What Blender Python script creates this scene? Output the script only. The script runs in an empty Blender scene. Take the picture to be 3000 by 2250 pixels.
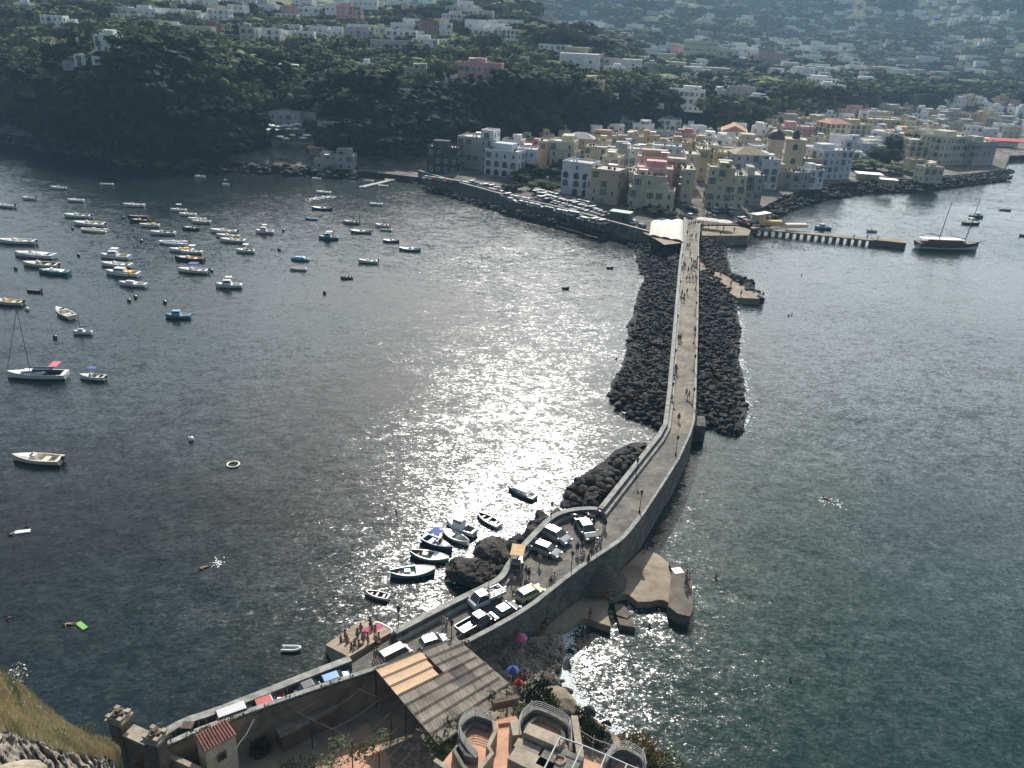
import bpy, bmesh, math, random
import numpy as np
from mathutils import Vector, Matrix, noise
random.seed(7); rnd=random.random; U=random.uniform
sc=bpy.context.scene; COL=sc.collection
PI=math.pi; R=math.radians
# ---------- camera model (true position of the viewer on the castle rock) ----------
FPX=2400.; PITCH=24.; ROLL=3.; HC=65.
CM=(Matrix.Rotation(R(90-PITCH),3,'X')@Matrix.Rotation(R(ROLL),3,'Z'))
CMT=CM.transposed(); CP=Vector((0,0,HC))
def ray(x,y): return CM@Vector(((x-1500)/FPX,-(y-1125)/FPX,-1))
def P(x,y,z=0.):                     # photograph pixel -> point at height z
    d=ray(x,y); t=(z-HC)/d.z; return CP+d*t
def PD(x,y,D):                       # pixel -> point at horizontal distance D
    d=ray(x,y); t=D/math.hypot(d.x,d.y); return CP+d*t
def Q(v):
    c=CMT@(Vector(v)-CP); return (1500+FPX*c.x/-c.z,1125-FPX*c.y/-c.z)
def depth(v): return -(CMT@(Vector(v)-CP)).z
cam=bpy.data.cameras.new('camera'); cam.sensor_width=36; cam.lens=FPX/3000*36; cam.clip_end=20000; cam.clip_start=.5
co=bpy.data.objects.new('camera',cam); COL.objects.link(co)
co.matrix_world=Matrix.Translation(CP)@CM.to_4x4(); sc.camera=co
# ---------- materials ----------
def nt(name):
    m=bpy.data.materials.new(name); m.use_nodes=True; n=m.node_tree; b=n.nodes['Principled BSDF']; return m,n,b
def N(n,t,**k):
    x=n.nodes.new(t)
    for a,v in k.items():
        if a[0]=='_': x.inputs[a[1:].replace('_',' ')].default_value=v
        else: setattr(x,a,v)
    return x
MC={}
def mat(name,col,rough=.8,var=.25,scale=1.5,bump=0.,metal=0.,col2=None,spec=.4,coords='Object',det=5.):
    if name in MC: return MC[name]
    m,n,b=nt(name); L=n.links.new
    b.inputs['Roughness'].default_value=rough; b.inputs['Metallic'].default_value=metal
    b.inputs['Specular IOR Level'].default_value=spec
    tc=N(n,'ShaderNodeTexCoord'); no=N(n,'ShaderNodeTexNoise',_Scale=scale,_Detail=det,_Roughness=.65); L(tc.outputs[coords],no.inputs['Vector'])
    c2=col2 if col2 else tuple(c*(1-var) for c in col)
    c1=col if col2 else tuple(min(1,c*(1+var*.6)) for c in col)
    cr=N(n,'ShaderNodeValToRGB'); cr.color_ramp.elements[0].position=.35; cr.color_ramp.elements[1].position=.66
    cr.color_ramp.elements[0].color=(*c2,1); cr.color_ramp.elements[1].color=(*c1,1)
    L(no.outputs['Fac'],cr.inputs['Fac']); L(cr.outputs['Color'],b.inputs['Base Color'])
    if bump:
        bp=N(n,'ShaderNodeBump',_Strength=bump,_Distance=.1/scale*1.5); n2=N(n,'ShaderNodeTexNoise',_Scale=scale*3,_Detail=6.)
        L(tc.outputs[coords],n2.inputs['Vector']); L(n2.outputs['Fac'],bp.inputs['Height']); L(bp.outputs['Normal'],b.inputs['Normal'])
    MC[name]=m; return m
# ---------- mesh builder ----------
class MB:
    def __init__(s): s.v=[]; s.f=[]; s.m=[]; s.mi=0
    def add(s,vs,fs):
        o=len(s.v); s.v+= [tuple(v) for v in vs]; s.f+=[tuple(i+o for i in f) for f in fs]; s.m+=[s.mi]*len(fs)
    def box(s,c,d,rz=0.,rx=0.,ry=0.,taper=1.):
        M=Matrix.Translation(Vector(c))@Matrix.Rotation(rz,4,'Z')@Matrix.Rotation(ry,4,'Y')@Matrix.Rotation(rx,4,'X')
        vs=[]
        for k in (-.5,.5):
            t=taper if k>0 else 1
            for i,j in ((-.5,-.5),(.5,-.5),(.5,.5),(-.5,.5)): vs.append(M@Vector((i*d[0]*t,j*d[1]*t,k*d[2])))
        s.add(vs,[(3,2,1,0),(4,5,6,7),(0,1,5,4),(1,2,6,5),(2,3,7,6),(3,0,4,7)])
    def prism(s,poly,z0,z1,top=None):
        n=len(poly); a=sum(poly[i][0]*poly[(i+1)%n][1]-poly[(i+1)%n][0]*poly[i][1] for i in range(n))
        if a<0: poly=poly[::-1]
        t=poly if top is None else (top if a>=0 else top[::-1])
        vs=[(p[0],p[1],z0) for p in poly]+[(p[0],p[1],z1) for p in t]
        s.add(vs,[tuple(range(n-1,-1,-1)),tuple(range(n,2*n))]+[(i,(i+1)%n,n+(i+1)%n,n+i) for i in range(n)])
    def tube(s,pts,r,n=6,cap=True):
        pts=[Vector(p) for p in pts]; rs=r if isinstance(r,(list,tuple)) else [r]*len(pts); vs=[]
        for i,p in enumerate(pts):
            d=(pts[min(i+1,len(pts)-1)]-pts[max(i-1,0)]).normalized()
            up=Vector((0,0,1)) if abs(d.z)<.9 else Vector((1,0,0)); a=d.cross(up).normalized(); b=a.cross(d)
            for k in range(n): t=2*PI*k/n; vs.append(p+(a*math.cos(t)+b*math.sin(t))*rs[i])
        fs=[(i*n+k,i*n+(k+1)%n,(i+1)*n+(k+1)%n,(i+1)*n+k) for i in range(len(pts)-1) for k in range(n)]
        if cap: fs+= [tuple(range(n-1,-1,-1)),tuple((len(pts)-1)*n+k for k in range(n))]
        s.add(vs,fs)
    def lathe(s,c,prof,n=12):
        vs=[(c[0]+r*math.cos(2*PI*k/n),c[1]+r*math.sin(2*PI*k/n),c[2]+z) for r,z in prof for k in range(n)]
        fs=[(i*n+k,i*n+(k+1)%n,(i+1)*n+(k+1)%n,(i+1)*n+k) for i in range(len(prof)-1) for k in range(n)]
        fs+=[tuple(range(n-1,-1,-1)),tuple((len(prof)-1)*n+k for k in range(n))]
        s.add(vs,fs)
    def ribbon(s,A,B,z):
        n=len(A); vs=[(p[0],p[1],z) for p in A]+[(p[0],p[1],z) for p in B]
        s.add(vs,[(i,n+i,n+i+1,i+1) for i in range(n-1)])
    def wall(s,line,w,z0,z1,closed=False):   # wall of width w along a line
        L=[Vector((p[0],p[1])) for p in line]; n=len(L); a=[];b=[]
        for i in range(n):
            if closed: d=(L[(i+1)%n]-L[i-1]).normalized()
            else: d=(L[min(i+1,n-1)]-L[max(i-1,0)]).normalized()
            q=Vector((-d.y,d.x))*w/2; a.append(L[i]+q); b.append(L[i]-q)
        vs=[]
        for i in range(n): vs+=[(a[i].x,a[i].y,z0),(b[i].x,b[i].y,z0),(b[i].x,b[i].y,z1),(a[i].x,a[i].y,z1)]
        m=n if closed else n-1
        fs=[(i*4+k,((i+1)%n)*4+k,((i+1)%n)*4+(k+1)%4,i*4+(k+1)%4) for i in range(m) for k in range(4)]
        if not closed: fs+=[(0,1,2,3),(4*n-1,4*n-2,4*n-3,4*n-4)]
        s.add(vs,fs)
    def build(s,name,mats,parent=None,smooth=False,loc=None,kind=None):
        me=bpy.data.meshes.new(name); me.from_pydata(s.v,[],s.f)
        if not isinstance(mats,(list,tuple)): mats=[mats]
        for m in mats: me.materials.append(m)
        if len(mats)>1: me.polygons.foreach_set('material_index',s.m)
        if smooth: me.polygons.foreach_set('use_smooth',[True]*len(s.f))
        me.update()
        bm=bmesh.new(); bm.from_mesh(me); bmesh.ops.recalc_face_normals(bm,faces=bm.faces); bm.to_mesh(me); bm.free()
        o=bpy.data.objects.new(name,me); COL.objects.link(o)
        if parent is not None: o.parent=parent
        if loc is not None: o.location=loc
        if kind: o['kind']=kind
        return o
def tag(o,label=None,cat=None,group=None,kind=None):
    if label: o['label']=label
    if cat: o['category']=cat
    if group: o['group']=group
    if kind: o['kind']=kind
    return o
def emp(name,loc=(0,0,0),rz=0.):
    o=bpy.data.objects.new(name,None); COL.objects.link(o); o.location=loc; o.rotation_euler=(0,0,rz); return o
CH={}
def kids(o):
    return [c for c in o.children]
def clone(o,parent=None,ch=None):
    c=o.copy(); COL.objects.link(c)
    if parent is not None: c.parent=parent
    for k in (CH[o.name] if ch is None else ch.get(o.name,[])) : clone(k,c,CHD)
    return c
CHD={}
def reg(root):        # remember the child tree of a prototype
    def f(o):
        l=list(o.children); CHD[o.name]=l; CH[o.name]=l
        for k in l: f(k)
    f(root); return root
def rehue(o,mp):      # swap materials on object-level slots
    for i,s in enumerate(o.material_slots):
        if s.material and s.material.name in mp: s.link='OBJECT'; s.material=mp[s.material.name]
    for k in o.children: rehue(k,mp)
def move(o,p,rz=None,s=None,z=None):
    o.location=(p[0],p[1],p[2] if z is None else z)
    if rz is not None: o.rotation_euler=(0,0,rz)
    if s: o.scale=(s,s,s) if not isinstance(s,(tuple,list)) else s
ORD='first second third fourth fifth sixth seventh eighth ninth tenth eleventh twelfth thirteenth fourteenth fifteenth sixteenth seventeenth eighteenth nineteenth twentieth'.split()
def ordn(i):
    if i<20: return ORD[i]
    t={2:'twenty',3:'thirty',4:'forty',5:'fifty',6:'sixty',7:'seventy'}[(i+1)//10]; k=(i+1)%10
    return t+'-'+ORD[k-1] if k else {2:'twentieth',3:'thirtieth',4:'fortieth',5:'fiftieth',6:'sixtieth',7:'seventieth'}[(i+1)//10]
def autolabel(items,marks):
    """items: (obj, description); marks: (phrase, px, py) things one can find. Label = description + where + order"""
    g={}
    for o,desc in items:
        o_=Vector(o.location); q=Q(o_)
        m=min(marks,key=lambda m:math.hypot(q[0]-m[1],(q[1]-m[2])*2))
        dy=q[1]-m[2]; dx=q[0]-m[1]
        rel='above' if dy<-abs(dx)*.35 else 'below' if dy>abs(dx)*.35 else 'beside'
        g.setdefault((desc,rel,m[0]),[]).append((q[0],o))
    for (desc,rel,m),l in g.items():
        l.sort(key=lambda t:t[0]); n=len(l)
        for i,(x,o) in enumerate(l):
            if n==1: o['label']=f'{desc} {rel} {m}'
            else: o['label']=f'{desc} {rel} {m}, {ordn(i)} from the left'
def ptin(p,poly):
    x,y=p; c=False; n=len(poly)
    for i in range(n):
        a=poly[i]; b=poly[i-1]
        if (a[1]>y)!=(b[1]>y) and x<(b[0]-a[0])*(y-a[1])/(b[1]-a[1])+a[0]: c=not c
    return c
def path(px,z,step=None):
    pts=[P(x,y,z) for x,y in px]
    if not step: return pts
    out=[pts[0]]
    for a,b in zip(pts,pts[1:]):
        n=max(1,int((b-a).length/step))
        for i in range(1,n+1): out.append(a.lerp(b,i/n))
    return out
def smoothed(pts,it=2):
    for _ in range(it):
        o=[pts[0]]
        for a,b in zip(pts,pts[1:]): o+=[a.lerp(b,.25),a.lerp(b,.75)]
        o.append(pts[-1]); pts=o
    return pts
# ---------- terrain ----------
# each column: photograph x, coast row, then control points (row,distance) / ('h',height,dist) / ('f',row,height)
TC=[
(-500,370,2,[(300,620),(230,700),(150,780),(60,860),(-60,1000),('h',70,1500),('h',150,2400),('h',380,3800)]),
(0,400,2,[(330,515),(250,545),(150,620),(90,690),(-20,850),('h',75,1500),('h',150,2400),('h',380,3800)]),
(180,438,2,[(350,445),(230,480),(140,545),(80,640),(-15,820),('h',75,1500),('h',150,2400),('h',380,3800)]),
(330,462,2,[(330,405),(150,435),(120,500),(75,620),(-15,820),('h',75,1500),('h',150,2400),('h',380,3800)]),
(500,480,2,[(350,388),(165,430),(135,500),(80,620),(-5,820),('h',80,1500),('h',150,2400),('h',380,3800)]),
(700,492,2,[(440,388),(215,445),(160,520),(90,650),(0,840),('h',70,1500),('h',150,2400),('h',380,3800)]),
(850,500,2,[(455,388),(240,440),(170,530),(90,670),(5,860),('h',60,1500),('h',150,2400),('h',380,3800)]),
(1060,516,2,[(480,380),(262,430),(190,520),(110,650),(25,850),('h',50,1500),('h',160,2400),('h',380,3800)]),
(1240,540,2.5,[(500,375),(262,430),(190,520),(115,650),(30,850),('h',45,1500),('h',160,2400),('h',380,3800)]),
(1330,567,4,[(440,400),(262,440),(190,530),(120,660),(25,860),('h',40,1500),('h',160,2400),('h',380,3800)]),
(1480,611,4,[('f',418,5),(262,450),(200,540),(130,660),(50,860),('h',40,1500),('h',170,2400),('h',380,3800)]),
(1650,653,4,[('f',400,5),(285,470),(215,560),(150,680),(100,860),('h',35,1500),('h',170,2400),('h',380,3800)]),
(1820,701,4,[('f',385,5),(305,500),(240,620),(185,800),(165,1000),('h',35,1500),('h',170,2400),('h',380,3800)]),
(1990,744,4,[('f',385,5),(320,540),(270,680),(215,900),(180,1200),('h',40,1600),('h',170,2500),('h',380,3800)]),
(2046,742,4,[('f',380,5),(325,560),(275,690),(220,900),(180,1200),('h',40,1600),('h',170,2500),('h',380,3800)]),
(2052,690,3.5,[('f',380,5),(325,560),(275,690),(220,900),(180,1200),('h',40,1600),('h',170,2500),('h',380,3800)]),
(2190,690,3.5,[('f',370,5),(315,620),(270,740),(225,950),(190,1250),('h',45,1700),('h',170,2500),('h',380,3800)]),
(2205,650,3.5,[('f',370,5),(315,620),(270,740),(225,950),(190,1250),('h',45,1700),('h',170,2500),('h',380,3800)]),
(2300,598,3.5,[('f',355,5),(305,680),(265,820),(225,1000),(190,1300),('h',50,1700),('h',170,2500),('h',390,3800)]),
(2420,565,3.5,[('f',340,5),(295,740),(260,900),(230,1050),(195,1350),('h',50,1700),('h',180,2500),('h',400,3800)]),
(2560,548,3.5,[('f',325,5),(285,830),(255,980),(230,1150),(200,1400),('h',50,1700),('h',200,2500),('h',400,3700)]),
(2700,545,3.5,[('f',320,5),(285,900),(255,1050),(235,1200),(205,1450),('h',55,1800),('h',230,2500),('h',420,3600)]),
(2850,528,3.5,[('f',330,5),(290,950),(262,1100),(240,1250),(210,1500),('h',60,1850),('h',230,2500),('h',400,3600)]),
(2942,516,3.5,[('f',335,5),(295,950),(268,1100),(245,1250),(215,1500),('h',60,1850),('h',200,2500),('h',380,3600)]),
(2950,474,3.5,[('f',335,5),(295,950),(268,1100),(245,1250),(215,1500),('h',60,1850),('h',200,2500),('h',380,3600)]),
(3050,470,3.5,[('f',340,5),(300,950),(272,1100),(248,1250),(220,1500),('h',60,1850),('h',200,2500),('h',380,3600)]),
(3700,430,3.5,[('f',380,5),(340,950),(310,1100),(280,1250),(250,1500),('h',60,1850),('h',200,2500),('h',380,3600)]),
]
_az=[];_D=[];_h=[]
for px,cr,ch,cps in TC:
    c=P(px,cr,0); az=math.atan2(c.x,c.y); D0=math.hypot(c.x,c.y)
    D=[D0-60,D0-1.2,D0+.8]; h=[-9,-2.0,ch]
    for cp in cps:
        if cp[0]=='h': D.append(cp[2]); h.append(cp[1])
        elif cp[0]=='f':
            q=P(px,cp[1],cp[2]); D.append(math.hypot(q.x,q.y)); h.append(cp[2])
        else:
            q=PD(px,cp[0],cp[1]); D.append(cp[1]); h.append(q.z)
    for i in range(3,len(D)):
        if D[i]<=D[i-1]+3: D[i]=D[i-1]+3
    D.append(5200); h.append(560)
    _az.append(az);_D.append(D);_h.append(h)
_az=np.array(_az);_D=np.array(_D);_h=np.array(_h); NC=_D.shape[1]
def hbase(az,D):
    j=int(np.clip(np.searchsorted(_az,az)-1,0,len(_az)-2)); t=min(1,max(0,(az-_az[j])/(_az[j+1]-_az[j])))
    d=_D[j]*(1-t)+_D[j+1]*t; h=_h[j]*(1-t)+_h[j+1]*t
    return float(np.interp(D,d,h)),float(d[2])
def hterr(x,y):
    D=math.hypot(x,y); h,dc=hbase(math.atan2(x,y),D)
    if D>dc+6:
        a=min(1,(D-dc-6)/60)*min(1,max(0,(h-4.2)/6))
        n=noise.noise(Vector((x/70,y/70,3)))*7+noise.noise(Vector((x/22,y/22,9)))*3.0
        if D>1300: n+=noise.noise(Vector((x/400,y/400,5)))*min(1,(D-1300)/800)*60+noise.noise(Vector((x/160,y/160,7)))*min(1,(D-1300)/800)*22
        h+=a*n
    return h
def G(px,py):              # pixel -> point on terrain (march along the ray)
    d=ray(px,py); d=d/math.hypot(d.x,d.y); t=280.
    while t<5000:
        p=CP+d*t
        if p.z<=hterr(p.x,p.y): 
            lo=t/1.012;hi=t
            for _ in range(7):
                m=(lo+hi)/2.; p=CP+d*m
                if p.z<=hterr(p.x,p.y): hi=m
                else: lo=m
            return CP+d*hi
        t*=1.012
    return None
# ================= world, sun =================
SUN_EL=R(38); SUN_AZ=R(1)     # azimuth from +Y toward +X
w=bpy.data.worlds.new('World'); sc.world=w; w.use_nodes=True; wn=w.node_tree
sky=wn.nodes.new('ShaderNodeTexSky'); sky.sky_type='NISHITA'; sky.sun_disc=False; sky.sun_elevation=SUN_EL; sky.sun_rotation=SUN_AZ
sky.air_density=1.; sky.dust_density=2.2; sky.ozone_density=1.
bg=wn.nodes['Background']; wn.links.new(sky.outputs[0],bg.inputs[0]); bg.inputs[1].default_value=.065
# cloud glow added in the unseen sky, strongest low right, to brighten the water
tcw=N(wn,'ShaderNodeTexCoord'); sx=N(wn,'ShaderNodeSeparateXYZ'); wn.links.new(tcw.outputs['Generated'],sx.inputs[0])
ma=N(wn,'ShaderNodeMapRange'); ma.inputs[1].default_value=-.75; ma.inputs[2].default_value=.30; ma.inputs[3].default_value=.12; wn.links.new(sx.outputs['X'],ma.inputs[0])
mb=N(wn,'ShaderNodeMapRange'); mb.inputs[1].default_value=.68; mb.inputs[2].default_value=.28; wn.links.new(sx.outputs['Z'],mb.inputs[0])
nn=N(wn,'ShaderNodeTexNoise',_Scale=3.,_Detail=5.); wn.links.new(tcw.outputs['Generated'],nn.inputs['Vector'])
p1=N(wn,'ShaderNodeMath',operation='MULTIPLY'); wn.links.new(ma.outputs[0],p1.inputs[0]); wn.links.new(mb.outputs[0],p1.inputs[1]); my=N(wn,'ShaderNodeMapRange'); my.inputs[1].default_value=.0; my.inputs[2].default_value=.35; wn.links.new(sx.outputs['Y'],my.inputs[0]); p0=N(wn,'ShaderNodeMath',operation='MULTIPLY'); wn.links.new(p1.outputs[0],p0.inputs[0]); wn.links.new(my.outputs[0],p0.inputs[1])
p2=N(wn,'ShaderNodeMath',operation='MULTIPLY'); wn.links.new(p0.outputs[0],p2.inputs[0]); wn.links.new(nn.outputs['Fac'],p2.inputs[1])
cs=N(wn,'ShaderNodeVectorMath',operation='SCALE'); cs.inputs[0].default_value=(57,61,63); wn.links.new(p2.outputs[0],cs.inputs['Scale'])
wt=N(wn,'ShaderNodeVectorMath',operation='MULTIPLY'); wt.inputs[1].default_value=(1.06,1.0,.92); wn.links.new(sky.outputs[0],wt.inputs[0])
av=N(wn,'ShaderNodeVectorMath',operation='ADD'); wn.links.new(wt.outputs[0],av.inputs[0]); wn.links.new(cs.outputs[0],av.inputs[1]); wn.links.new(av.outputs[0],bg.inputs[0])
sl=bpy.data.lights.new('sun','SUN'); sl.energy=4.4; sl.angle=R(.53); sl.color=(1,.965,.91)
so=bpy.data.objects.new('sun',sl); COL.objects.link(so)
sd=Vector((math.sin(SUN_AZ)*math.cos(SUN_EL),math.cos(SUN_AZ)*math.cos(SUN_EL),math.sin(SUN_EL)))
so.rotation_euler=(-sd).to_track_quat('-Z','Y').to_euler(); so.location=(0,0,300)
sc.view_settings.view_transform='Standard'; sc.view_settings.look='None'; sc.view_settings.exposure=.58; sc.view_settings.gamma=1
sc.cycles.max_bounces=5; sc.cycles.volume_bounces=0; sc.cycles.caustics_reflective=False; sc.cycles.caustics_refractive=False
sc.cycles.sample_clamp_indirect=3.; sc.cycles.sample_clamp_direct=4.; sc.cycles.volume_step_rate=4.; sc.cycles.volume_max_steps=64
# ================= haze =================
HZ=.00018
m=bpy.data.materials.new('haze_air'); m.use_nodes=True; n=m.node_tree; n.nodes.remove(n.nodes['Principled BSDF'])
pv=N(n,'ShaderNodeVolumePrincipled'); pv.inputs['Color'].default_value=(.46,.74,1.,1); pv.inputs['Density'].default_value=HZ; pv.inputs['Anisotropy'].default_value=.0
n.links.new(pv.outputs[0],n.nodes['Material Output'].inputs['Volume'])
b=MB(); b.box((0,2400,295),(9200,6400,610)); hz=b.build('haze',m,kind='stuff'); hz.location=(0,0,-1)
# ================= water =================
m,n,bs=nt('sea_water'); L=n.links.new
geo=N(n,'ShaderNodeNewGeometry'); mp=N(n,'ShaderNodeMapping'); mp.inputs['Scale'].default_value=(.72,1.15,1); mp.inputs['Rotation'].default_value=(0,0,R(-20))
L(geo.outputs['Position'],mp.inputs['Vector'])
bs.inputs['Roughness'].default_value=.18; bs.inputs['IOR'].default_value=1.33
big=N(n,'ShaderNodeTexNoise',_Scale=.016,_Detail=3.); L(geo.outputs['Position'],big.inputs['Vector'])
str_=N(n,'ShaderNodeMapRange'); str_.inputs[1].default_value=.35; str_.inputs[2].default_value=.65; str_.inputs[3].default_value=.62; str_.inputs[4].default_value=1.25
L(big.outputs['Fac'],str_.inputs[0])
acc=None
for s_,a_,d_ in ((.13,.032,2.),(.6,.070,3.),(2.2,.115,3.),(6.5,.10,2.)):
    no=N(n,'ShaderNodeTexNoise',_Scale=s_,_Detail=d_,_Roughness=.6,_Distortion=.4); L(mp.outputs[0],no.inputs['Vector'])
    sb=N(n,'ShaderNodeVectorMath',operation='SUBTRACT'); sb.inputs[1].default_value=(.5,.5,.5); L(no.outputs['Color'],sb.inputs[0])
    ml=N(n,'ShaderNodeVectorMath',operation='MULTIPLY'); ml.inputs[1].default_value=(a_*4,a_*4,0); L(sb.outputs[0],ml.inputs[0])
    if acc is None: acc=ml
    else:
        ad=N(n,'ShaderNodeVectorMath',operation='ADD'); L(acc.outputs[0],ad.inputs[0]); L(ml.outputs[0],ad.inputs[1]); acc=ad
sc1=N(n,'ShaderNodeVectorMath',operation='SCALE'); L(acc.outputs[0],sc1.inputs[0]); L(str_.outputs[0],sc1.inputs['Scale'])
# ripples weaken with distance averaging: none, real slopes
ad=N(n,'ShaderNodeVectorMath',operation='ADD'); ad.inputs[1].default_value=(0,0,1); L(sc1.outputs[0],ad.inputs[0])
nm=N(n,'ShaderNodeVectorMath',operation='NORMALIZE'); L(ad.outputs[0],nm.inputs[0]); L(nm.outputs[0],bs.inputs['Normal'])
cr=N(n,'ShaderNodeValToRGB'); e=cr.color_ramp.elements; e[0].position=.4; e[0].color=(.004,.009,.010,1); e[1].position=.62; e[1].color=(.005,.019,.022,1)
L(big.outputs['Fac'],cr.inputs['Fac'])
# greener water over the shallows by the causeway
vd=N(n,'ShaderNodeVectorMath',operation='DISTANCE'); vd.inputs[1].default_value=(60,80,0); L(geo.outputs['Position'],vd.inputs[0])
mr=N(n,'ShaderNodeMapRange'); mr.inputs[1].default_value=95; mr.inputs[2].default_value=15; L(vd.outputs['Value'],mr.inputs[0])
mx=N(n,'ShaderNodeMix',data_type='RGBA'); L(mr.outputs[0],mx.inputs[0]); L(cr.outputs[0],mx.inputs[6]); mx.inputs[7].default_value=(.008,.032,.027,1)
L(mx.outputs[2],bs.inputs['Base Color'])
WATER=m
b=MB(); b.add([(-4500,-800,0),(4500,-800,0),(4500,5500,0),(-4500,5500,0)],[(0,1,2,3)]); b.build('water',m,kind='structure')
# ================= terrain mesh =================
m,n,bs=nt('hill_ground'); L=n.links.new; bs.inputs['Roughness'].default_value=.95; bs.inputs['Specular IOR Level'].default_value=.1
geo=N(n,'ShaderNodeNewGeometry'); sp=N(n,'ShaderNodeSeparateXYZ'); L(geo.outputs['Position'],sp.inputs[0])
n1=N(n,'ShaderNodeTexNoise',_Scale=.018,_Detail=8.,_Roughness=.7); L(geo.outputs['Position'],n1.inputs['Vector'])
n2=N(n,'ShaderNodeTexNoise',_Scale=.15,_Detail=6.,_Roughness=.7); L(geo.outputs['Position'],n2.inputs['Vector'])
cr=N(n,'ShaderNodeValToRGB'); e=cr.color_ramp.elements; e[0].position=.38; e[0].color=(.035,.05,.02,1); e[1].position=.50; e[1].color=(.10,.13,.045,1)
x=e.new(.6); x.color=(.20,.22,.09,1); x=e.new(.68); x.color=(.24,.20,.12,1); L(n1.outputs['Fac'],cr.inputs['Fac'])
c2=N(n,'ShaderNodeValToRGB'); e=c2.color_ramp.elements; e[0].position=.35; e[0].color=(.35,.35,.35,1); e[1].position=.65; e[1].color=(1.3,1.3,1.3,1); L(n2.outputs['Fac'],c2.inputs['Fac'])
mu=N(n,'ShaderNodeMix',data_type='RGBA',blend_type='MULTIPLY'); mu.inputs[0].default_value=1; L(cr.outputs[0],mu.inputs[6]); L(c2.outputs[0],mu.inputs[7])
# paved flat ground below 7 m
hr=N(n,'ShaderNodeMapRange'); hr.inputs[1].default_value=9.; hr.inputs[2].default_value=6.; L(sp.outputs['Z'],hr.inputs[0])
gr=N(n,'ShaderNodeValToRGB'); e=gr.color_ramp.elements; e[0].position=.4; e[0].color=(.09,.085,.08,1); e[1].position=.6; e[1].color=(.24,.22,.19,1); L(n2.outputs['Fac'],gr.inputs['Fac'])
m2=N(n,'ShaderNodeMix',data_type='RGBA'); L(hr.outputs[0],m2.inputs[0]); L(mu.outputs[2],m2.inputs[6]); L(gr.outputs[0],m2.inputs[7])
# bare tuff on steep faces
s2=N(n,'ShaderNodeSeparateXYZ'); L(geo.outputs['True Normal'],s2.inputs[0]); st=N(n,'ShaderNodeMapRange'); st.inputs[1].default_value=.72; st.inputs[2].default_value=.5; L(s2.outputs['Z'],st.inputs[0])
rk=N(n,'ShaderNodeValToRGB'); e=rk.color_ramp.elements; e[0].position=.42; e[0].color=(.012,.015,.012,1); e[1].position=.66; e[1].color=(.06,.055,.045,1); L(n2.outputs['Fac'],rk.inputs['Fac'])
m3=N(n,'ShaderNodeMix',data_type='RGBA'); L(st.outputs[0],m3.inputs[0]); L(m2.outputs[2],m3.inputs[6]); L(rk.outputs[0],m3.inputs[7]); L(m3.outputs[2],bs.inputs['Base Color'])
bp=N(n,'ShaderNodeBump',_Strength=.9,_Distance=1.5); L(n2.outputs['Fac'],bp.inputs['Height']); L(bp.outputs['Normal'],bs.inputs['Normal'])
NA=300
azs=np.linspace(_az[0]+.001,_az[-1]-.001,NA); azs=np.sort(np.concatenate([azs,_az[1:-1]])); NA=len(azs)
V=[];rows=None
for a in azs:
    j=int(np.clip(np.searchsorted(_az,a)-1,0,len(_az)-2)); t=(a-_az[j])/(_az[j+1]-_az[j]); d=_D[j]*(1-t)+_D[j+1]*t
    c=d[2]; ds=[c-60,c-1.2,c]+list(np.linspace(c+3,c+160,46)); x=ds[-1]
    k=1.022
    g=[x*(5100/x)**(i/95) for i in range(1,96)]; ds+=g; rows=len(ds)
    for D in ds:
        X=math.sin(a)*D; Y=math.cos(a)*D; V.append((X,Y,hterr(X,Y)))
F=[(i*rows+k,(i+1)*rows+k,(i+1)*rows+k+1,i*rows+k+1) for i in range(NA-1) for k in range(rows-1)]
me=bpy.data.meshes.new('hills'); me.from_pydata(V,[],F); me.materials.append(m); me.update()
o=bpy.data.objects.new('hills',me); COL.objects.link(o); o['kind']='structure'
# ================= materials used widely =================
STONE=mat('grey_stone',(.13,.125,.11),.95,.45,.7,.9,det=9.)
_n=STONE.node_tree; _b=_n.nodes['Principled BSDF']; _g=N(_n,'ShaderNodeNewGeometry'); _s=N(_n,'ShaderNodeSeparateXYZ'); _n.links.new(_g.outputs['Position'],_s.inputs[0])
_a=N(_n,'ShaderNodeMath',operation='ADD'); _n.links.new(_s.outputs['X'],_a.inputs[0]); _n.links.new(_s.outputs['Y'],_a.inputs[1]); _c=N(_n,'ShaderNodeCombineXYZ'); _n.links.new(_a.outputs[0],_c.inputs[0]); _n.links.new(_s.outputs['Z'],_c.inputs[1])
_k=N(_n,'ShaderNodeTexBrick',_Scale=1.,_Mortar_Size=.02); _k.inputs['Brick Width'].default_value=.95; _k.inputs['Row Height'].default_value=.42; _k.inputs['Color1'].default_value=(1.25,1.22,1.15,1); _k.inputs['Color2'].default_value=(.72,.72,.74,1); _k.inputs['Mortar'].default_value=(.4,.4,.4,1); _n.links.new(_c.outputs[0],_k.inputs['Vector'])
_m=N(_n,'ShaderNodeMix',data_type='RGBA',blend_type='MULTIPLY'); _m.inputs[0].default_value=1; _o=_b.inputs['Base Color'].links[0].from_socket; _n.links.new(_o,_m.inputs[6]); _n.links.new(_k.outputs['Color'],_m.inputs[7]); _n.links.new(_m.outputs[2],_b.inputs['Base Color'])
STONE_L=mat('light_parapet_stone',(.30,.295,.27),.9,.4,.9,.5)
LAVA=mat('black_lava_rock',(.036,.036,.035),.8,.5,1.1,.9,col2=(.009,.010,.011),spec=.2)
LAVA2=mat('brown_lava_rock',(.085,.07,.055),.9,.5,1.6,.9,col2=(.025,.022,.02))
CONC=mat('weathered_concrete',(.36,.30,.22),.95,.3,.35,.3,col2=(.19,.145,.10),det=9.)
CONC_D=mat('dark_concrete',(.17,.145,.115),.95,.3,.6,.3,col2=(.10,.085,.07))
IRON=mat('black_iron',(.02,.02,.022),.6,.2)
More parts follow.
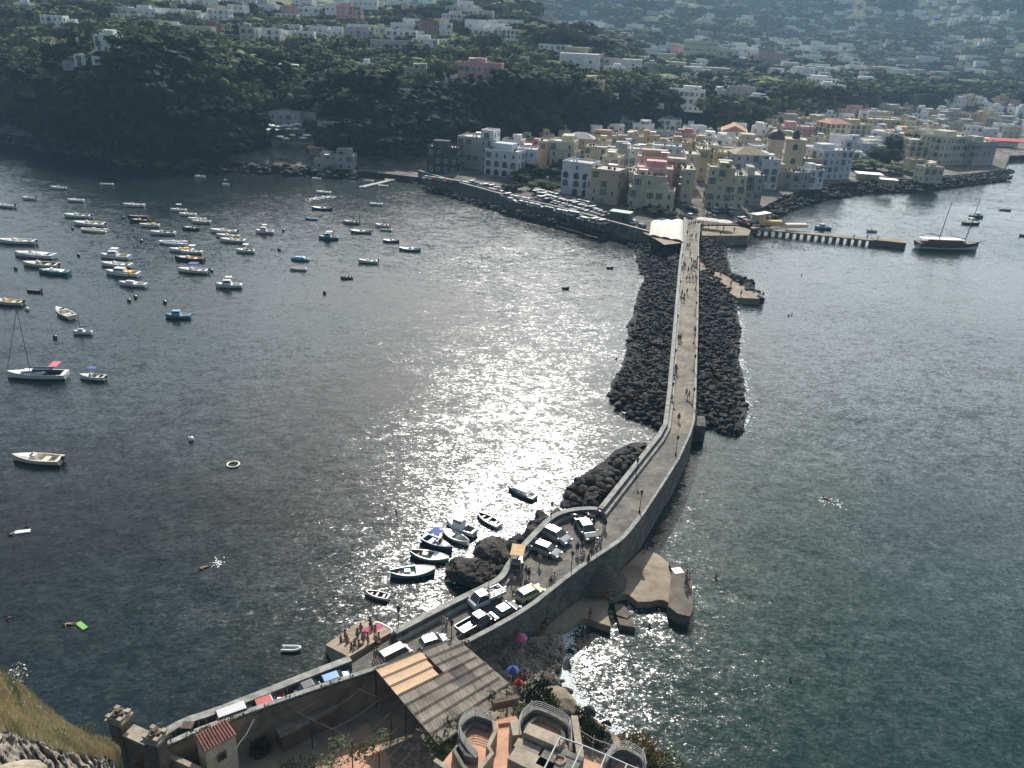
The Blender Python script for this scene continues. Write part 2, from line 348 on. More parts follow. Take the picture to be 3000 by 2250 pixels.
GLASS=mat('dark_glass',(.03,.04,.045),.08,.1,spec=.8)
WHITE=mat('white_paint',(.78,.78,.76),.55,.08)
m,n,bs=nt('paving'); L=n.links.new; bs.inputs['Roughness'].default_value=.85; bs.inputs['Specular IOR Level'].default_value=.25
tc=N(n,'ShaderNodeNewGeometry'); br=N(n,'ShaderNodeTexBrick',_Scale=1.,_Mortar_Size=.03); mp=N(n,'ShaderNodeMapping'); mp.inputs['Rotation'].default_value=(0,0,R(-28)); mp.inputs['Scale'].default_value=(1.1,1.1,1)
L(tc.outputs['Position'],mp.inputs[0]); L(mp.outputs[0],br.inputs['Vector'])
br.inputs['Color1'].default_value=(.19,.18,.16,1); br.inputs['Color2'].default_value=(.12,.115,.105,1); br.inputs['Mortar'].default_value=(.10,.095,.085,1)
br.inputs['Brick Width'].default_value=.9; br.inputs['Row Height'].default_value=.45
no=N(n,'ShaderNodeTexNoise',_Scale=.25,_Detail=8.,_Roughness=.7); L(tc.outputs['Position'],no.inputs['Vector'])
c2=N(n,'ShaderNodeValToRGB'); e=c2.color_ramp.elements; e[0].position=.35; e[0].color=(.6,.6,.62,1); e[1].position=.65; e[1].color=(1.35,1.3,1.2,1); L(no.outputs['Fac'],c2.inputs['Fac'])
mu=N(n,'ShaderNodeMix',data_type='RGBA',blend_type='MULTIPLY'); mu.inputs[0].default_value=1; L(br.outputs['Color'],mu.inputs[6]); L(c2.outputs[0],mu.inputs[7])
# the old bridge slabs beyond the bend are paler
sp=N(n,'ShaderNodeSeparateXYZ'); L(tc.outputs['Position'],sp.inputs[0]); mr=N(n,'ShaderNodeMapRange'); mr.inputs[1].default_value=116.; mr.inputs[2].default_value=119.; L(sp.outputs['Y'],mr.inputs[0])
m2=N(n,'ShaderNodeMix',data_type='RGBA',blend_type='MULTIPLY'); m2.inputs[7].default_value=(1.4,1.34,1.2,1); L(mr.outputs[0],m2.inputs[0]); L(mu.outputs[2],m2.inputs[6]); L(m2.outputs[2],bs.inputs['Base Color'])
bp=N(n,'ShaderNodeBump',_Strength=.5,_Distance=.04); L(br.outputs['Fac'],bp.inputs['Height']); bp.invert=True; L(bp.outputs[0],bs.inputs['Normal'])
PAVE=m
ZD=5.
LW=[(2003,636),(1999,700),(1990,760),(1975,930),(1955,1152),(1943,1240),(1925,1272),(1850,1365),(1752,1487)]
PZ=[(1752,1487),(1738,1484),(1690,1486),(1645,1494),(1603,1515),(1568,1551),(1532,1588),(1505,1620),(1480,1654),(1464,1684),(1442,1700),(1300,1768),(1150,1846)]
LN=[(1022,1922),(900,1968),(760,2024),(620,2078),(530,2106),(470,2142)]
RW=[(2054,640),(2048,705),(2046,930),(2040,1152),(2036,1232),(2024,1272),(1990,1345),(1940,1425),(1882,1513)]
RP=[(1882,1513),(1835,1572),(1810,1592),(1760,1625),(1705,1662),(1655,1700),(1605,1740),(1560,1776),(1480,1825),(1375,1880)]
RN=[(1375,1880),(1335,1892),(1235,1925),(1100,1962),(900,2028),(700,2098),(560,2152),(482,2188)]
lw=path(LW,6.); pz=smoothed(path(PZ,6.),1); ln=smoothed(path(LN,6.2),1); rw=path(RW,5.4); rp=smoothed(path(RP,5.9),1); rn=path(RN,6.35)
def off(line,d):
    o=[]
    for i,p in enumerate(line):
        t=(line[min(i+1,len(line)-1)]-line[max(i-1,0)]); t=Vector((t.x,t.y)).normalized(); o.append(Vector((p.x-t.y*d,p.y+t.x*d,p.z)))
    return o
gate_l=P(470,2142,5); gate_r=P(482,2188,5)
poly=lw+pz[1:]+ln+[gate_l]+[gate_r]+rn[::-1]+rp[::-1][1:]+rw[::-1][1:]
b=MB(); b.prism([(p.x,p.y) for p in poly],-3,ZD-.02); o=b.build('causeway_masonry',STONE); cw=emp('stone_causeway',(20,120,0)); 
tag(cw,'long grey stone causeway bending from the castle rock across the sea to the town','causeway'); o.parent=cw; o.location=(-20,-120,0)
b=MB(); b.prism([(p.x,p.y) for p in poly],ZD-.02+.006,ZD+.01); b.build('causeway_road',PAVE,kind='structure')
# parapets
def parapet(line,w,h,label,bench=0,side=1,cap=True):
    r=emp('stone_parapet',line[0]); r.location.z=0; tag(r,label,'parapet')
    inv=-Vector((line[0].x,line[0].y,0))
    def B(mb,nm,mt): o=mb.build(nm,mt,r); o.location=inv; return o
    c=off(line,side*w/2)
    mb=MB(); mb.wall(c,w-.08,ZD-.3,ZD+h-.12); B(mb,'wall_body',STONE)
    mb=MB(); mb.wall(c,w,ZD+h-.12,ZD+h); B(mb,'coping',STONE_L)
    if bench: mb=MB(); mb.wall(off(line,side*(w+bench/2+.02)),bench,ZD,ZD+.45); B(mb,'bench',STONE_L)
    return r
parapet(lw,.7,1.0,'long straight grey parapet with stone bench along the left edge of the causeway',.55)
parapet(pz,.75,1.05,'curved grey parapet round the car park beside the big boulders',.4)
pl_=parapet(ln,.8,1.25,'grey parapet running from the gate pillars to the swimmers platform')
lc=off(ln,.86)
for k in range(2,len(lc)-1):
    for t in (.0,.5):
        q=lc[k].lerp(lc[k+1],t) if k+1<len(lc) else lc[k]; b=MB(); b.box((q.x,q.y,ZD+.5),(.12,.12,1.0)); o=b.build('pilaster',STONE_L,pl_); o.location=-Vector((ln[0].x,ln[0].y,0))
parapet(rw,.35,.4,'low pale kerb wall along the right edge of the causeway',0,-1)
parapet(rp,.55,.9,'rough curved parapet above the semicircular steps and concrete platform',0,-1)
parapet(rn,.5,1.35,'rough mortared wall between the road and the courtyard with hut',0,-1)
# arch / buttress at bend
b=MB(); q=P(2050,1262,2); b.box((q.x-.5,q.y+2,0.5),(3.4,4,5),R(-8)); b.build('buttress',STONE,cw).location=(-20,-120,0)
# ================= slipway and bathing platforms =================
def slab(pxs,z0,z1,name,label,cat,m,ztop=None):
    pts=[P(x,y,z1) for x,y in pxs]; b=MB(); b.prism([(p.x,p.y) for p in pts],z0,z1); o=b.build(name,m); tag(o,label,cat); return o
a=[P(1150,1850,5.),P(1022,1924,5.)]; c=[P(953,1889,1.),P(1062,1815,1.),P(1090,1826,1.6),P(1128,1838,3.4)]
b=MB(); top=[a[0],a[1],c[0],c[1],c[2],c[3]]; vs=[tuple(p) for p in top]+[(p.x,p.y,-2) for p in top]; nn=len(top)
b.add(vs,[tuple(range(nn)),tuple(range(2*nn-1,nn-1,-1))]+[(i,nn+i,nn+(i+1)%nn,(i+1)%nn) for i in range(nn)])
tag(b.build('slipway',CONC),'sloping concrete slipway crowded with bathers beside the beached inflatable','slipway')
slab([(1640,1795),(1730,1735),(1800,1690),(1880,1612),(1888,1609),(1925,1622),(1959,1648),(1967,1669),(1964,1720),(1960,1766),(1944,1758),(1928,1757),(1905,1762),(1868,1763),(1852,1750),(1838,1739),(1820,1741),(1808,1748),(1787,1751),(1779,1790),(1790,1835),(1755,1825),(1722,1812),(1704,1810),(1672,1832),(1600,1868),(1560,1880)],-2,.95,'concrete_platform','broad pale concrete bathing platform with cracked edge below the steps','platform',CONC)
slab([(1960,1650),(1985,1657),(2008,1673),(2027,1697),(2030,1745),(2029,1788),(2021,1806),(1985,1797),(1958,1776),(1962,1735),(1969,1669)],-3,1.5,'concrete_block','tall dark concrete block at the seaward end of the bathing platform','concrete block',CONC_D)
for k,(pts,lb) in enumerate((([(1800,1772),(1822,1768),(1848,1798),(1838,1812),(1806,1800)],'broken concrete slab tilted in the water beside the platform'),([(1808,1808),(1838,1816),(1852,1806),(1862,1838),(1815,1830)],'lower broken concrete slab lying at the platform corner'))):
    o=slab(pts,-1.5,.7,'broken_slab',lb,'slab',CONC_D)
b=MB(); q=P(1985,1672,1.51); b.box((q.x,q.y,1.54),(1.3,1.2,.05),.3); tag(b.build('beach_towel',WHITE),'white towel spread on the dark concrete block','towel')
# semicircular steps
st=emp('semicircular_steps',(0,0,0)); s0=P(1752,1672,1.3); wd=(rp[4]-rp[8]); ang=math.atan2(wd.y,wd.x)
tag(st,'semicircular stone steps going down from the car park to the concrete platform','steps')
for k in range(10):
    r_=.8+k*.27; z=4.6-k*.34; b=MB(); b.prism([(r_*1.25*math.cos(ang+t),r_*math.sin(ang+t)) for t in [-PI*i/18 for i in range(19)]],1.2,z+.0)
    b.build('step',CONC_D,st)
q=P(1748,1648,4.); st.location=(q.x,q.y,0)
# ================= boulders =================
def rockmesh(seed,sub=1):
    rs=random.Random(seed); bm=bmesh.new(); bmesh.ops.create_icosphere(bm,subdivisions=sub+1,radius=.5)
    cuts=[(Vector((rs.uniform(-1,1),rs.uniform(-1,1),rs.uniform(-1,1))).normalized(),rs.uniform(.27,.42)) for _ in range(9)]
    for v in bm.verts:
        for nn_,d in cuts:
            e=v.co.dot(nn_)-d
            if e>0: v.co-=nn_*e*.92
        v.co.x*=1.25
        v.co+=Vector((rs.uniform(-1,1),rs.uniform(-1,1),rs.uniform(-1,1)))*.02
    V=np.array([v.co[:] for v in bm.verts]); F=[[v.index for v in f.verts] for f in bm.faces]; bm.free(); return V,F
RK=[rockmesh(i,1) for i in range(8)]; RKS=[rockmesh(50+i,0) for i in range(8)]
RKM=[]
for i,(V_,F_) in enumerate(RK):
    for mm in (LAVA,LAVA2):
        me=bpy.data.meshes.new('boulder'); me.from_pydata(V_.tolist(),[],F_); me.materials.append(mm); RKM.append(me)
rocks=[]   # (pos,size,label,group)
def segd(p,a,b):
    ab=b-a; t=max(0,min(1,(p-a).dot(ab)/ab.length_squared)); return (a+ab*t-p).length
def pile(pxs,shore,size,zmax,lab,slope=.33,z0=0.1,zu=1.2,gap=.82,lim=1e9):
    poly=[P(x,y,zu) for x,y in pxs]; sh=[Vector(P(x,y,zu)[:2]) for x,y in shore]; P2=[(p.x,p.y) for p in poly]
    x0=min(p[0] for p in P2);x1=max(p[0] for p in P2);y0=min(p[1] for p in P2);y1=max(p[1] for p in P2)
    g=size*gap; yy=y0
    while yy<y1:
        xx=x0
        while xx<x1:
            p=Vector((xx+U(-.35,.35)*g,yy+U(-.35,.35)*g)); xx+=g
            if not ptin(p,P2): continue
            d=min(segd(p,a_,b_) for a_,b_ in zip(sh,sh[1:])); s=size*U(.5,1.6)
            if rnd()<.06: s*=1.4
            rocks.append((Vector((p.x,p.y,min(zmax,z0+d*slope)+U(-.35,.45)*size)),s,lab))
        yy+=g
shA=[(1640,655),(1765,672),(1820,694),(1862,728),(1878,790),(1895,800),(1865,870),(1858,925),(1840,945),(1842,1000),(1825,1060),(1822,1078),(1790,1120),(1786,1160),(1850,1212),(1905,1226),(1925,1243)]
pile([(1985,748),(1900,718),(1640,645)]+shA[1:]+[(1940,1235),(1955,1152),(1975,930)],shA,1.05,3.2,'dark boulder in the big rock pile filling the left side of the causeway')
shB=[(2122,690),(2126,740),(2142,790),(2150,812)]
pile([(2052,700)]+shB+[(2060,790)],shB,1.0,2.8,'dark boulder between the quay terrace and the concrete spur right of the causeway')
shB2=[(2165,868),(2158,905),(2170,960),(2160,1040),(2178,1100),(2180,1150),(2188,1200),(2172,1262),(2110,1252),(2078,1236)]
pile([(2050,800),(2110,838)]+shB2+[(2045,1230),(2042,1152),(2048,930)],shB2,1.05,3.0,'dark boulder in the big rock pile filling the right side of the causeway')
shC=[(1895,1296),(1850,1297),(1800,1320),(1770,1350),(1700,1395),(1655,1435),(1648,1482)]
pile(shC+[(1740,1492),(1800,1430),(1895,1312)],shC,1.3,3.0,'dark boulder heaped against the parapet beyond the parked cars',gap=.72)
shD=[(1645,1486),(1585,1500),(1545,1525),(1532,1552),(1500,1560),(1475,1580)]
pile(shD+[(1470,1650),(1510,1610),(1560,1560),(1600,1520)],shD,1.3,2.4,'rough boulder at the foot of the curved car park parapet',gap=.8)
pile([(1400,1690),(1400,1650),(1460,1640),(1470,1680),(1430,1702)],[(1400,1690),(1400,1650)],1.3,1.8,'rough boulder beside the biggest rounded rock',gap=.8)
shE=[(2140,800),(2205,818),(2222,850),(2245,872)]
pile([(2140,800),(2170,806),(2205,818),(2222,850),(2245,872),(2228,880),(2185,850),(2150,830)],shE,1.3,1.6,'dark boulder on the far side of the concrete spur',z0=.3)
# far breakwaters and rocky shores
pile([(1250,548),(1330,573),(1480,620),(1640,660),(1640,648),(1480,610),(1330,565),(1250,542)],[(1250,548),(1330,573),(1480,620),(1640,660)],1.3,2.2,'dark boulder along the foot of the quay wall')
pile([(2205,672),(2190,640),(2290,590),(2400,562),(2560,543),(2700,540),(2850,522),(2958,510),(2965,522),(2850,536),(2700,556),(2560,558),(2420,577),(2320,608),(2250,650)],[(2205,672),(2250,652),(2320,610),(2420,579),(2560,560),(2700,558),(2850,538),(2965,524)],1.9,2.8,'grey boulder of the breakwater below the town',gap=.8)
pile([(0,398),(150,428),(200,436),(330,458),(500,474),(700,488),(850,496),(1060,512),(1060,520),(850,507),(700,500),(500,490),(330,472),(200,450),(150,442),(0,408)],[(0,408),(150,442),(330,472),(500,490),(850,507),(1060,520)],2.6,1.5,'dark rock at the foot of the cliff',gap=.95)
shF=[(1640,1872),(1650,1895),(1642,1940),(1630,1985),(1640,2020),(1665,2055),(1700,2085),(1755,2115),(1800,2150),(1860,2210),(1905,2260)]
pile(shF+[(1860,2270),(1700,2120),(1600,2060),(1580,1980),(1560,1900),(1590,1875)],shF,1.0,1.0,'small black stone on the shingle shore below the terraces',.12,gap=.75)
for s in shF[1:9]: rocks.append((P(s[0]+U(8,30),s[1]+U(-8,14),0)+Vector((0,0,-.05)),U(.8,1.6),'small black stone on the shingle shore below the terraces'))
rocks.sort(key=lambda r:-r[1]/depth(r[0]))
grp={}
for i,(p,s,lab) in enumerate(rocks[:290]):
    o=bpy.data.objects.new('boulder',RKM[random.randrange(len(RKM))]); COL.objects.link(o); o.location=p; o.scale=(s,s,s*U(.6,.9)); o.rotation_euler=(U(-.4,.4),U(-.4,.4),U(0,6.28))
    tag(o,lab,'boulder',lab.replace('dark boulder','boulders').replace('rough boulder','boulders').replace('grey boulder','boulders').replace('small black stone','stones'))
VV=[];FF=[];RM_=[];o_=0
for (p,s,lab) in rocks[290:]:
    V_,F_=RKS[random.randrange(8)]; M=np.array((Matrix.Rotation(U(0,6.28),3,'Z')@Matrix.Rotation(U(-.5,.5),3,'X')))
    W=(V_*np.array([s,s,s*.75]))@M.T+np.array(p[:]); VV.append(W); FF+=[[i+o_ for i in f] for f in F_]; RM_.extend([int(rnd()<.1)]*len(F_)); o_+=len(W)
me=bpy.data.meshes.new('rock_armour'); me.from_pydata(np.concatenate(VV).tolist(),[],FF); me.materials.append(LAVA); me.materials.append(LAVA2); me.polygons.foreach_set('material_index',RM_); me.update()
o=bpy.data.objects.new('rock_armour',me); COL.objects.link(o); o['kind']='stuff'
BASE=mat('dark_rubble',(.03,.03,.03),.95,.4,.8,.6)
for pxs,z in ((shA+[(1940,1235),(1955,1152),(1975,930),(1985,748)],.5),([(2052,700)]+shB+[(2060,790)],.5),([(2050,800)]+shB2+[(2045,1230)],.5),(shC+[(1740,1492),(1890,1310)],.6)):
    b=MB(); b.prism([(lambda q:(q.x,q.y))(P(x,y,z)) for x,y in pxs],-2,z); b.build('rubble_bed',BASE,kind='structure')
# two huge boulders
for (x,y,wpx,hpx,lab) in ((1378,1668,122,88,'huge rounded brown boulder in the water beside the moored gozzos'),(1447,1612,92,78,'second huge brown boulder just behind the largest rounded one')):
    q=P(x,y,1.2); d=depth(q)/FPX; V_,F_=rockmesh(int(x),3)
    V_=V_*np.array([wpx*d*1.05,hpx*d*1.5,hpx*d*.95])
    V_=np.array([ (Vector(v)*(1+.10*noise.noise(Vector(v)*.9)+.05*noise.noise(Vector(v)*3)))[:] for v in V_])
    me=bpy.data.meshes.new('giant_boulder'); me.from_pydata(V_.tolist(),[],F_); me.materials.append(LAVA2); o=bpy.data.objects.new('giant_boulder',me); COL.objects.link(o); o.location=(q.x,q.y,.9); o.rotation_euler=(0,0,.5); tag(o,lab,'boulder')
# concrete spur right of the bridge
slab([(2050,768),(2100,792),(2150,822),(2200,850),(2228,862),(2226,875),(2160,872),(2130,852),(2050,797)],-2,1.6,'concrete_spur','narrow concrete spur with rounded tip sticking out through the rocks','spur',CONC)
slab([(2158,872),(2170,858),(2200,852),(2230,862),(2228,874),(2185,879)],-2,1.1,'concrete_tip','pale rounded concrete tip where bathers stand at the spur end','platform',CONC)
# ================= quay wall =================
def qline(pts,z): return [P(x,y,0).lerp(P(x,y,0),0) for x,y in pts]
ql=[P(x,y,0) for x,y in [(1225,535),(1330,568),(1480,612),(1640,650),(1820,702),(1988,750)]]
r=emp('quay_wall',(ql[0].x,ql[0].y,0)); tag(r,'long pale-topped stone quay wall between the bay and the car park','quay wall'); iv=-Vector((ql[0].x,ql[0].y,0))
b=MB(); b.wall(off(ql,.4),1.0,-2,4.9); b.build('wall_face',mat('quay_stone',(.13,.125,.11),.95,.4,.5,.5),r).location=iv
b=MB(); b.wall(off(ql,.4),1.15,4.9,5.15); b.build('coping',STONE_L,r).location=iv
# ================= lamps =================
def make_lamp():
    r=emp('street_lamp'); b=MB(); b.lathe((0,0,0),[(.16,0),(.16,.15),(.09,.3),(.07,.5)],8); b.build('base',IRON,r)
    b=MB(); b.tube([(0,0,.5),(0,0,2.7)],[.055,.04],6); b.lathe((0,0,1.5),[(.05,0),(.08,.05),(.05,.1)],6); b.build('pole',IRON,r)
    b=MB(); b.lathe((0,0,2.7),[(.05,0),(.16,.05),(.2,.1)],6); b.lathe((0,0,3.2),[(.26,0),(.2,.1),(.04,.22),(.03,.34)],6)
    for k in range(4): a=k*PI/2; b.tube([(.13*math.cos(a),.13*math.sin(a),2.78),(.2*math.cos(a),.2*math.sin(a),3.22)],.015,4)
    h=b.build('lantern',IRON,r); b=MB(); b.lathe((0,0,2.8),[(.11,0),(.17,.38)],6); b.build('lantern_glass',GLASS,h); return reg(r)
lamp0=make_lamp()
LMP=[(1979,1334,'in the middle of the causeway bend'),(1873,1500,'at the right kerb of the sloping causeway stretch'),(1672,1685,'beside the rough parapet above the steps'),(1322,1893,'beside the car with roof bars'),
(1862,1402,'on the left parapet of the sloping stretch'),(1613,1535,'behind the curved parapet by the scooters'),(1433,1712,'on the parapet behind the flatbed truck'),(1168,1852,'at the parapet end above the inflatable'),
(2027,1188,'on the right kerb just before the bend'),(2031,1087,'on the right kerb, second before the bend'),(2032,1007,'on the right kerb, third before the bend'),(2035,925,'on the right kerb, fourth before the bend'),(2037,850,'on the right kerb near the concrete spur'),(2040,785,'on the right kerb where the spur starts'),
(1966,1172,'on the left parapet just before the bend'),(1974,1070,'on the left parapet, second before the bend'),(1981,965,'on the left parapet, third before the bend'),(1990,860,'on the left parapet, fourth before the bend'),(1996,780,'on the left parapet near the town end')]
for i,(x,y,l) in enumerate(LMP):
    o=lamp0 if i==0 else clone(lamp0); move(o,P(x,y,5),U(0,1),z=5.); tag(o,'black lantern post '+l,'street lamp','lantern posts along the causeway')
# ================= pier on the right =================
pr=emp('long_pier',(0,0,0)); tag(pr,'long low concrete pier on dark piles beside the schooner','pier')
A=P(2190,668,1.8); Bp=P(2575,704,1.8); E_=P(2655,714,1.8)
ax=(E_-A); ax.z=0; ln_=ax.length; ax.normalize(); nr=Vector((-ax.y,ax.x,0)); an=math.atan2(ax.y,ax.x)
def along(t,s=0,z=0): q=A+ax*t+nr*s; return (q.x,q.y,z)
b=MB(); b.box(along(ln_*.42,1.6,1.6),(ln_*.86,3.2,.4),an); b.build('deck',CONC,pr)
b=MB(); b.box(along(ln_*.9,2.6,.7),(ln_*.2,5.4,2.6),an); b.build('pier_head',CONC_D,pr); b=MB(); b.box(along(ln_*.9,2.6,2.03),(ln_*.2,5.4,.06),an); b.build('head_paving',CONC,pr)
for k in range(17):
    b=MB(); b.box(along(3+k*ln_*.046,1.6,.2),(1.0,3.0,2.6),an); b.build('pile_bent',CONC_D,pr)
YEL=mat('yellow_canvas',(.75,.50,.16),.8,.15); CRM=mat('cream_canvas',(.75,.66,.5),.8,.1)
def shed(x0,x1,y,hh,m,label,name='awning',z=2.):
    a_=P(x0,y,z);c_=P(x1,y,z); d=c_-a_; an_=math.atan2(d.y,d.x); mid=(a_+c_)/2; r=emp(name,(mid.x,mid.y,z),an_); tag(r,label,'awning'); Lh=d.length
    b=MB(); n_=8
    vs=[];
    for i in (0,1):
        for k in range(n_+1): t=k/n_*PI; vs.append(((i-.5)*Lh,1.4-1.4*math.cos(t)+.3,hh*.75+hh*.25*math.sin(t)))
    b.add(vs,[(k,k+1,n_+2+k,n_+1+k) for k in range(n_)]); 
    b.box((0,.3,hh*.55),(Lh,.05,hh*.4)); b.build('cover',m,r)
    b=MB(); [b.tube([(sx*Lh/2*.96,sy,0),(sx*Lh/2*.96,sy,hh*.8)],.06,4) for sx in (-1,-.3,.3,1) for sy in (.35,3)]; b.build('frame',IRON,r)
shed(2225,2292,667,2.3,YEL,'bright yellow awning at the shore end of the pier'); shed(2304,2366,674,2.0,CRM,'cream awning on the pier next to the yellow one')
# ================= white fabric roof, brown roof, kiosk at town end =================
WF=mat('white_fabric',(.66,.61,.52),.8,.1,.5,.4)
pc=emp('fabric_canopy',P(1955,672,0)); pc.location.z=0; tag(pc,'large cream-white fabric canopy beside the town end of the causeway','canopy')
c4=[P(1908,642,7.2),P(2001,637,7.2),P(2001,700,7.2),P(1903,682,7.2)]; b=MB(); n_=14; vs=[]
for i in range(n_+1):
    for j in range(n_+1):
        u=i/n_;v=j/n_; p=c4[0].lerp(c4[1],u).lerp(c4[3].lerp(c4[2],u),v); p=p-pc.location; vs.append((p.x,p.y,6.3+.9*abs(math.sin(u*PI*3))**.6*(.6+.4*math.sin(v*PI))+.5*math.sin(v*PI)))
b.add(vs,[(i*(n_+1)+j,i*(n_+1)+j+1,(i+1)*(n_+1)+j+1,(i+1)*(n_+1)+j) for i in range(n_) for j in range(n_)]); b.build('fabric',WF,pc,smooth=True)
for c_ in c4: p=c_-pc.location; b=MB(); b.tube([(p.x,p.y,3.5),(p.x,p.y,6.4)],.08,5); b.build('post',IRON,pc)
BR=mat('brown_sheet_roof',(.24,.17,.13),.8,.25,2.)
br_=emp('sheet_roof_shelter',P(1940,700,0)); br_.location.z=0; tag(br_,'flat brown sheet roof shelter between the white canopy and the rocks','shelter')
pl=[P(x,y,6.2)-br_.location for x,y in ((1882,680),(1990,699),(1994,712),(1946,717),(1920,700))]
b=MB(); b.prism([(p.x,p.y) for p in pl],6.05,6.2); b.build('roof',BR,br_)
for p in pl: b=MB(); b.tube([(p.x*.95,p.y*.95,3.9),(p.x*.95,p.y*.95,6.05)],.08,5); b.build('post',IRON,br_)
GRN=mat('green_sheet',(.06,.09,.08),.7,.2); KR=mat('kiosk_roof',(.32,.42,.38),.7,.2)
ki=emp('kiosk',P(1812,653,4),R(-25)); ki.location.z=4; tag(ki,'dark green box kiosk with pale roof at the end of the car park','kiosk')
b=MB(); b.box((0,2,1.7),(7,4,3.4)); b.build('wall',GRN,ki); b=MB(); b.box((0,2,3.5),(7.3,4.3,.2)); b.build('roof',KR,ki); b=MB(); b.box((1.5,-.02,1.2),(1.1,.1,2.2)); b.build('door',IRON,ki)
def umbrella(x,y,z,s,m,label,h=2.2):
    q=P(x,y,z+h); r=emp('sunshade',(q.x,q.y,z)); tag(r,label,'sunshade'); b=MB(); b.lathe((0,0,h-.1),[(s,0),(s*.5,.35),(.03,.6)],8); b.build('canopy',m,r); b=MB(); b.tube([(0,0,0),(0,0,h+.4)],.04,5); b.build('pole',IRON,r); return r
for i,(x,y,s) in enumerate(((2062,641,2.6),(2090,644,2.6),(2122,648,2.8))):
    umbrella(x,y,3.5,s,WF,['white sunshade nearest the causeway on the quay terrace','white sunshade in the middle of the quay terrace row','white sunshade nearest the pier on the quay terrace'][i],2.6)
slab([(2056,650),(2180,664),(2200,676),(2192,690),(2056,690)],-2,3.2,'quay_terrace','stone quay terrace with white sunshades at the start of the pier','terrace',CONC)
# floating jetty by the cove
fj=[P(1056,548,.5),P(1110,536,.5),P(1175,520,.5),P(1235,519,.5)]; b=MB(); b.wall(fj,2.2,.1,.6); tag(b.build('floating_jetty',mat('pale_planks',(.45,.42,.36),.9,.2)),'narrow pale floating jetty with small boats tied round it','jetty')
# ================= buildings =================
def plaster(k,c,v=.18): return mat('plaster_'+k,c,.9,v,.35,.15,spec=.15,det=9.)
PL={'w':plaster('white',(.80,.79,.77)),'b':plaster('bluewhite',(.56,.585,.63)),'c':plaster('cream',(.60,.54,.40)),'g':plaster('grey',(.40,.38,.34)),'y':plaster('yellow',(.52,.42,.25)),
'o':plaster('orange',(.50,.38,.28)),'p':plaster('pink',(.66,.38,.36)),'r':plaster('rose',(.48,.24,.22)),'k':plaster('dark',(.07,.072,.07),.4),'l':plaster('lilac',(.50,.44,.46)),'s':plaster('sand',(.53,.46,.34)),'m':plaster('maroon',(.25,.13,.12)),'v':plaster('lavender',(.48,.48,.57))}
CN={'w':'white','b':'bluish white','c':'cream','g':'grey','y':'yellow','o':'orange','p':'pink','r':'rose','k':'dark stone','l':'pale lilac','s':'sand coloured','m':'dark red','v':'lavender'}
ROOF=mat('pale_roof',(.50,.48,.44),.9,.35,.4,.2,det=9.); ROOFG=mat('green_roof_coating',(.38,.52,.36),.9,.2,.4); TILE=mat('roof_tiles',(.46,.24,.17),.9,.3,1.,.5); TILEY=mat('old_yellow_tiles',(.36,.30,.19),.9,.4,1.,.5)
FRM=mat('window_frame',(.62,.60,.56),.7,.1); SHUT=mat('green_shutter',(.05,.09,.06),.7,.2); BAL=mat('balcony_slab',(.45,.43,.40),.9,.2); AWN=mat('blue_awning',(.10,.16,.3),.8,.2); PLANT=mat('potted_green',(.04,.08,.02),.9,.4,3.)
WM={}
def winmesh(kind):
    if kind in WM: return WM[kind]
    w_,h_={'n':(1.0,1.6),'d':(1.15,2.3),'a':(2.2,2.5),'s':(.8,.8)}[kind]; b=MB(); b.mi=0; 
    if kind=='a':
        pts=[(-w_/2,-h_/2),(w_/2,-h_/2)]+[(w_/2*math.cos(t),h_/2-w_/2+w_/2*math.sin(t)) for t in [i*PI/8 for i in range(9)]]
        n_=len(pts); b.add([(x,-.03,z) for x,z in pts]+[(x,.05,z) for x,z in pts],[tuple(range(n_)),tuple(range(2*n_-1,n_-1,-1))]+[(i,n_+i,n_+(i+1)%n_,(i+1)%n_) for i in range(n_)])
    else: b.box((0,0,0),(w_,.08,h_))
    b.mi=1
    if kind!='a':
        for sx in (-1,1): b.box((sx*(w_/2+.06),-.02,0),(.14,.14,h_+.24))
        b.box((0,-.021,h_/2+.07),(w_+.02,.13,.12)); b.box((0,-.03,-h_/2-.06),(w_+.3,.2,.1)); b.box((0,-.05,0),(.07,.05,h_))
    if kind=='d': b.mi=2; [b.box((sx*(w_/2+.33),-.05,0),(.5,.06,h_)) for sx in (-1,1)]
    o=b.build('window',[GLASS,FRM,SHUT]); me=o.data; bpy.data.objects.remove(o); WM[kind]=me; return me
BLD=[]   # (x,y,radius) used
BITEMS=[]; FARB=MB()
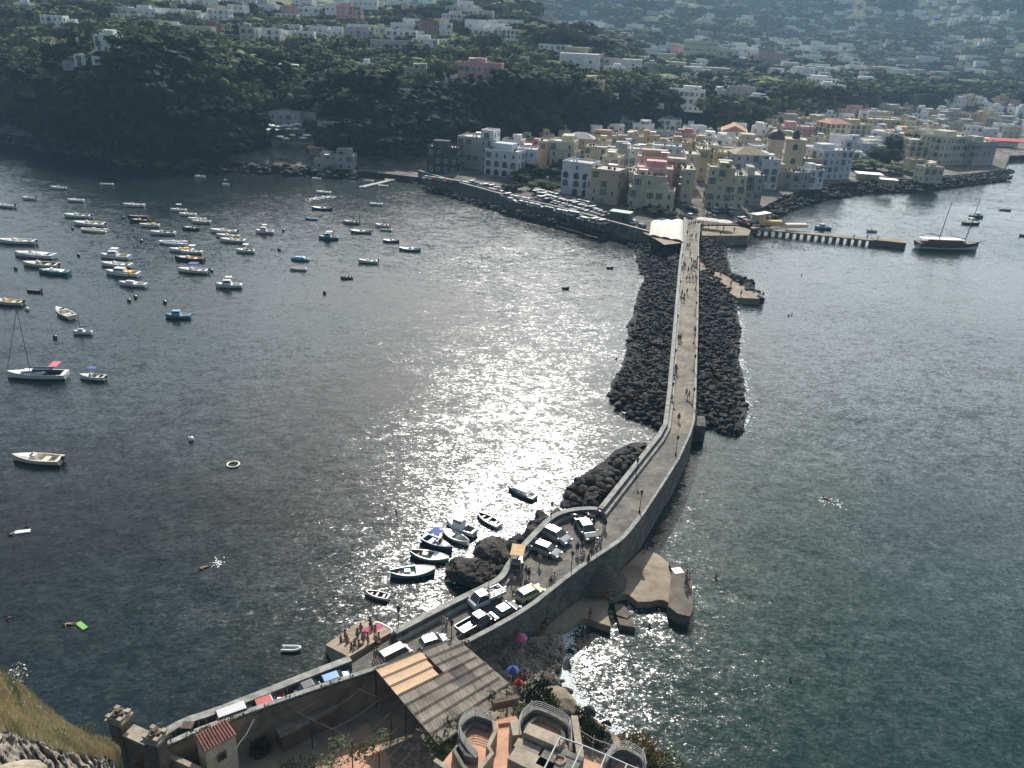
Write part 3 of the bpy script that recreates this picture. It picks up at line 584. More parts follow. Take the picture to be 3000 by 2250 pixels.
def house(x,y,wpx,h,d,rot,col,fl=3,opt='',label=None,mode='t',hpx=None,detail=2,cat=None,name=None):
    if mode=='t':
        q=P(x,y,5+h)
        for _ in range(8): g=hterr(q.x,q.y); q=P(x,y,g+h)
    else:
        q=G(x,y)
        if q is None: return None
        g=q.z
        if hpx: h=hpx*depth(q)/FPX/max(.6,math.cos(math.atan2(HC-g,math.hypot(q.x,q.y))))
    z=depth(q)/FPX; w=wpx*z/max(.35,math.cos(R(rot))); rr=R(rot)
    big=h>9
    name=name or ('apartment_building' if big else 'house')
    c=Vector((q.x,q.y,g-.3)); BLD.append((q.x-math.sin(rr)*d/2,q.y+math.cos(rr)*d/2,(w+d)/4))
    m=PL[col]; rf=ROOFG if 'G' in opt else TILE if 'T' in opt else TILEY if 'Y' in opt else ROOF
    if detail==-1:
        F=FARB; M_=Matrix.Translation(c)@Matrix.Rotation(rr,4,'Z'); b=MB(); b.mi=list(PL).index(col); b.box((0,d/2,h/2),(w,d,h)); b.mi=len(PL); b.box((0,d/2,h+.15),(w*.97,d*.97,.3)); b.mi=len(PL)+1; b.box((-w*.25,0,h*.55),(1.1,.2,1.5)); b.box((w*.25,0,h*.55),(1.1,.2,1.5)); o=len(F.v); F.v+=[tuple(M_@Vector(v)) for v in b.v]; F.f+=[tuple(i+o for i in f) for f in b.f]; F.m+=b.m; return None
    if detail==0:      # small in the picture: one mesh
        b=MB(); b.mi=0; b.box((0,d/2,h/2),(w,d,h)); b.mi=1; b.box((0,d/2,h+.15),(w*.97,d*.97,.3)); b.mi=0
        if w>7: b.box((w*U(-.25,.25),d*.6,h+1.2),(w*.35,d*.4,2.4))
        b.mi=2
        for k in range(max(1,int(w/4))): b.box((-w/2+(k+.5)*w/max(1,int(w/4)),0,h*.55),(1.1,.2,1.5))
        o=b.build('house',[m,rf,GLASS]); o.location=c; o.rotation_euler=(0,0,rr); tag(o,label,'house'); 
        if not label: BITEMS.append((o,f'{CN[col]} '+('long ' if wpx>45 else 'tiny ' if wpx<16 else 'small ')+'flat roofed house'))
        return o
    r=emp(name,c,rr); tag(r,label,cat or ('building' if big else 'house'))
    if not label:
        sz={1:'one',2:'two',3:'three',4:'four',5:'five'}.get(fl,'five'); 
        BITEMS.append((r,f'{CN[col]} {sz}-storey '+('building' if big else 'house')+(' with tiled roof' if ('T' in opt or 'Y' in opt) else '')))
    b=MB(); b.box((0,d/2,h/2),(w,d,h)); 
    hip='H' in opt or 'P' in opt
    if not hip:
        for (cx,cy,sx,sy) in ((0,.15,w,.3),(0,d-.15,w,.3),(-w/2+.15,d/2,.3,d-.6),(w/2-.15,d/2,.3,d-.6)): b.box((cx,cy,h+.35),(sx,sy,.7))
    if 'C' in opt:
        for k in range(int(w/1.1)): b.box((-w/2+.5+k*1.1,.17,h+1.0),(.55,.36,.62))
    b.build('wall',m,r)
    b=MB()
    if 'H' in opt: # hip
        e=.5; vs=[(-w/2-e,-e,h),(w/2+e,-e,h),(w/2+e,d+e,h),(-w/2-e,d+e,h),(-w/2+w*.35,d/2,h+2.6),(w/2-w*.35,d/2,h+2.6)]; b.add(vs,[(0,1,5,4),(1,2,5),(2,3,4,5),(3,0,4),(3,2,1,0)])
    elif 'P' in opt: # pitched gable, ridge front-back
        e=.3; vs=[(-w/2-e,-e,h-.2),(0,-e,h+w*.22),(w/2+e,-e,h-.2),(-w/2-e,d+e,h-.2),(0,d+e,h+w*.22),(w/2+e,d+e,h-.2)]; b.add(vs,[(0,1,4,3),(1,2,5,4),(0,2,1),(3,4,5),(0,3,5,2)])
    else: b.box((0,d/2,h+.06),(w-.62,d-.62,.12))
    b.build('roof',rf,r)
    # windows
    kinds='n'; fh=h/fl
    V2=Vector((q.x,q.y)); 
    faces=[((0,0),0,w)]
    nr=Vector((math.cos(rr),math.sin(rr)))
    if nr.dot(V2)<0: faces.append(((w/2,d/2),PI/2,d))
    elif -nr.dot(V2)<0: faces.append(((-w/2,d/2),-PI/2,d))
    step=3.1 if detail==2 else 3.8
    cnt=0
    for (cx,cy),a,ww in faces:
        nwin=max(1,int(ww/step))
        for f in range(fl):
            for k in range(nwin):
                if rnd()<.13 and 'R' not in opt: continue
                u=-ww/2+(k+.5)*ww/nwin+(0 if 'R' in opt else U(-.3,.3)); kd='a' if ('A' in opt and f<fl-1 and a==0) else 'd' if (f>0 and rnd()<.45) else 'n' if rnd()<.85 else 's'
                o=bpy.data.objects.new('window',winmesh(kd)); COL.objects.link(o); o.parent=r
                zz=f*fh+fh*.5+(.1 if kd!='s' else .4); 
                ox=cx+u*math.cos(a); oy=cy+u*math.sin(a); o.location=(ox+(.02 if a>0 else -.02 if a<0 else 0),oy-(.02 if a==0 else 0),zz); o.rotation_euler=(0,0,a); cnt+=1
                if detail==2 and kd=='d' and rnd()<.6 and ('B' in opt or rnd()<.3):
                    b=MB(); b.box((0,-.5,-1.25),(2.4,1.0,.14)); b.mi=1
                    for sx in (-1.15,-.6,0,.6,1.15): b.box((sx,-.97,-.7),(.05,.05,1.0))
                    b.box((0,-.97,-.2),(2.4,.06,.06)); o2=b.build('balcony',[BAL,IRON],r); o2.location=o.location; o2.rotation_euler=(0,0,a)
        if 'L' in opt and a==0:
            for f in range(1,fl): b=MB(); b.box((0,-.55,f*fh+.1),(w*.96,1.1,.16)); b.mi=1; b.box((0,-1.07,f*fh+1.05),(w*.96,.05,.05)); [b.box((-w*.48+k*.96*w/12,-1.07,f*fh+.6),(.04,.04,.9)) for k in range(13)]; b.build('balcony',[BAL,IRON],r)
    if not hip and detail==2 or (detail==1 and rnd()<.5 and not hip):
        if rnd()<.75 and w>6:
            rw_=w*U(.3,.6); b=MB(); b.box((w*U(-.18,.18),d*U(.55,.65),h+.12+1.3),(rw_,d*.5,2.6)); b.build('roof_room',m,r)
        for _ in range(random.randrange(1,4)):
            b=MB(); b.box((w*U(-.42,.42),d*U(.1,.5),h+.7),(.5,.5,1.2)); b.box((0,0,0),(.01,.01,.01)) if 0 else None; b.build('chimney',m,r)
        if rnd()<.5: b=MB(); xx=w*U(-.3,.3); yy=d*U(.2,.5); b.tube([(xx,yy,h),(xx,yy,h+3)],.04,4); b.box((xx,yy,h+2.8),(1.,.04,.04)); b.build('antenna',IRON,r)
        if rnd()<.45 and w>7: b=MB(); xx=w*U(-.25,.2); b.box((xx,d*.25,h+2.4),(3.2,2.6,.08)); [b.tube([(xx+i*1.5,d*.25+j*1.2,h),(xx+i*1.5,d*.25+j*1.2,h+2.4)],.05,4) for i in (-1,1) for j in (-1,1)]; b.build('roof_awning',WHITE if rnd()<.6 else CRM,r)
        for _ in range(random.randrange(0,4)): b=MB(); b.lathe((w*U(-.42,.42),d*U(.06,.2),h+.5),[(.2,0),(.5,.5),(.4,.9),(.1,1.2)],6); b.build('roof_plant',PLANT,r)
    return r
T_=[ # x,ytop,wpx,h,d,rot,col,floors,opt,label   (town by the quay and beyond)
(1296,434,92,12,10,-8,'k',3,'C','dark stone tower house with white battlements at the quay end'),
(1385,404,92,15,12,-18,'g',4,'B','tall grey-beige building between the dark battlemented house and white arcaded building'),
(1428,384,38,19,8,-18,'w',5,'','narrow white roof tower block highest above the quay buildings'),
(1468,443,98,12,12,-22,'b',3,'AR','bluish white building with arcades facing the quay car park'),
(1544,440,58,12,10,-5,'b',3,'B','bluish white block with balconies beside the arcaded building'),
(1591,416,30,14,12,-10,'o',4,'','slim peach building squeezed beside the cream balcony block'),
(1648,417,70,15,12,-12,'c',4,'LB','cream corner block with wraparound balconies behind the shrubs'),
(1690,478,82,14,10,-25,'b',4,'A','bluish white block with recessed loggias above the car park'),
(1772,500,78,14,12,-25,'o',4,'B','ochre topped block with roof terrace beside the loggia building'),
(1762,528,84,9,9,-30,'b',2,'','low white house with blue tint in front of the ochre topped block'),
(1838,505,40,12,16,-30,'w',4,'B',None),
(1905,518,96,13,9,-8,'s',3,'','blank sand coloured block nearest the kiosk end of the quay'),
(1935,560,82,8,7,-10,'c',2,'','low cream battered house just behind the white fabric canopy'),
(1868,552,50,8,8,-10,'s',2,'',None),
(1920,496,104,15,10,-8,'p',3,'','pink block with terrace in the row beside the main street'),
(1940,465,140,17,10,-8,'o',4,'R','long peach building behind the pink block'),
(1700,404,82,10,9,-5,'o',2,'H',None),(1765,398,95,9,9,-5,'o',2,'',None),(1845,400,80,9,9,-5,'s',2,'',None),(1745,432,60,10,9,-15,'c',3,'',None),(1665,446,50,9,9,-15,'g',2,'',None),
(1820,436,76,12,10,-10,'g',3,'',None),(1790,462,50,12,10,-18,'c',3,'',None),(1880,440,70,14,10,-8,'b',4,'',None),(1955,430,84,14,10,-8,'b',4,'','blue-grey block with white roof terraces behind the peach building'),
(1525,446,60,10,9,-15,'o',3,'',None),(1560,425,60,9,9,-12,'r',2,'T',None),(1500,412,60,9,9,-10,'w',2,'',None),(1610,440,50,9,9,-10,'w',2,'',None),
(1958,352,78,10,12,-5,'w',3,'G','white building with pale green roof under the wooded slope'),(1886,366,62,9,10,-5,'w',2,'B',None),(1826,352,64,9,10,-10,'g',2,'B',None),(2010,392,60,8,8,-5,'r',2,'',None),(1900,398,64,7,8,-5,'y',2,'',None),
(1990,418,66,10,9,-5,'o',3,'',None),(2030,455,42,16,14,-5,'g',5,'B',None),(2064,440,36,15,14,-5,'y',4,'B',None),(2090,428,34,14,14,-5,'c',4,'',None),(2112,448,38,12,14,-10,'y',4,'','bright yellow house closing the view up the main street'),
(2020,500,36,15,16,-5,'s',5,'B',None),
(2138,516,104,14,12,-4,'c',4,'','big blank cream block at the right corner of the main street'),
(2118,494,74,17,8,-4,'s',5,'',None),
(2215,516,50,13,14,-4,'g',4,'B',None),
(2205,452,100,16,12,3,'v',4,'HYRB','lavender palazzo with hipped yellowish tile roof beside the bell tower'),
(2262,470,56,14,14,6,'b',4,'B',None),
(2152,384,72,11,20,-12,'w',3,'PT','white gabled hall with salmon roof behind the church'),
(2195,412,70,9,16,-8,'s',2,'','church nave with pale sloping roof beside the dark dome'),
(2090,402,70,9,10,-5,'w',3,'',None),(2060,378,56,8,9,-5,'r',2,'',None),(2050,415,50,9,9,-5,'o',2,'',None),
(2300,502,60,8,9,12,'s',2,'',None),(2350,508,60,8,9,15,'g',2,'',None),(2396,500,50,9,9,20,'w',3,'',None),
(2385,468,56,11,10,12,'o',3,'',None),(2460,443,104,15,12,24,'b',4,'R','large bluish white seafront block with shuttered windows right of the bell tower'),
(2400,432,110,10,12,10,'g',2,'',None),
(2560,428,76,7,14,0,'s',2,'','brown stone hotel with curved garden terrace above the shore'),
(2545,412,90,7,12,5,'w',1,'','long low building with bright white roof behind the brown hotel'),
(2720,414,96,13,16,-6,'c',4,'R','left wing of the large cream seafront hotel'),(2816,402,104,17,16,30,'c',4,'RB','tall cream seafront hotel front on the point'),(2895,418,86,14,14,30,'g',3,'','dark shaded end block of the seafront hotel on the point'),(2740,492,60,8,8,10,'c',2,'',None),(2690,470,44,7,7,0,'o',2,'',None),
(2345,372,104,9,12,3,'p',2,'R','long pink building with white roof edge behind the church dome'),(2340,348,90,8,12,3,'g',2,'',None),(2410,350,90,9,12,3,'s',3,'',None),
(2466,362,70,14,14,18,'c',4,'TH','cream palazzo with small red tiled roof in the middle of town'),(2525,366,70,13,14,12,'s',4,'R',None),(2600,352,108,11,14,6,'y',3,'R','long yellow palazzo with dark windows in the middle of town'),
(2500,320,90,10,14,6,'p',3,'',None),(2580,328,80,9,14,3,'s',3,'',None),(2640,318,70,9,14,30,'g',3,'',None),
(2485,282,70,9,14,3,'w',2,'',None),(2540,268,70,9,14,0,'w',2,'',None),(2600,290,90,9,14,3,'w',3,'',None),(2665,296,80,10,20,25,'g',4,'',None),(2720,268,76,13,14,10,'c',4,'',None),(2672,226,70,10,14,0,'c',3,'',None),(2740,232,60,7,12,0,'s',2,'',None),(2800,240,110,6,14,0,'s',1,'',None),
(2705,245,50,9,12,0,'w',3,'',None),(2862,264,70,10,14,5,'s',3,'',None),(2820,300,90,9,14,0,'w',2,'',None),(2800,330,90,9,14,3,'g',2,'',None),(2880,300,70,9,14,0,'g',3,'',None),(2960,268,90,10,14,0,'c',3,'',None),
(2850,362,70,7,12,0,'g',2,'',None),(2960,352,80,8,12,10,'g',2,'',None),(2900,378,60,6,10,5,'w',1,'',None),(2700,355,70,7,10,0,'w',2,'',None),(2760,360,70,6,10,0,'g',1,'',None),(2640,385,80,7,12,5,'y',2,'',None),(2590,396,60,6,10,5,'w',1,'',None),
(2420,232,80,14,16,0,'w',4,'','tall white block standing above the pale houses'),(2345,210,88,10,14,0,'w',3,'',None),(2440,250,80,9,14,0,'w',2,'',None),(2545,232,70,8,14,0,'w',2,'',None),(2390,268,70,8,12,0,'g',2,'',None),
]
for t in T_: house(t[0],t[1],t[2],t[3]*.86,t[4],t[5],t[6],t[7],t[8],t[9])
H_=[ # x,ybase,wpx,hpx,rot,col,floors,opt,label   (hill houses)
(157,95,64,44,5,'w',3,'','large white villa with grey windows highest on the left slope'),(212,95,44,24,5,'w',2,'',None),(65,28,46,18,0,'w',1,'',None),(12,132,24,10,0,'w',1,'',None),
(235,150,60,34,-8,'w',2,'',None),(185,160,50,26,-8,'w',2,'A',None),(312,150,64,42,5,'w',3,'B','white stepped villa with terraces beside the cypress'),(350,166,44,18,5,'w',1,'',None),(250,195,60,30,0,'w',2,'A',None),(300,190,60,20,0,'w',1,'A',None),(215,205,60,22,0,'g',1,'',None),
(345,42,64,20,0,'w',1,'',None),(415,48,86,20,0,'w',1,'',None),(490,50,86,22,0,'w',1,'',None),(375,92,80,16,0,'s',1,'',None),(360,52,70,9,0,'w',1,'',None),
(545,55,64,22,0,'w',2,'',None),(640,58,64,28,0,'w',2,'',None),(590,60,40,18,0,'w',1,'',None),(500,85,50,9,0,'w',1,'',None),(570,102,100,22,0,'s',1,'',None),(625,98,50,22,0,'m',1,'',None),(555,108,60,10,0,'p',1,'',None),
(725,118,44,34,0,'l',2,'',None),(790,120,64,32,0,'w',2,'A',None),(872,130,96,34,4,'w',2,'B','long white terraced house among the mid slope orchards'),(855,92,50,16,0,'w',1,'',None),(930,98,66,18,0,'w',1,'',None),(980,118,50,26,0,'w',2,'',None),(735,76,44,8,0,'w',1,'',None),
(655,22,56,20,0,'w',2,'',None),(740,28,50,16,0,'w',1,'',None),(800,32,40,14,0,'w',1,'',None),(840,62,60,18,0,'w',2,'',None),(905,50,60,24,0,'w',2,'',None),(860,48,70,20,0,'p',1,'',None),(925,38,70,16,0,'w',1,'',None),(990,28,50,14,0,'w',1,'',None),(520,12,60,12,0,'w',1,'',None),(560,8,50,10,0,'w',1,'',None),
(825,214,100,10,3,'w',1,'',None),(975,228,46,18,0,'w',1,'',None),(890,248,46,10,0,'w',1,'',None),
(1022,55,72,34,0,'p',3,'','tall pink block at the ridge with white roof line'),(1058,95,80,20,0,'w',1,'',None),(1040,112,110,22,0,'l',2,'',None),(1120,118,50,34,0,'c',2,'',None),(1175,122,90,30,0,'w',2,'',None),(1145,148,120,26,0,'l',1,'',None),(1255,102,60,36,0,'m',3,'','dark red block among the ridge houses'),(1300,104,46,34,0,'w',2,'',None),(1340,66,92,22,0,'w',2,'A','white palazzo with arches on the ridge between tree clumps'),(1205,78,50,20,0,'w',1,'',None),(1245,138,76,20,0,'w',2,'',None),(1225,112,70,10,0,'w',1,'',None),(1300,152,50,18,0,'g',1,'',None),
(1410,118,46,30,0,'w',2,'',None),(1482,126,74,36,0,'w',3,'B','white three-storey building among the trees right of the ridge'),(1640,98,40,20,0,'w',2,'',None),(1625,160,96,26,0,'w',2,'',None),(1525,188,50,20,0,'w',1,'',None),
(1404,250,128,60,-6,'p',2,'RB','large salmon pink villa on the wooded cliff top'),
(1216,228,66,26,0,'g',1,'',None),(1070,200,50,12,0,'w',1,'',None),(1262,262,50,18,0,'w',1,'',None),(1325,240,46,18,0,'w',1,'',None),(1180,268,60,6,0,'w',1,'',None),(1300,274,90,6,0,'w',1,'',None),
(1750,206,120,34,0,'l',2,'','pale lilac long building on the slope behind the cliff wood'),(1800,226,60,26,0,'w',2,'',None),(1868,186,66,20,0,'w',2,'',None),(1730,268,80,30,0,'c',2,'',None),(1710,256,60,18,0,'w',1,'',None),(1792,288,40,12,0,'w',1,'',None),(1895,210,66,16,0,'g',1,'',None),(1930,240,90,10,0,'w',1,'',None),
(2006,326,100,58,-12,'w',3,'R','white three-storey house standing alone above the town trees'),(1920,316,50,12,0,'w',1,'',None),
(2050,185,100,58,0,'c',4,'R','huge cream hotel with stepped wings behind the town'),(2120,188,80,40,0,'c',3,'',None),(2165,165,50,22,0,'w',2,'',None),(2030,232,70,14,0,'w',1,'',None),
(2140,268,50,26,0,'w',2,'',None),(2172,292,76,34,0,'l',2,'',None),(2110,288,50,22,0,'w',1,'',None),(2225,300,50,14,0,'w',1,'',None),(2262,192,84,34,0,'r',3,'',None),(2225,196,40,12,0,'w',1,'',None),(2375,182,90,16,0,'w',1,'',None),(2475,195,44,22,0,'w',2,'',None),(2315,235,50,20,0,'w',1,'',None),(2265,205,60,14,0,'w',1,'',None),
(1960,150,60,22,0,'w',2,'',None),(1900,158,50,16,0,'w',1,'',None),(1860,140,50,20,0,'w',2,'',None),(1800,130,50,18,0,'w',1,'',None),(1755,140,40,14,0,'w',1,'',None),(1985,170,40,30,0,'p',2,'',None),
(835,372,90,38,-3,'g',2,'R','grey-white restaurant with glass front on posts above the cove'),(835,350,60,10,0,'g',1,'',None),(965,372,70,14,0,'g',1,'',None),(1030,376,44,20,0,'g',1,'',None),(775,352,70,16,0,'g',1,'',None),(905,350,40,18,0,'g',1,'',None),
(1000,495,70,38,0,'g',2,'','dark blue-grey boathouse with white sheet roof by the cove'),(950,500,60,30,0,'g',1,'T','dark house with brown roof beside the cove boathouse'),
]
for t in H_: house(t[0],t[1],t[2],8,(7 if t[2]<60 else 9),t[4],t[5],t[6],t[7],t[8],mode='h',hpx=t[3],detail=2 if t[8] else 1,name='villa' if t[2]>50 and t[3]>25 else None)
# far and infill houses
def spaced(x,y,r): return all((x-a)**2+(y-b_)**2>(r+c_)**2 for a,b_,c_ in BLD)
k=0;tr=0
TP=[(1500,425),(1700,405),(1950,395),(2150,400),(2300,350),(2600,320),(2990,300),(3000,405),(2900,420),(2650,430),(2540,500),(2300,470),(2120,520),(1990,560),(1700,480)]
while k<140 and tr<2400:
    tr+=1; x=U(1490,3000);y=U(290,540)
    if not ptin((x,y),TP): continue
    q=G(x,y)
    if q is None or not spaced(q.x,q.y,4): continue
    house(x,y,U(6,10)/depth(q)*FPX,U(4,9),U(6,9),random.choice((-25,-10,0,5,10)),random.choice('wwwccssgoyb'),random.choice((2,2,3)),'',None,mode='h',detail=1); k+=1
k=0;tr=0
FARR=[((1150,0,2350,110),110,1.),((2000,60,3000,230),150,1.),((1650,110,2400,210),36,1.),((500,0,1100,45),18,.9),((2300,0,3000,70),50,.8)]
for (x0,y0,x1,y1),cnt,sf in FARR:
    k=0;tr=0
    while k<cnt and tr<cnt*12:
        tr+=1; x=U(x0,x1);y=y0+(y1-y0)*rnd()**.8
        q=G(x,y)
        if q is None or math.hypot(q.x,q.y)>3800: continue
        w_=U(10,26)*(1.6 if rnd()<.15 else 1)
        if not spaced(q.x,q.y,w_*.4): continue
        wpx=w_/depth(q)*FPX*sf
        house(x,y,max(wpx,9),U(5,10),U(8,12),U(-15,15),random.choice('wwwwwcsl'),2,'',None,mode='h',detail=0 if (k<8 and y0<100) or (k<10 and y0>=100) else -1); k+=1
o=FARB.build('distant_houses',list(PL.values())+[ROOF,GLASS],kind='stuff')
# church dome and bell tower
DOMEM=mat('dark_dome_tiles',(.055,.05,.045),.6,.3,1.5,.3)
q=P(2272,432,12); r=emp('church_dome',(q.x,q.y,hterr(q.x,q.y))); tag(r,'dark tiled church dome on a pale drum in the middle of the old town','church dome')
R_=28*depth(q)/FPX
b=MB(); b.lathe((0,0,0),[(R_*1.02,0),(R_*1.02,11.5),(R_*1.1,11.7),(R_*1.1,12.2)],16); b.build('drum',PL['s'],r)
b=MB(); b.lathe((0,0,12.2),[(R_*math.cos(t),R_*.95*math.sin(t)) for t in [i*PI/18 for i in range(9)]],20); b.build('dome',DOMEM,r,smooth=True)
b=MB(); b.lathe((0,0,12.2+R_*.93),[(.9,0),(.9,1.8),(1.1,2),(.7,2.8),(.1,3.3)],8); b.build('lantern_turret',PL['g'],r)
q=P(2335,405,22.5); g=hterr(q.x,q.y); r=emp('bell_tower',(q.x,q.y,g),R(-12)); tag(r,'sturdy pale bell tower with small dark dome beside the lavender palazzo','bell tower'); wt=56*depth(q)/FPX
b=MB(); b.box((0,wt/2,9),(wt,wt,18)); [b.box((0,wt/2,z),(wt+.7,wt+.7,.5)) for z in (6,12,18)]; [b.box((sx*wt*.46,-.05,9.5),(.6,.3,17)) for sx in (-1,1)]; b.build('wall',PL['s'],r)
b=MB(); b.lathe((0,wt/2,18.3),[(wt*.20,0),(wt*.20,1.4),(wt*.23,1.5),(wt*.18,2.6),(wt*.1,3.4),(.2,3.9),(.08,4.6)],10); b.build('dome',DOMEM,r)
for z in (15,9):
    for a,cx,cy in ((0,0,-.03),(PI/2,wt/2+.03,wt/2)):
        o=bpy.data.objects.new('window',winmesh('a')); COL.objects.link(o); o.parent=r; o.location=(cx,cy,z); o.rotation_euler=(0,0,a)
# low shore buildings, red awning
RED=mat('red_awning',(.55,.08,.09),.8,.1)
for (x0,x1,y,hh,m,l) in ((2872,3010,432,4.,RED,'long red awning over the waterfront bar beyond the hotel'),):
    q=G((x0+x1)/2,y); wd=(x1-x0)*depth(q)/FPX; r=emp('bar_awning',q); tag(r,l,'awning'); b=MB(); b.add([(-wd/2,0,hh),(wd/2,0,hh),(wd/2,7,hh+1.2),(-wd/2,7,hh+1.2),(-wd/2,0,hh-.3),(wd/2,0,hh-.3),(wd/2,7,hh+.9),(-wd/2,7,hh+.9)],[(0,1,2,3),(7,6,5,4),(0,4,5,1),(1,5,6,2),(2,6,7,3),(3,7,4,0)]); b.build('canopy',m,r)
    b=MB(); b.box((0,5,hh/2),(wd*.7,3,hh-.4)); b.build('wall',PL['w'],r)
for (x,y,wpx,dd,l) in ((2552,512,74,8,'white flat roofed beach bar shed beside the small boats on shore'),(2608,528,50,5,'long low white tarpaulin shed on the rocky shore'),(2240,628,70,3,'narrow pale roofed walkway shed along the breakwater start')):
    q=P(x,y,6.5); wd=wpx*depth(q)/FPX; r=emp('beach_shed',(q.x,q.y,3.5),R(-8 if x>2300 else 38)); tag(r,l,'shed'); b=MB(); b.box((0,dd/2,3.05),(wd,dd,.15)); b.build('roof',WHITE,r)
    for i in range(5):
        for j in (0,1): b=MB(); b.tube([((i/4-.5)*wd*.95,.2+j*(dd-.4),0),((i/4-.5)*wd*.95,.2+j*(dd-.4),3)],.08,4); b.build('post',FRM,r)
    b=MB(); b.box((0,dd*.7,1.2),(wd*.9,.2,2.4)); b.build('wall',PL['s'],r)
BM=[('the pink cliff villa',1404,220),('the battlemented stone house',1296,470),('the arcaded white building',1468,470),('the cream balcony block',1648,450),('the kiosk',1812,640),('the long peach building',1940,465),('the green-roofed building',1958,355),('the church dome',2272,400),('the bell tower',2335,440),('the white seafront block',2460,470),('the seafront hotel',2790,440),('the long yellow palazzo',2600,350),('the tall white block',2420,230),('the huge cream hotel',2060,150),('the lonely white house',2006,300),('the long lilac building',1750,200),('the ridge palazzo with arches',1340,60),('the dark red ridge block',1255,85),('the tall pink ridge block',1022,35),('the long orchard house',872,110),('the cypress villa',312,135),('the highest left villa',157,70),('the cove restaurant',835,350),('the red bar awning',2940,410),('the hazy mountain slope',2500,90),('the far right hillside',2900,150),('the distant valley',1700,60),('the dark pine belt',2750,200),('the far centre slope',2150,60)]
autolabel(BITEMS,BM)
for o,_ in BITEMS: o['group']='houses of the town and hills'
# ================= vegetation =================
def leafmat(k,c,c2): 
    m=mat('foliage_'+k,c,.95,.3,.5,0,col2=c2,spec=.1); return m
FOL=[leafmat('dark',(.040,.053,.026),(.016,.024,.012)),leafmat('mid',(.12,.145,.06),(.05,.065,.028)),leafmat('light',(.23,.26,.11),(.11,.135,.05)),leafmat('olive',(.18,.185,.10),(.08,.09,.05)),leafmat('backlit_shade',(.018,.026,.015),(.008,.012,.008))]  # last tone paints the shade of the backlit cliff slopes into the leaves
BARK=mat('bark',(.09,.07,.05),.95,.3)
def crownmesh(seed,kind='round',nq=520,leaf=.16):
    rs=random.Random(seed); V=[];F=[]
    lobes=[]
    nl={'round':9,'pine':8,'cypress':5}[kind]
    for i in range(nl):
        if kind=='round': c=Vector((rs.gauss(0,.30),rs.gauss(0,.30),.25+rs.uniform(0,.5))); r=rs.uniform(.22,.40)
        elif kind=='pine': a=rs.uniform(0,6.3); c=Vector((.42*math.cos(a)*rs.random()**.5,.42*math.sin(a)*rs.random()**.5,.75+rs.uniform(-.05,.08))); r=rs.uniform(.16,.24)
        else: c=Vector((0,0,.12+i*.19)); r=.15-.02*i
        lobes.append((c,r))
    for c,r in lobes:
        bm=bmesh.new(); bmesh.ops.create_icosphere(bm,subdivisions=1,radius=r*.78); o=len(V)
        for v in bm.verts: V.append(tuple(c+v.co*(1+.25*noise.noise(v.co*9+c*5))))
        F+=[[v.index+o for v in f.verts] for f in bm.faces]; bm.free()
    for k in range(nq):
        c,r=lobes[rs.randrange(nl)]; d=Vector((rs.gauss(0,1),rs.gauss(0,1),rs.gauss(0,1)+.3)).normalized(); p=c+d*r*rs.uniform(.75,1.12)
        n=(d+Vector((rs.uniform(-1,1),rs.uniform(-1,1),rs.uniform(-1,1)))*.7).normalized(); a=n.orthogonal().normalized(); b_=n.cross(a); s=leaf*rs.uniform(.4,1)*r*1.6
        o=len(V); V+= [tuple(p+a*s),tuple(p+b_*s*.7),tuple(p-a*s),tuple(p-b_*s*.7)]; F.append([o,o+1,o+2,o+3])
    return np.array(V),F
CR={'round':[crownmesh(i,'round') for i in range(5)],'pine':[crownmesh(20+i,'pine') for i in range(2)],'cypress':[crownmesh(30,'cypress',300)]}
CM_={}
for kd,l in CR.items():
    CM_[kd]=[]
    for i,(V_,F_) in enumerate(l):
        for fm in (FOL if kd=='round' else FOL[:1]):
            me=bpy.data.meshes.new('crown'); me.from_pydata(V_.tolist(),[],F_); me.materials.append(fm); CM_[kd].append(me)
b=MB(); b.tube([(0,0,-.1),(.02,.01,.25),(0,0,.5)],[.045,.035,.02],6); b.tube([(.02,.01,.25),(.18,.05,.5)],[.025,.01],5); b.tube([(.02,.01,.22),(-.15,-.08,.45)],[.025,.01],5); o=b.build('trunk',BARK); TRK=o.data; bpy.data.objects.remove(o)
b=MB(); b.tube([(0,0,-.1),(.02,.01,.4),(0,0,.75)],[.035,.025,.02],6); o=b.build('trunk',BARK); TRKP=o.data; bpy.data.objects.remove(o)
TITEMS=[]
def tree(p,hh,wd,kind='round',fi=None):
    nm={'round':'broadleaf_tree','pine':'umbrella_pine','cypress':'cypress_tree'}[kind]
    r=emp(nm,p,U(0,6.28)); r.scale=(wd,wd,hh)
    ms=CM_[kind]; fi=random.choice((0,0,1,1,2,3)) if fi is None else fi
    me=ms[random.randrange(5)*5+fi] if kind=='round' else random.choice(ms)
    c=bpy.data.objects.new('crown',me); COL.objects.link(c); c.parent=r
    t=bpy.data.objects.new('trunk',TRK if kind=='round' else TRKP); COL.objects.link(t); t.parent=r
    tag(r,None,'tree'); tone=['dark','mid green','light green','olive green','very dark'][fi] if kind=='round' else 'dark'
    szt='large' if hh>9 else 'medium' if hh>6 else 'small'
    TITEMS.append((r,f'{szt} {tone} '+{'round':'broadleaf tree','pine':'umbrella pine','cypress':'slender cypress'}[kind]))
    return r
def clear(x,y,r=1.5): return all((x-a)**2+(y-b_)**2>(c_*.9+r)**2 for a,b_,c_ in BLD)
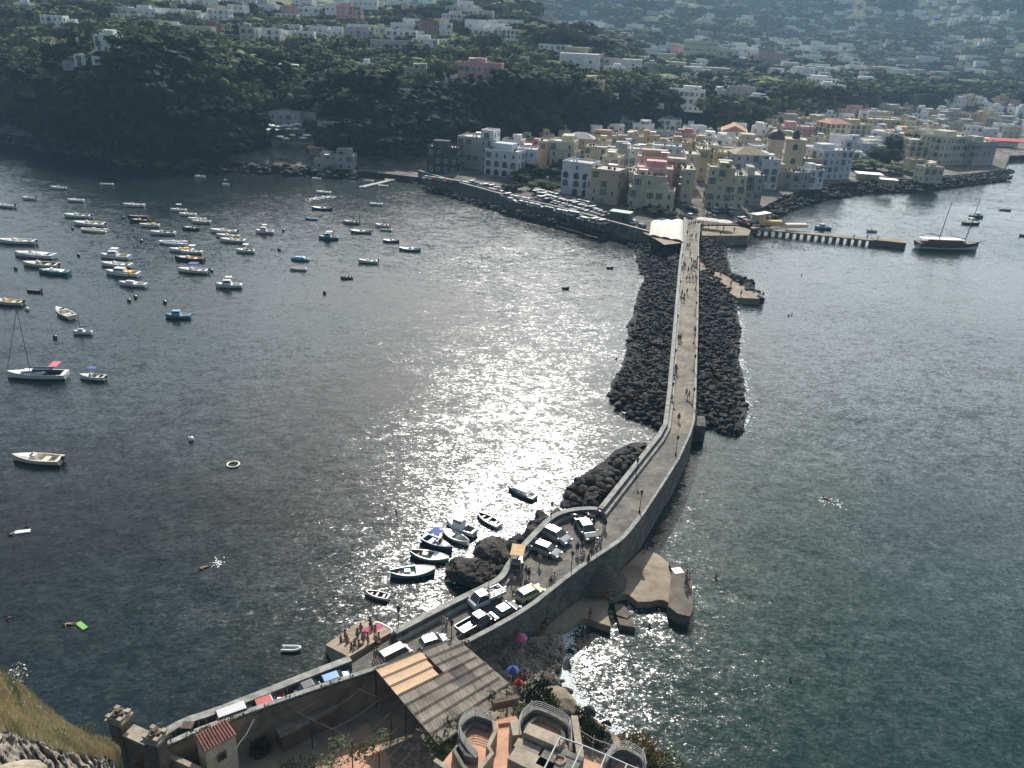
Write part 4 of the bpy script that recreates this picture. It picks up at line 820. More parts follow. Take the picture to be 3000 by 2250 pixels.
# noted trees: x,ybase,width px,height px,kind,tone
for t in [(380,150,14,55,'cypress',0),(258,205,10,45,'cypress',0),(333,165,9,50,'cypress',0),(345,22,8,24,'cypress',0),(960,95,14,40,'cypress',0),
(440,180,110,70,'round',0),(520,170,90,66,'round',0),(405,205,90,60,'round',0),(360,220,80,60,'round',0),(480,235,100,60,'round',0),(660,240,120,60,'round',1),(610,210,80,44,'round',0),(700,175,70,40,'round',1),(800,190,90,50,'round',1),(850,195,60,36,'round',0),(460,145,70,50,'round',0),(420,105,60,40,'round',0),(545,40,70,34,'round',0),(710,40,60,36,'round',0),(250,165,50,30,'pine',0),
(1230,60,60,34,'round',0),(1262,55,44,34,'round',0),(1450,55,60,36,'round',0),(1400,75,60,34,'round',0),(1510,80,60,34,'round',0),(1640,70,36,24,'round',0),(1690,125,60,50,'round',0),(1655,120,36,30,'round',0),(1430,148,56,46,'round',1),(1345,105,40,24,'pine',0),(1290,240,40,40,'round',0),
(1090,260,100,52,'round',1),(1120,255,60,46,'round',2),(1060,235,70,42,'round',0),(1470,250,44,36,'round',1),(1540,262,80,44,'round',0),(1620,270,90,50,'round',0),(1700,300,90,50,'round',0),(1500,270,60,40,'round',0),(1660,240,60,30,'round',1),
(2080,265,70,50,'pine',0),(1925,150,46,28,'pine',0),(2350,295,60,52,'round',2),(2240,262,140,36,'round',2),(2120,205,90,44,'round',0),(2180,215,80,40,'round',0),(2230,225,50,36,'round',0),(2640,460,80,60,'round',0),(2600,480,60,40,'round',0),(2560,500,120,30,'round',1),
(1560,515,70,30,'round',0),(1620,522,70,34,'round',0),(1530,535,50,24,'round',0),(1595,555,60,26,'round',1),(1680,545,60,30,'round',0),(1540,520,50,26,'round',0),(1940,632,70,22,'round',0),(1500,560,50,20,'round',0),(1720,560,60,24,'round',1)]:
    q=G(t[0],t[1])
    if q is None: continue
    s=depth(q)/FPX; tree(q,t[3]*s*1.1,t[2]*s*(1.15 if t[4]!='cypress' else 2.4),t[4],t[5])
# trees over the hills, denser on slopes and gaps
WOOD=[]  # (pos,width,height,tone)
def scatter(x0,y0,x1,y1,n,s0,s1,ind,tones=(0,0,1,1,2,3)):
    k=0;tr=0
    while k<n and tr<n*4:
        tr+=1; x=U(x0,x1); y=U(y0,y1); q=G(x,y)
        if q is None or q.z<6.0: continue
        s=U(s0,s1)
        if y<250 and q.z>8 and noise.noise(Vector((q.x/38,q.y/30,1)))>.04: continue
        if not clear(q.x,q.y+s*.5,s*.55) or (745<x<975 and 335<y<508): continue

        if k<ind: tree(q,s*U(.8,1.2),s*U(1.1,1.6),'round',random.choice(tones))
        else: (lambda kk:WOOD.append((q,s*kk*U(1.1,1.7),s*kk*U(.8,1.3),random.choice(tones))))(U(.45,1.05))
        k+=1
dk=(4,4,0); D4=(4,4,4,0)  # tone sets for headland and cliff, mostly the painted-shade foliage
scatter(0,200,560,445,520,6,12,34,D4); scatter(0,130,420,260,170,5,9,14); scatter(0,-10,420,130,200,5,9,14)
scatter(420,30,1050,130,240,4,7,16,(0,1,1,2,3)); scatter(560,130,1050,330,520,4,9,30,(0,1,1,2,2,3))
scatter(540,320,1000,470,260,5,9,14,D4); scatter(950,270,1350,470,430,6,11,20,D4); scatter(1300,265,1800,420,700,6,11,22,D4); scatter(1700,300,2060,385,260,6,10,10,dk)
scatter(1000,110,1700,260,420,4,8,24,(0,1,1,2,2,3)); scatter(1050,0,1700,110,240,5,9,14)
scatter(1650,150,2200,330,500,5,10,22); scatter(2100,250,2500,350,300,6,10,12)
# the far half as wood only
def far(x0,y0,x1,y1,n,s0,s1,tones=(0,0,1,1,3)):
    for _ in range(n):
        q=G(U(x0,x1),U(y0,y1))
        s=U(s0,s1); xq,yq=Q(q) if q else (0,0)
        if 745<xq<975 and 335<yq<508: continue
        if q is None or q.z<6 or not clear(q.x,q.y+s*.5,s*.9): continue
        if y1<=300 and noise.noise(Vector((q.x/38,q.y/38,1)))>.10 and rnd()<.85: continue
        WOOD.append((q,s*1.5,s*.8,random.choice(tones)))
far(1400,0,3000,60,1000,16,34); far(1500,60,3000,140,1300,12,26); far(1700,130,3000,200,900,10,18); far(2150,190,3000,300,1500,8,14,(0,0,1))
# low shrubs filling the nearer slopes
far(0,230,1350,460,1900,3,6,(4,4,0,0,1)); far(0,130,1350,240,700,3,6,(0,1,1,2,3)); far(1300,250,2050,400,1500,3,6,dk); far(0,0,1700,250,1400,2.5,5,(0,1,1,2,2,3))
groups={0:[],1:[],2:[],3:[],4:[]}
for w_ in WOOD: groups[w_[3]].append(w_)
low=[crownmesh(70+i,'round',46,.5) for i in range(6)]
VV=[];FF=[];MI=[];o_=0
for ti,l in groups.items():
    for (q,wd,hh,_) in l:
        V_,F_=low[random.randrange(6)]; a=U(0,6.28); ca,sa=math.cos(a),math.sin(a)
        W=V_*np.array([wd,wd,hh]); W=np.stack([W[:,0]*ca-W[:,1]*sa,W[:,0]*sa+W[:,1]*ca,W[:,2]],1)+np.array([q.x,q.y,q.z-hh*.15]); VV.append(W)
        FF.append((F_,o_)); MI+=[ti]*len(F_); o_+=len(W)
VV=np.concatenate(VV); loops=[];starts=[];tot=0;nls=[]
for F_,o in FF:
    for f in F_: loops+= [i+o for i in f]; starts.append(tot); tot+=len(f)
me=bpy.data.meshes.new('wood'); me.vertices.add(len(VV)); me.vertices.foreach_set('co',VV.ravel()); me.loops.add(tot); me.loops.foreach_set('vertex_index',loops); me.polygons.add(len(starts)); me.polygons.foreach_set('loop_start',starts)
for m_ in FOL: me.materials.append(m_)
me.polygons.foreach_set('material_index',MI); me.update(calc_edges=True)
o=bpy.data.objects.new('woodland',me); COL.objects.link(o); o['kind']='stuff'
autolabel(TITEMS,BM+[('the left headland',300,300),('the left headland top',480,200),('the far left slope',80,250),('the cove rocks',700,440),('the cliff behind the quay',1550,330),('the orchard terraces',620,200),('the quay car park',1600,580),('the slope above the cove',1100,380),('the town edge trees',2200,290),('the white canopy',1955,670),('the far left crest',60,60),('the small terraced field',780,260)])
for o,_ in TITEMS: o['group']='trees on the slopes and among the houses'
# ================= boats =================
def paint(k,c,r=.35): return mat('gelcoat_'+k,c,r,.08,.7,spec=.5)
GC={'w':paint('white',(.72,.72,.70)),'c':paint('cream',(.66,.60,.48)),'n':paint('navy',(.03,.045,.09)),'t':paint('teal',(.05,.20,.24)),'b':paint('blue',(.06,.16,.36)),'k':paint('black',(.03,.03,.03)),'g':paint('grey',(.30,.31,.31)),'e':paint('green',(.10,.16,.13)),'m':paint('brown',(.12,.05,.035)),'r':paint('red',(.45,.06,.04)),'y':paint('yellow',(.75,.45,.06)),'l':paint('lightblue',(.22,.42,.55))}
WOODM=mat('varnished_wood',(.20,.10,.055),.6,.35,3.); MAST=mat('mast_alloy',(.10,.10,.10),.4,.1); CANV=mat('blue_canvas',(.07,.11,.34),.8,.15); FLAGR=mat('rose_canvas',(.62,.16,.22),.8,.1)
def hull(L,B,H,mt,inn,r,opn=(.04,.62),deckm=None,full=2.2):
    n=14; st=[]
    for i in range(n+1):
        t=i/n; bb=B/2*(1-max(0,(t-.35)/.65)**full)*(.86+.14*min(1,t/.35)); zz=H*(.82+.12*(1-t)**2+.34*t*t); st.append((L*(t-.5),bb,zz))
    vs=[]
    for x,bb,z in st: vs+=[(x,-bb,z),(x-0,-bb*.82,z*.25),(x*.97,0,-.3),(x,bb*.82,z*.25),(x,bb,z)]
    fs=[(i*5+k,i*5+k+1,(i+1)*5+k+1,(i+1)*5+k) for i in range(n) for k in range(4)]+[(0,1,2,3,4)]
    b=MB(); b.add(vs,fs); a0,a1=int(opn[0]*n+.5),int(opn[1]*n+.5); g=max(.07,B*.05)
    b.build('hull',mt,r,smooth=False)
    b=MB()   # gunwale + fore and aft decks
    for i in range(n):
        x0,b0,z0=st[i];x1,b1,z1=st[i+1]
        if a0<=i<a1:
            for s in (-1,1): b.add([(x0,s*b0*1.03,z0+.02),(x1,s*b1*1.03,z1+.02),(x1,s*max(0,b1-g),z1+.02),(x0,s*max(0,b0-g),z0+.02),(x0,s*b0*1.03,z0-.1),(x1,s*b1*1.03,z1-.1)],[(0,1,2,3),(4,5,1,0)])
        else: b.add([(x0,-b0*1.03,z0+.02),(x1,-b1*1.03,z1+.02),(x1,b1*1.03,z1+.02),(x0,b0*1.03,z0+.02),(x0,0,z0+.05),(x1,0,z1+.05)],[(0,1,5,4),(4,5,2,3)])
    b.build('deck',deckm or mt,r)
    b=MB(); fl=max(.08,H*.28)
    for i in range(a0,a1):
        x0,b0,z0=st[i];x1,b1,z1=st[i+1]; b0=max(0,b0-g);b1=max(0,b1-g)
        b.add([(x0,-b0*.85,fl),(x1,-b1*.85,fl),(x1,b1*.85,fl),(x0,b0*.85,fl),(x0,-b0,z0),(x1,-b1,z1),(x1,b1,z1),(x0,b0,z0)],[(0,1,2,3),(0,1,5,4),(3,2,6,7)])
    for i in (a0,a1):
        x0,b0,z0=st[i]; b0=max(.01,b0-g); b.add([(x0,-b0*.85,fl),(x0,b0*.85,fl),(x0,b0,z0+.03),(x0,-b0,z0+.03)],[(0,1,2,3)])
    b.build('cockpit',inn,r); return st
def outboard(r,L,s=1.): 
    b=MB(); b.box((-L/2-.25*s,0,.95*s),(.5*s,.35*s,.5*s),taper=.75); b.box((-L/2-.2*s,0,.35*s),(.16*s,.12*s,1.0*s)); b.build('outboard_motor',GC['k'],r)
def boat(typ,L,hc,ic,opts,name):
    r=emp(name); m=GC[hc]; inn=GC[ic] if ic!='x' else WOODM
    B=L*(.36 if L<6 else .32); H=.55+L*.055
    if typ=='D':   # rowing boat / dinghy
        hull(L,B,.5+L*.02,m,inn,r,(.05,.9),full=2.4)
        for x in (-.28,0,.22): b=MB(); b.box((L*x,0,.42),(.25,B*.86*(1-abs(x)*.3),.05)); b.build('thwart',GC['w'] if ic!='w' else WOODM,r)
    elif typ=='M':
        hull(L,B,H,m,inn,r,(.05,.60))
        cb=MB(); cb.box((L*.04,0,H*.75),(L*.12,B*.4,H*1.1),taper=.8); c=cb.build('console',GC['w'],r); b=MB(); b.box((L*.085,0,H*1.4),(.06,B*.42,.4),ry=-.5); b.build('windscreen',GLASS,c)
        b=MB(); b.box((-L*.2,0,H*.55),(L*.12,B*.7,.35)); b.build('seat',GC['c'],r)
        b=MB(); b.box((L*.24,0,H*1.08),(L*.2,B*.5,.06),taper=.7); b.build('sun_pad',GC['c' if ic=='w' else 'w'],r)
    elif typ=='R':
        b=MB(); pts=[(-L*.48,-B*.42,.35),(-L*.1,-B*.44,.37),(L*.2,-B*.38,.42),(L*.38,-B*.2,.52),(L*.46,0,.58),(L*.38,B*.2,.52),(L*.2,B*.38,.42),(-L*.1,B*.44,.37),(-L*.48,B*.42,.35)]
        b.tube(pts,B*.14,8); b.build('tube',m,r,smooth=True); b=MB(); b.prism([(p[0],p[1]) for p in pts],.1,.25); b.build('hull',inn,r)
        if 'i' not in opts: cb=MB(); cb.box((0,0,.7),(L*.13,B*.35,.9),taper=.8); c=cb.build('console',GC['w'],r); b=MB(); b.box((-L*.17,0,.55),(L*.1,B*.45,.5)); b.build('seat',GC['g'],r)
    elif typ=='U':  # small inflatable, open stern
        b=MB(); pts=[(-L*.46,-B*.4,.25),(L*.1,-B*.42,.25),(L*.34,-B*.28,.32),(L*.42,0,.36),(L*.34,B*.28,.32),(L*.1,B*.42,.25),(-L*.46,B*.4,.25)]
        pts=[tuple(p) for p in smoothed([Vector(p) for p in pts],2)]; b.tube(pts,B*.16,9); b.build('tube',m,r,smooth=True); b=MB(); b.prism([(p[0]*.97,p[1]*.9) for p in pts],.08,.14); b.build('floor',inn,r)
        b=MB(); b.box((-L*.32,0,.25),(.06,B*.55,.4)); b.build('transom',GC['g'],r)
    elif typ=='C':
        hull(L,B,H*1.1,m,inn,r,(.05,.38))
        cb=MB(); cb.box((L*.06,0,H*1.1+.45),(L*.34,B*.66,.95),taper=.82); c=cb.build('cabin',GC['w'] if 'q' not in opts else GC['l'],r)
        for s in (-1,1): b=MB(); b.box((L*.05,s*B*.305,H*1.1+.6),(L*.24,.05,.34)); b.build('window',GLASS,c)
        b=MB(); b.box((L*.22,0,H*1.1+.55),(.05,B*.5,.4),ry=-.3); b.build('window',GLASS,c)
        if 'f' in opts: b=MB(); b.box((-L*.02,0,H*1.1+1.75),(L*.24,B*.6,.1)); [b.tube([(L*(x-.02),s*B*.26,H*1.1+.9),(L*(x-.02),s*B*.26,H*1.1+1.75)],.04,4) for x in (-.1,.1) for s in (-1,1)]; b.build('hard_top',GC['w'],r)
    elif typ=='S':
        hull(L,B*.9,H,m,inn,r,(.08,.36)); cb=MB(); cb.box((L*.08,0,H+.2),(L*.32,B*.5,.45),taper=.8); c=cb.build('cabin',GC['w'],r)
        for s in (-1,1): b=MB(); b.box((L*.08,s*B*.23,H+.25),(L*.2,.04,.15)); b.build('window',GLASS,c)
        mh=L*1.15 if L>9 else L*1.05; b=MB(); b.tube([(L*.1,0,H),(L*.1,0,H+mh)],[.075,.05],6); 
        mm=b.build('mast',MAST,r); b=MB(); b.tube([(L*.1,0,H+.9),(-L*.32,0,H+1.0)],.09,6); b.build('boom',MAST,r)
        if L>9: b=MB(); b.tube([(L*.48,0,H+.2),(L*.1,0,H+mh)],.05,4); b.build('forestay',MAST,r); b=MB(); [b.tube([(-L*.47,0,H),(L*.1,0,H+mh)],.015,4)]; b.build('backstay',MAST,r)
    elif typ=='G':  # gozzo, pointed both ends with engine box
        n=14; vs=[]
        for i in range(n+1):
            t=i/n; bb=B*.5*math.sin(PI*min(.97,max(.035,t)))**.6; z=H*(.75+.5*(t-.5)**2*2); x=L*(t-.5); vs+=[(x,-bb,z),(x*.98,-bb*.8,z*.2),(x*.92,0,-.3),(x*.98,bb*.8,z*.2),(x,bb,z)]
        b=MB(); b.add(vs,[(i*5+k,i*5+k+1,(i+1)*5+k+1,(i+1)*5+k) for i in range(n) for k in range(4)]); b.build('hull',m,r)
        b=MB(); w_=MB(); bL=MB()
        for i in range(n):
            P0=vs[i*5+4];P1=vs[i*5+9]
            for s in (-1,1):
                (b if s>0 else bL).add([(P0[0],s*P0[1]*1.04,P0[2]+.03),(P1[0],s*P1[1]*1.04,P1[2]+.03),(P1[0],s*P1[1]*.86,P1[2]+.03),(P0[0],s*P0[1]*.86,P0[2]+.03),(P0[0],s*P0[1]*1.04,P0[2]-.12),(P1[0],s*P1[1]*1.04,P1[2]-.12)],[(0,1,2,3),(4,5,1,0)])
            w_.add([(P0[0],-P0[1]*.88,.2),(P1[0],-P1[1]*.88,.2),(P1[0],P1[1]*.88,.2),(P0[0],P0[1]*.88,.2)],[(0,1,2,3)])
        b.build('gunwale',GC['w'],r); bL.build('gunwale',GC['w'],r); w_.build('cockpit',inn,r)
        fd=MB(); a0=int(n*.58)
        for i in range(a0,n):
            P0=vs[i*5+4];P1=vs[i*5+9]; fd.add([(P0[0],-P0[1]*.9,P0[2]-.02),(P1[0],-P1[1]*.9,P1[2]-.02),(P1[0],P1[1]*.9,P1[2]-.02),(P0[0],P0[1]*.9,P0[2]-.02)],[(0,1,2,3)])
        fd.build('foredeck',GC['c' if 'c' in opts else 'w'],r)
        b=MB(); b.box((-L*.12,0,.5),(L*.14,B*.35,.6),taper=.9); b.build('engine_box',GC['w'],r)
        b=MB(); b.box((-L*.3,0,.45),(.3,B*.6,.06)); b.build('thwart',WOODM,r)
    if 'o' in opts: outboard(r,L,.8 if L<5 else 1.1)
    if 'T' in opts or 'B' in opts or 'O' in opts:
        cm=GC['w'] if 'T' in opts else CANV if 'B' in opts else CRM
        b=MB(); b.box((-L*.05,0,H+1.55),(L*.3,B*.75,.07)); c=b.build('canopy',cm,r); [(lambda b:(b.tube([(L*(x-.05),s*B*.34,H*.6),(L*(x-.05),s*B*.34,H+1.55)],.03,4),b.build('canopy_pole',MAST,r)))(MB()) for x in (-.14,.14) for s in (-1,1)]
    if 'm' in opts: b=MB(); b.tube([(L*.05,0,H*.5),(L*.05,0,H+L*.75)],.06,5); b.build('mast',MAST,r)
    if 'y' in opts: b=MB(); b.box((-L*.2,0,H+.1),(L*.2,B*.6,.35)); b.build('cushion',GC['y'],r)
    if 'v' in opts: b=MB(); b.box((L*.02,0,H+.05),(L*.62,B*.78,.25),taper=.7); b.build('cover',GC['w' if hc!='b' and hc!='l' else 'l'],r)
    if 'F' in opts: b=MB(); b.box((-L*.33,0,H+1.6),(L*.14,B*.75,.08)); b.build('canopy',FLAGR,r); b=MB(); b.box((-L*.12,0,H+.65),(L*.3,B*.5,.4)); b.build('sprayhood',GC['n'],r)
    return r
BT=[ # x,y,len,heading,type,hull,inside,opts,label
(15,607,60,175,'M','w','w','o','white outboard boat cut by the photo edge, farthest up the moorings'),
(85,584,38,180,'M','w','g','o','little white outboard boat second from the edge in the top mooring row'),
(173,554,50,180,'M','w','g','o','white outboard boat farthest from the viewer in the left moorings'),
(222,591,48,185,'M','w','w','','white boat with a shade roof below the farthest outboard boat'),
(312,542,38,192,'D','w','w','','slim white rowing boat alone near the dark cove water'),
(392,605,62,186,'M','w','w','','white motorboat with low windscreen moored apart above the bathers boats'),
(404,637,58,186,'D','m','w','','dark brown boat moored beside the boat full of bathers'),
(412,651,60,186,'M','k','r','','dark boat crowded with people in red'),
(438,664,58,184,'M','w','w','y','white boat with bright yellow cushions beside the crowded dark boat'),
(228,637,78,182,'M','w','g','o','long narrow white boat with black outboard and open deck'),
(262,661,94,178,'M','w','c','o','upper of two cream motorboats rafted together'),(276,678,80,180,'R','c','w','','lower of two cream boats rafted together, with fat tubes'),
(523,619,46,185,'M','w','w','T','white boat with broad white canopy at the raft edge'),(550,632,50,184,'M','w','c','','white motorboat right next to the white canopied boat'),
(577,646,52,184,'M','w','c','','third boat of the white raft, cream inside'),(590,654,56,184,'M','c','w','','last and lowest boat of the white raft'),
(560,673,50,184,'M','k','g','','dark boat full of gear below the white raft'),(477,687,74,186,'M','w','e','m','white and green boat with thin pole mast and outboard'),(509,715,88,182,'R','w','g','o','grey-white inflatable with black outboard and arch'),
(655,682,80,180,'M','w','c','o','upper of three cream boats rafted side by side'),(668,696,70,180,'M','c','c','','middle of three cream boats rafted side by side'),(682,709,76,178,'M','w','c','','lowest of three cream boats rafted side by side'),
(50,713,108,184,'M','w','w','o','long white speedboat with raised outboard near the photo edge'),(102,753,122,176,'M','w','w','v','large white motorboat under a full white cover'),
(120,781,106,178,'M','c','m','om','cream and brown boat with tall thin mast and black outboard'),(160,802,92,178,'M','t','w','v','teal hulled boat with white cover on deck'),
(338,757,88,178,'C','w','c','f','white cabin cruiser with hard top at the head of the raft'),(342,781,92,178,'M','w','w','','white motorboat between the two cabin cruisers'),
(360,807,102,176,'C','w','y','y','white cruiser with yellow sunbed aft'),(390,838,84,176,'S','w','w','','small grey-white sailboat lying below the yellow-cushioned cruiser'),
(532,737,70,186,'M','w','y','y','white boat with yellow seats, top of a trio'),(562,743,60,186,'M','w','w','T','white canopied boat, middle of the trio with yellow seats'),(556,763,86,180,'M','k','y','','black hulled boat with yellow deck, lowest of the trio'),
(566,798,90,178,'M','w','w','Bo','white motorboat with bright blue bimini'),
(100,855,42,180,'D','k','w','o','small dark tender with outboard'),(671,842,76,186,'C','w','w','f','white boat with tall white steering tower, alone in mid bay'),
(22,891,96,178,'M','c','y','o','yellowish hull with black outboard cut by the photo edge'),
(523,932,72,188,'C','t','w','q','teal wooden boat with pale blue wheelhouse'),(243,979,54,186,'S','w','g','','smallest sailboat with bare mast'),
(110,1106,168,186,'S','w','n','F','large white sailing yacht with rose bimini and rolled sail'),(272,1111,76,178,'M','w','e','Bo','white open boat shaded by violet-blue awning'),
(110,1353,148,178,'M','c','c','o','big cream speedboat with outboard nearest the viewer in the bay'),
(776,683,54,180,'C','w','w','f','white fishing boat with raised steering roof beside the mooring buoys'),(719,739,54,182,'M','w','m','T','white boat with reddish hull line and small white roof'),
(944,614,62,178,'G','k','w','','black working boat carrying people near the cove'),(912,643,38,178,'D','l','w','','narrow pale blue rowing boat'),(963,701,58,184,'C','t','c','qO','teal cabin boat with orange-tinted canopy'),
(879,762,54,180,'D','l','l','v','boat under light blue cover'),(874,791,48,182,'D','w','w','','plain white rowing boat below the covered blue one'),
(1029,655,46,180,'M','g','g','o','grey outboard boat beside the short-masted sailing boat'),(1058,682,62,180,'G','g','w','m','grey gozzo with short mast'),(1119,664,40,180,'M','w','e','o','upper of two small boats near the quay side'),(1131,676,34,180,'D','w','e','','lower of two small boats near the quay side'),
(1146,709,48,185,'G','m','w','m','dark brown gozzo with short pole'),(1201,734,64,178,'G','b','w','','bright blue wooden boat nearest the stone causeway side'),(1078,770,56,180,'M','w','w','o','white outboard boat between the blue boat and the dark dinghy'),
(1016,816,36,192,'D','e','k','','tiny dark green dinghy'),(1101,602,40,180,'M','w','w','','white boat in the green water off the quay'),(927,526,26,180,'M','w','w','','white motorboat close under the cove terrace'),
(586,520,30,180,'M','w','w','','tiny white boat alone by the dark headland shore'),(661,543,20,180,'M','w','w','T','tiny white boat with roof off the headland'),(948,567,44,178,'M','w','w','','white boat under way near the cove'),
(1063,552,22,190,'M','w','w','','white boat at the seaward tip of the floating jetty'),(1080,532,30,185,'D','w','w','','pale boat behind the floating jetty'),(1122,548,30,178,'M','w','w','','white boat in front of the floating jetty'),(1098,540,26,200,'D','w','g','','small grey boat tied at the jetty middle'),(1140,531,28,170,'M','w','w','','boat tied at the shore half of the jetty'),(1215,536,26,150,'D','w','w','','white boat drawn to the shore below the quay start'),
(1787,786,20,0,'D','k','k','','tiny dark dinghy just off the big rock pile'),(1657,846,22,10,'D','k','w','','kayak with paddlers in the sun glitter'),
(2410,671,48,180,'C','l','t','','light blue boat moored behind the pier'),(2553,679,30,180,'M','w','w','','white boat moored behind the pier head'),
(2860,637,40,0,'C','e','w','','greenish fishing boat above the white canopied boat near the schooner'),(2844,657,50,0,'M','e','w','T','boat with white canopy just behind the schooner'),(2945,617,32,-12,'D','g','m','','lone grey rowing boat far to the right'),(3000,692,26,0,'M','k','w','','dark boat cut by the right photo edge'),
]
BN=[( (1490,1427),(1568,1460),'D','g','w','v','pale grey boat half covered, in the brightest glitter'),( (1398,1505),(1464,1542),'D','w','m','','white rimmed rowing boat with dark boards'),
((1308,1532),(1392,1566),'C','w','g','f','white boat with little wheelhouse squeezed among the gozzos'),((1298,1556),(1372,1594),'G','w','c','c','cream decked gozzo between wheelhouse boat and blue boat'),
((1325,1614),(1240,1578),'M','n','b','Bo','navy blue boat with blue bimini'),((1315,1642),(1203,1622),'G','e','g','','dark green gozzo with white foredeck'),((1275,1672),(1143,1684),'G','t','c','c','largest teal gozzo with cream foredeck'),
((1070,1736),(1140,1752),'D','w','m','','tiny white rimmed dinghy with brown inside'),((886,1899),(822,1898),'U','w','g','','small white horseshoe-shaped inflatable'),((1092,1822),(1152,1856),'U','c','c','','long cream inflatable pulled onto the slipway'),((165,907),(212,932),'M','c','c','','beige open boat seen bow-on')]
NM={'D':'rowing_boat','M':'motorboat','R':'inflatable_boat','U':'inflatable_boat','C':'cabin_boat','S':'sailboat','G':'wooden_boat'}
def bgroup(): return 'boats moored in the bay'
for x,y,ln,hd,t,hc,ic,op,lb in BT:
    q=P(x,y,0); L_=ln*depth(q)/FPX
    r=boat(t,L_,hc,ic,op,NM[t]); r.location=(q.x,q.y,0); r.rotation_euler=(U(-.03,.03),0,R(hd)); tag(r,lb,'boat','boats moored in the bay')
for (bx,by),(sx,sy),t,hc,ic,op,lb in BN:
    z=.3 if t!='U' or by>1850 else .3
    if 'slipway' in lb: z=1.6
    a=P(bx,by,z); b_=P(sx,sy,z); r=boat(t,(a-b_).length,hc,ic,op,NM[t]); m_=(a+b_)/2; r.location=(m_.x,m_.y,0 if z<1 else 1.2); r.rotation_euler=(0,0,math.atan2((a-b_).y,(a-b_).x)); tag(r,lb,'boat','boats moored in the bay')
# schooner
a=P(2862,733,0); b_=P(2684,727,0); L_=(a-b_).length; r=emp('schooner',(a+b_)/2); r.rotation_euler=(0,0,math.atan2((a-b_).y,(a-b_).x)); tag(r,'large two-masted schooner with dark hull lying off the pier head','schooner')
hull(L_,L_*.25,2.2,GC['w'],WOODM,r,(.1,.8),WOODM,2.0)
b=MB(); b.box((0,0,.2),(L_*.9,L_*.235,.8),taper=1.03); 
b=MB(); n_=12; vs=[]
for i in range(n_+1): t=i/n_; bb=L_*.125*(1-max(0,(t-.35)/.65)**2)*(.86+.14*min(1,t/.35)); zz=2.2*(.82+.12*(1-t)**2+.34*t*t); vs+=[(L_*(t-.5),-bb-.05,zz*.55),(L_*(t-.5),-bb*1.0-.06,zz+.1),(L_*(t-.5),bb+.06,zz+.1),(L_*(t-.5),bb+.05,zz*.55)]
b.add(vs,[(i*4+k,i*4+k+1,i*4+5+k,i*4+4+k) for i in range(n_) for k in (0,2)]+[(0,1,2,3)]); b.build('bulwark',GC['k'],r)
b=MB(); b.box((-L_*.05,0,2.9),(L_*.5,L_*.15,1.2),taper=.95); c=b.build('deckhouse',WOODM,r); b=MB(); b.box((-L_*.05,0,3.55),(L_*.54,L_*.17,.12)); b.build('awning',GC['w'],r); b=MB(); b.box((-L_*.38,0,3.6),(L_*.18,L_*.17,.1)); b.build('awning',GC['w'],r)
for x,h_ in ((-.17,14),(.26,16)): b=MB(); b.tube([(L_*x,0,2),(L_*x-1.2*0+.0,0,2+h_)],[.16,.08],6); b.tube([(L_*x,-.0,2+h_*.7),(L_*x,1.2,2+h_*.7)],.04,4); b.tube([(L_*x,0,4.2),(L_*x-L_*.2,0,4.5)],.14,6); o=b.build('mast',MAST,r); o.rotation_euler=(0,R(5),0); o.location=(-.2,0,0)
b=MB(); b.tube([(L_*.46,0,2.6),(L_*.6,0,3.5)],[.16,.08],6); b.build('bowsprit',MAST,r); b=MB(); b.tube([(L_*.6,0,3.5),(L_*.30,0,17.5)],.025,4); b.tube([(L_*.30,0,17.5),(-L_*.14,0,15.6)],.025,4); b.tube([(-L_*.14,0,15.6),(-L_*.48,0,2.8)],.025,4); b.build('rigging',MAST,r)
# buoys
for i,(x,y,c,l) in enumerate([(397,873,'k','dark mooring buoy nearest the yellow-cushioned cruiser'),(378,883,'k','second dark mooring buoy below the small sailboat'),(483,888,'k','dark buoy above the teal wheelhouse boat'),(162,991,'k','black buoy beside the smallest sailboat'),(80,908,'w','white buoy above the big sailing yacht'),(415,708,'k','dark buoy by the grey-white inflatable'),(230,750,'k','dark buoy between the covered boat and cabin cruiser'),(46,789,'k','dark buoy left of the cream and brown boat'),(830,677,'k','dark buoy beside the white fishing boat'),(818,733,'k','dark buoy right of the reddish lined boat'),(951,860,'k','dark buoy alone in the glitter'),(213,672,'k','dark buoy before the rafted cream pair'),(620,795,'k','dark buoy right of the blue bimini boat'),(361,640,'k','dark buoy beside the crowded boats'),(560,1290,'w','small white buoy in open water above the ring swimmer')]):
    q=P(x,y,0); r=emp('mooring_buoy',q); tag(r,l,'buoy','mooring buoys'); b=MB(); b.lathe((0,0,-.1),[(.1,0),(.4,.15),(.48,.4),(.36,.7),(.1,.82)],10); b.build('float',GC[c],r); b=MB(); b.tube([(0,0,.7),(0,0,.95)],.05,5); b.build('ring',MAST,r)
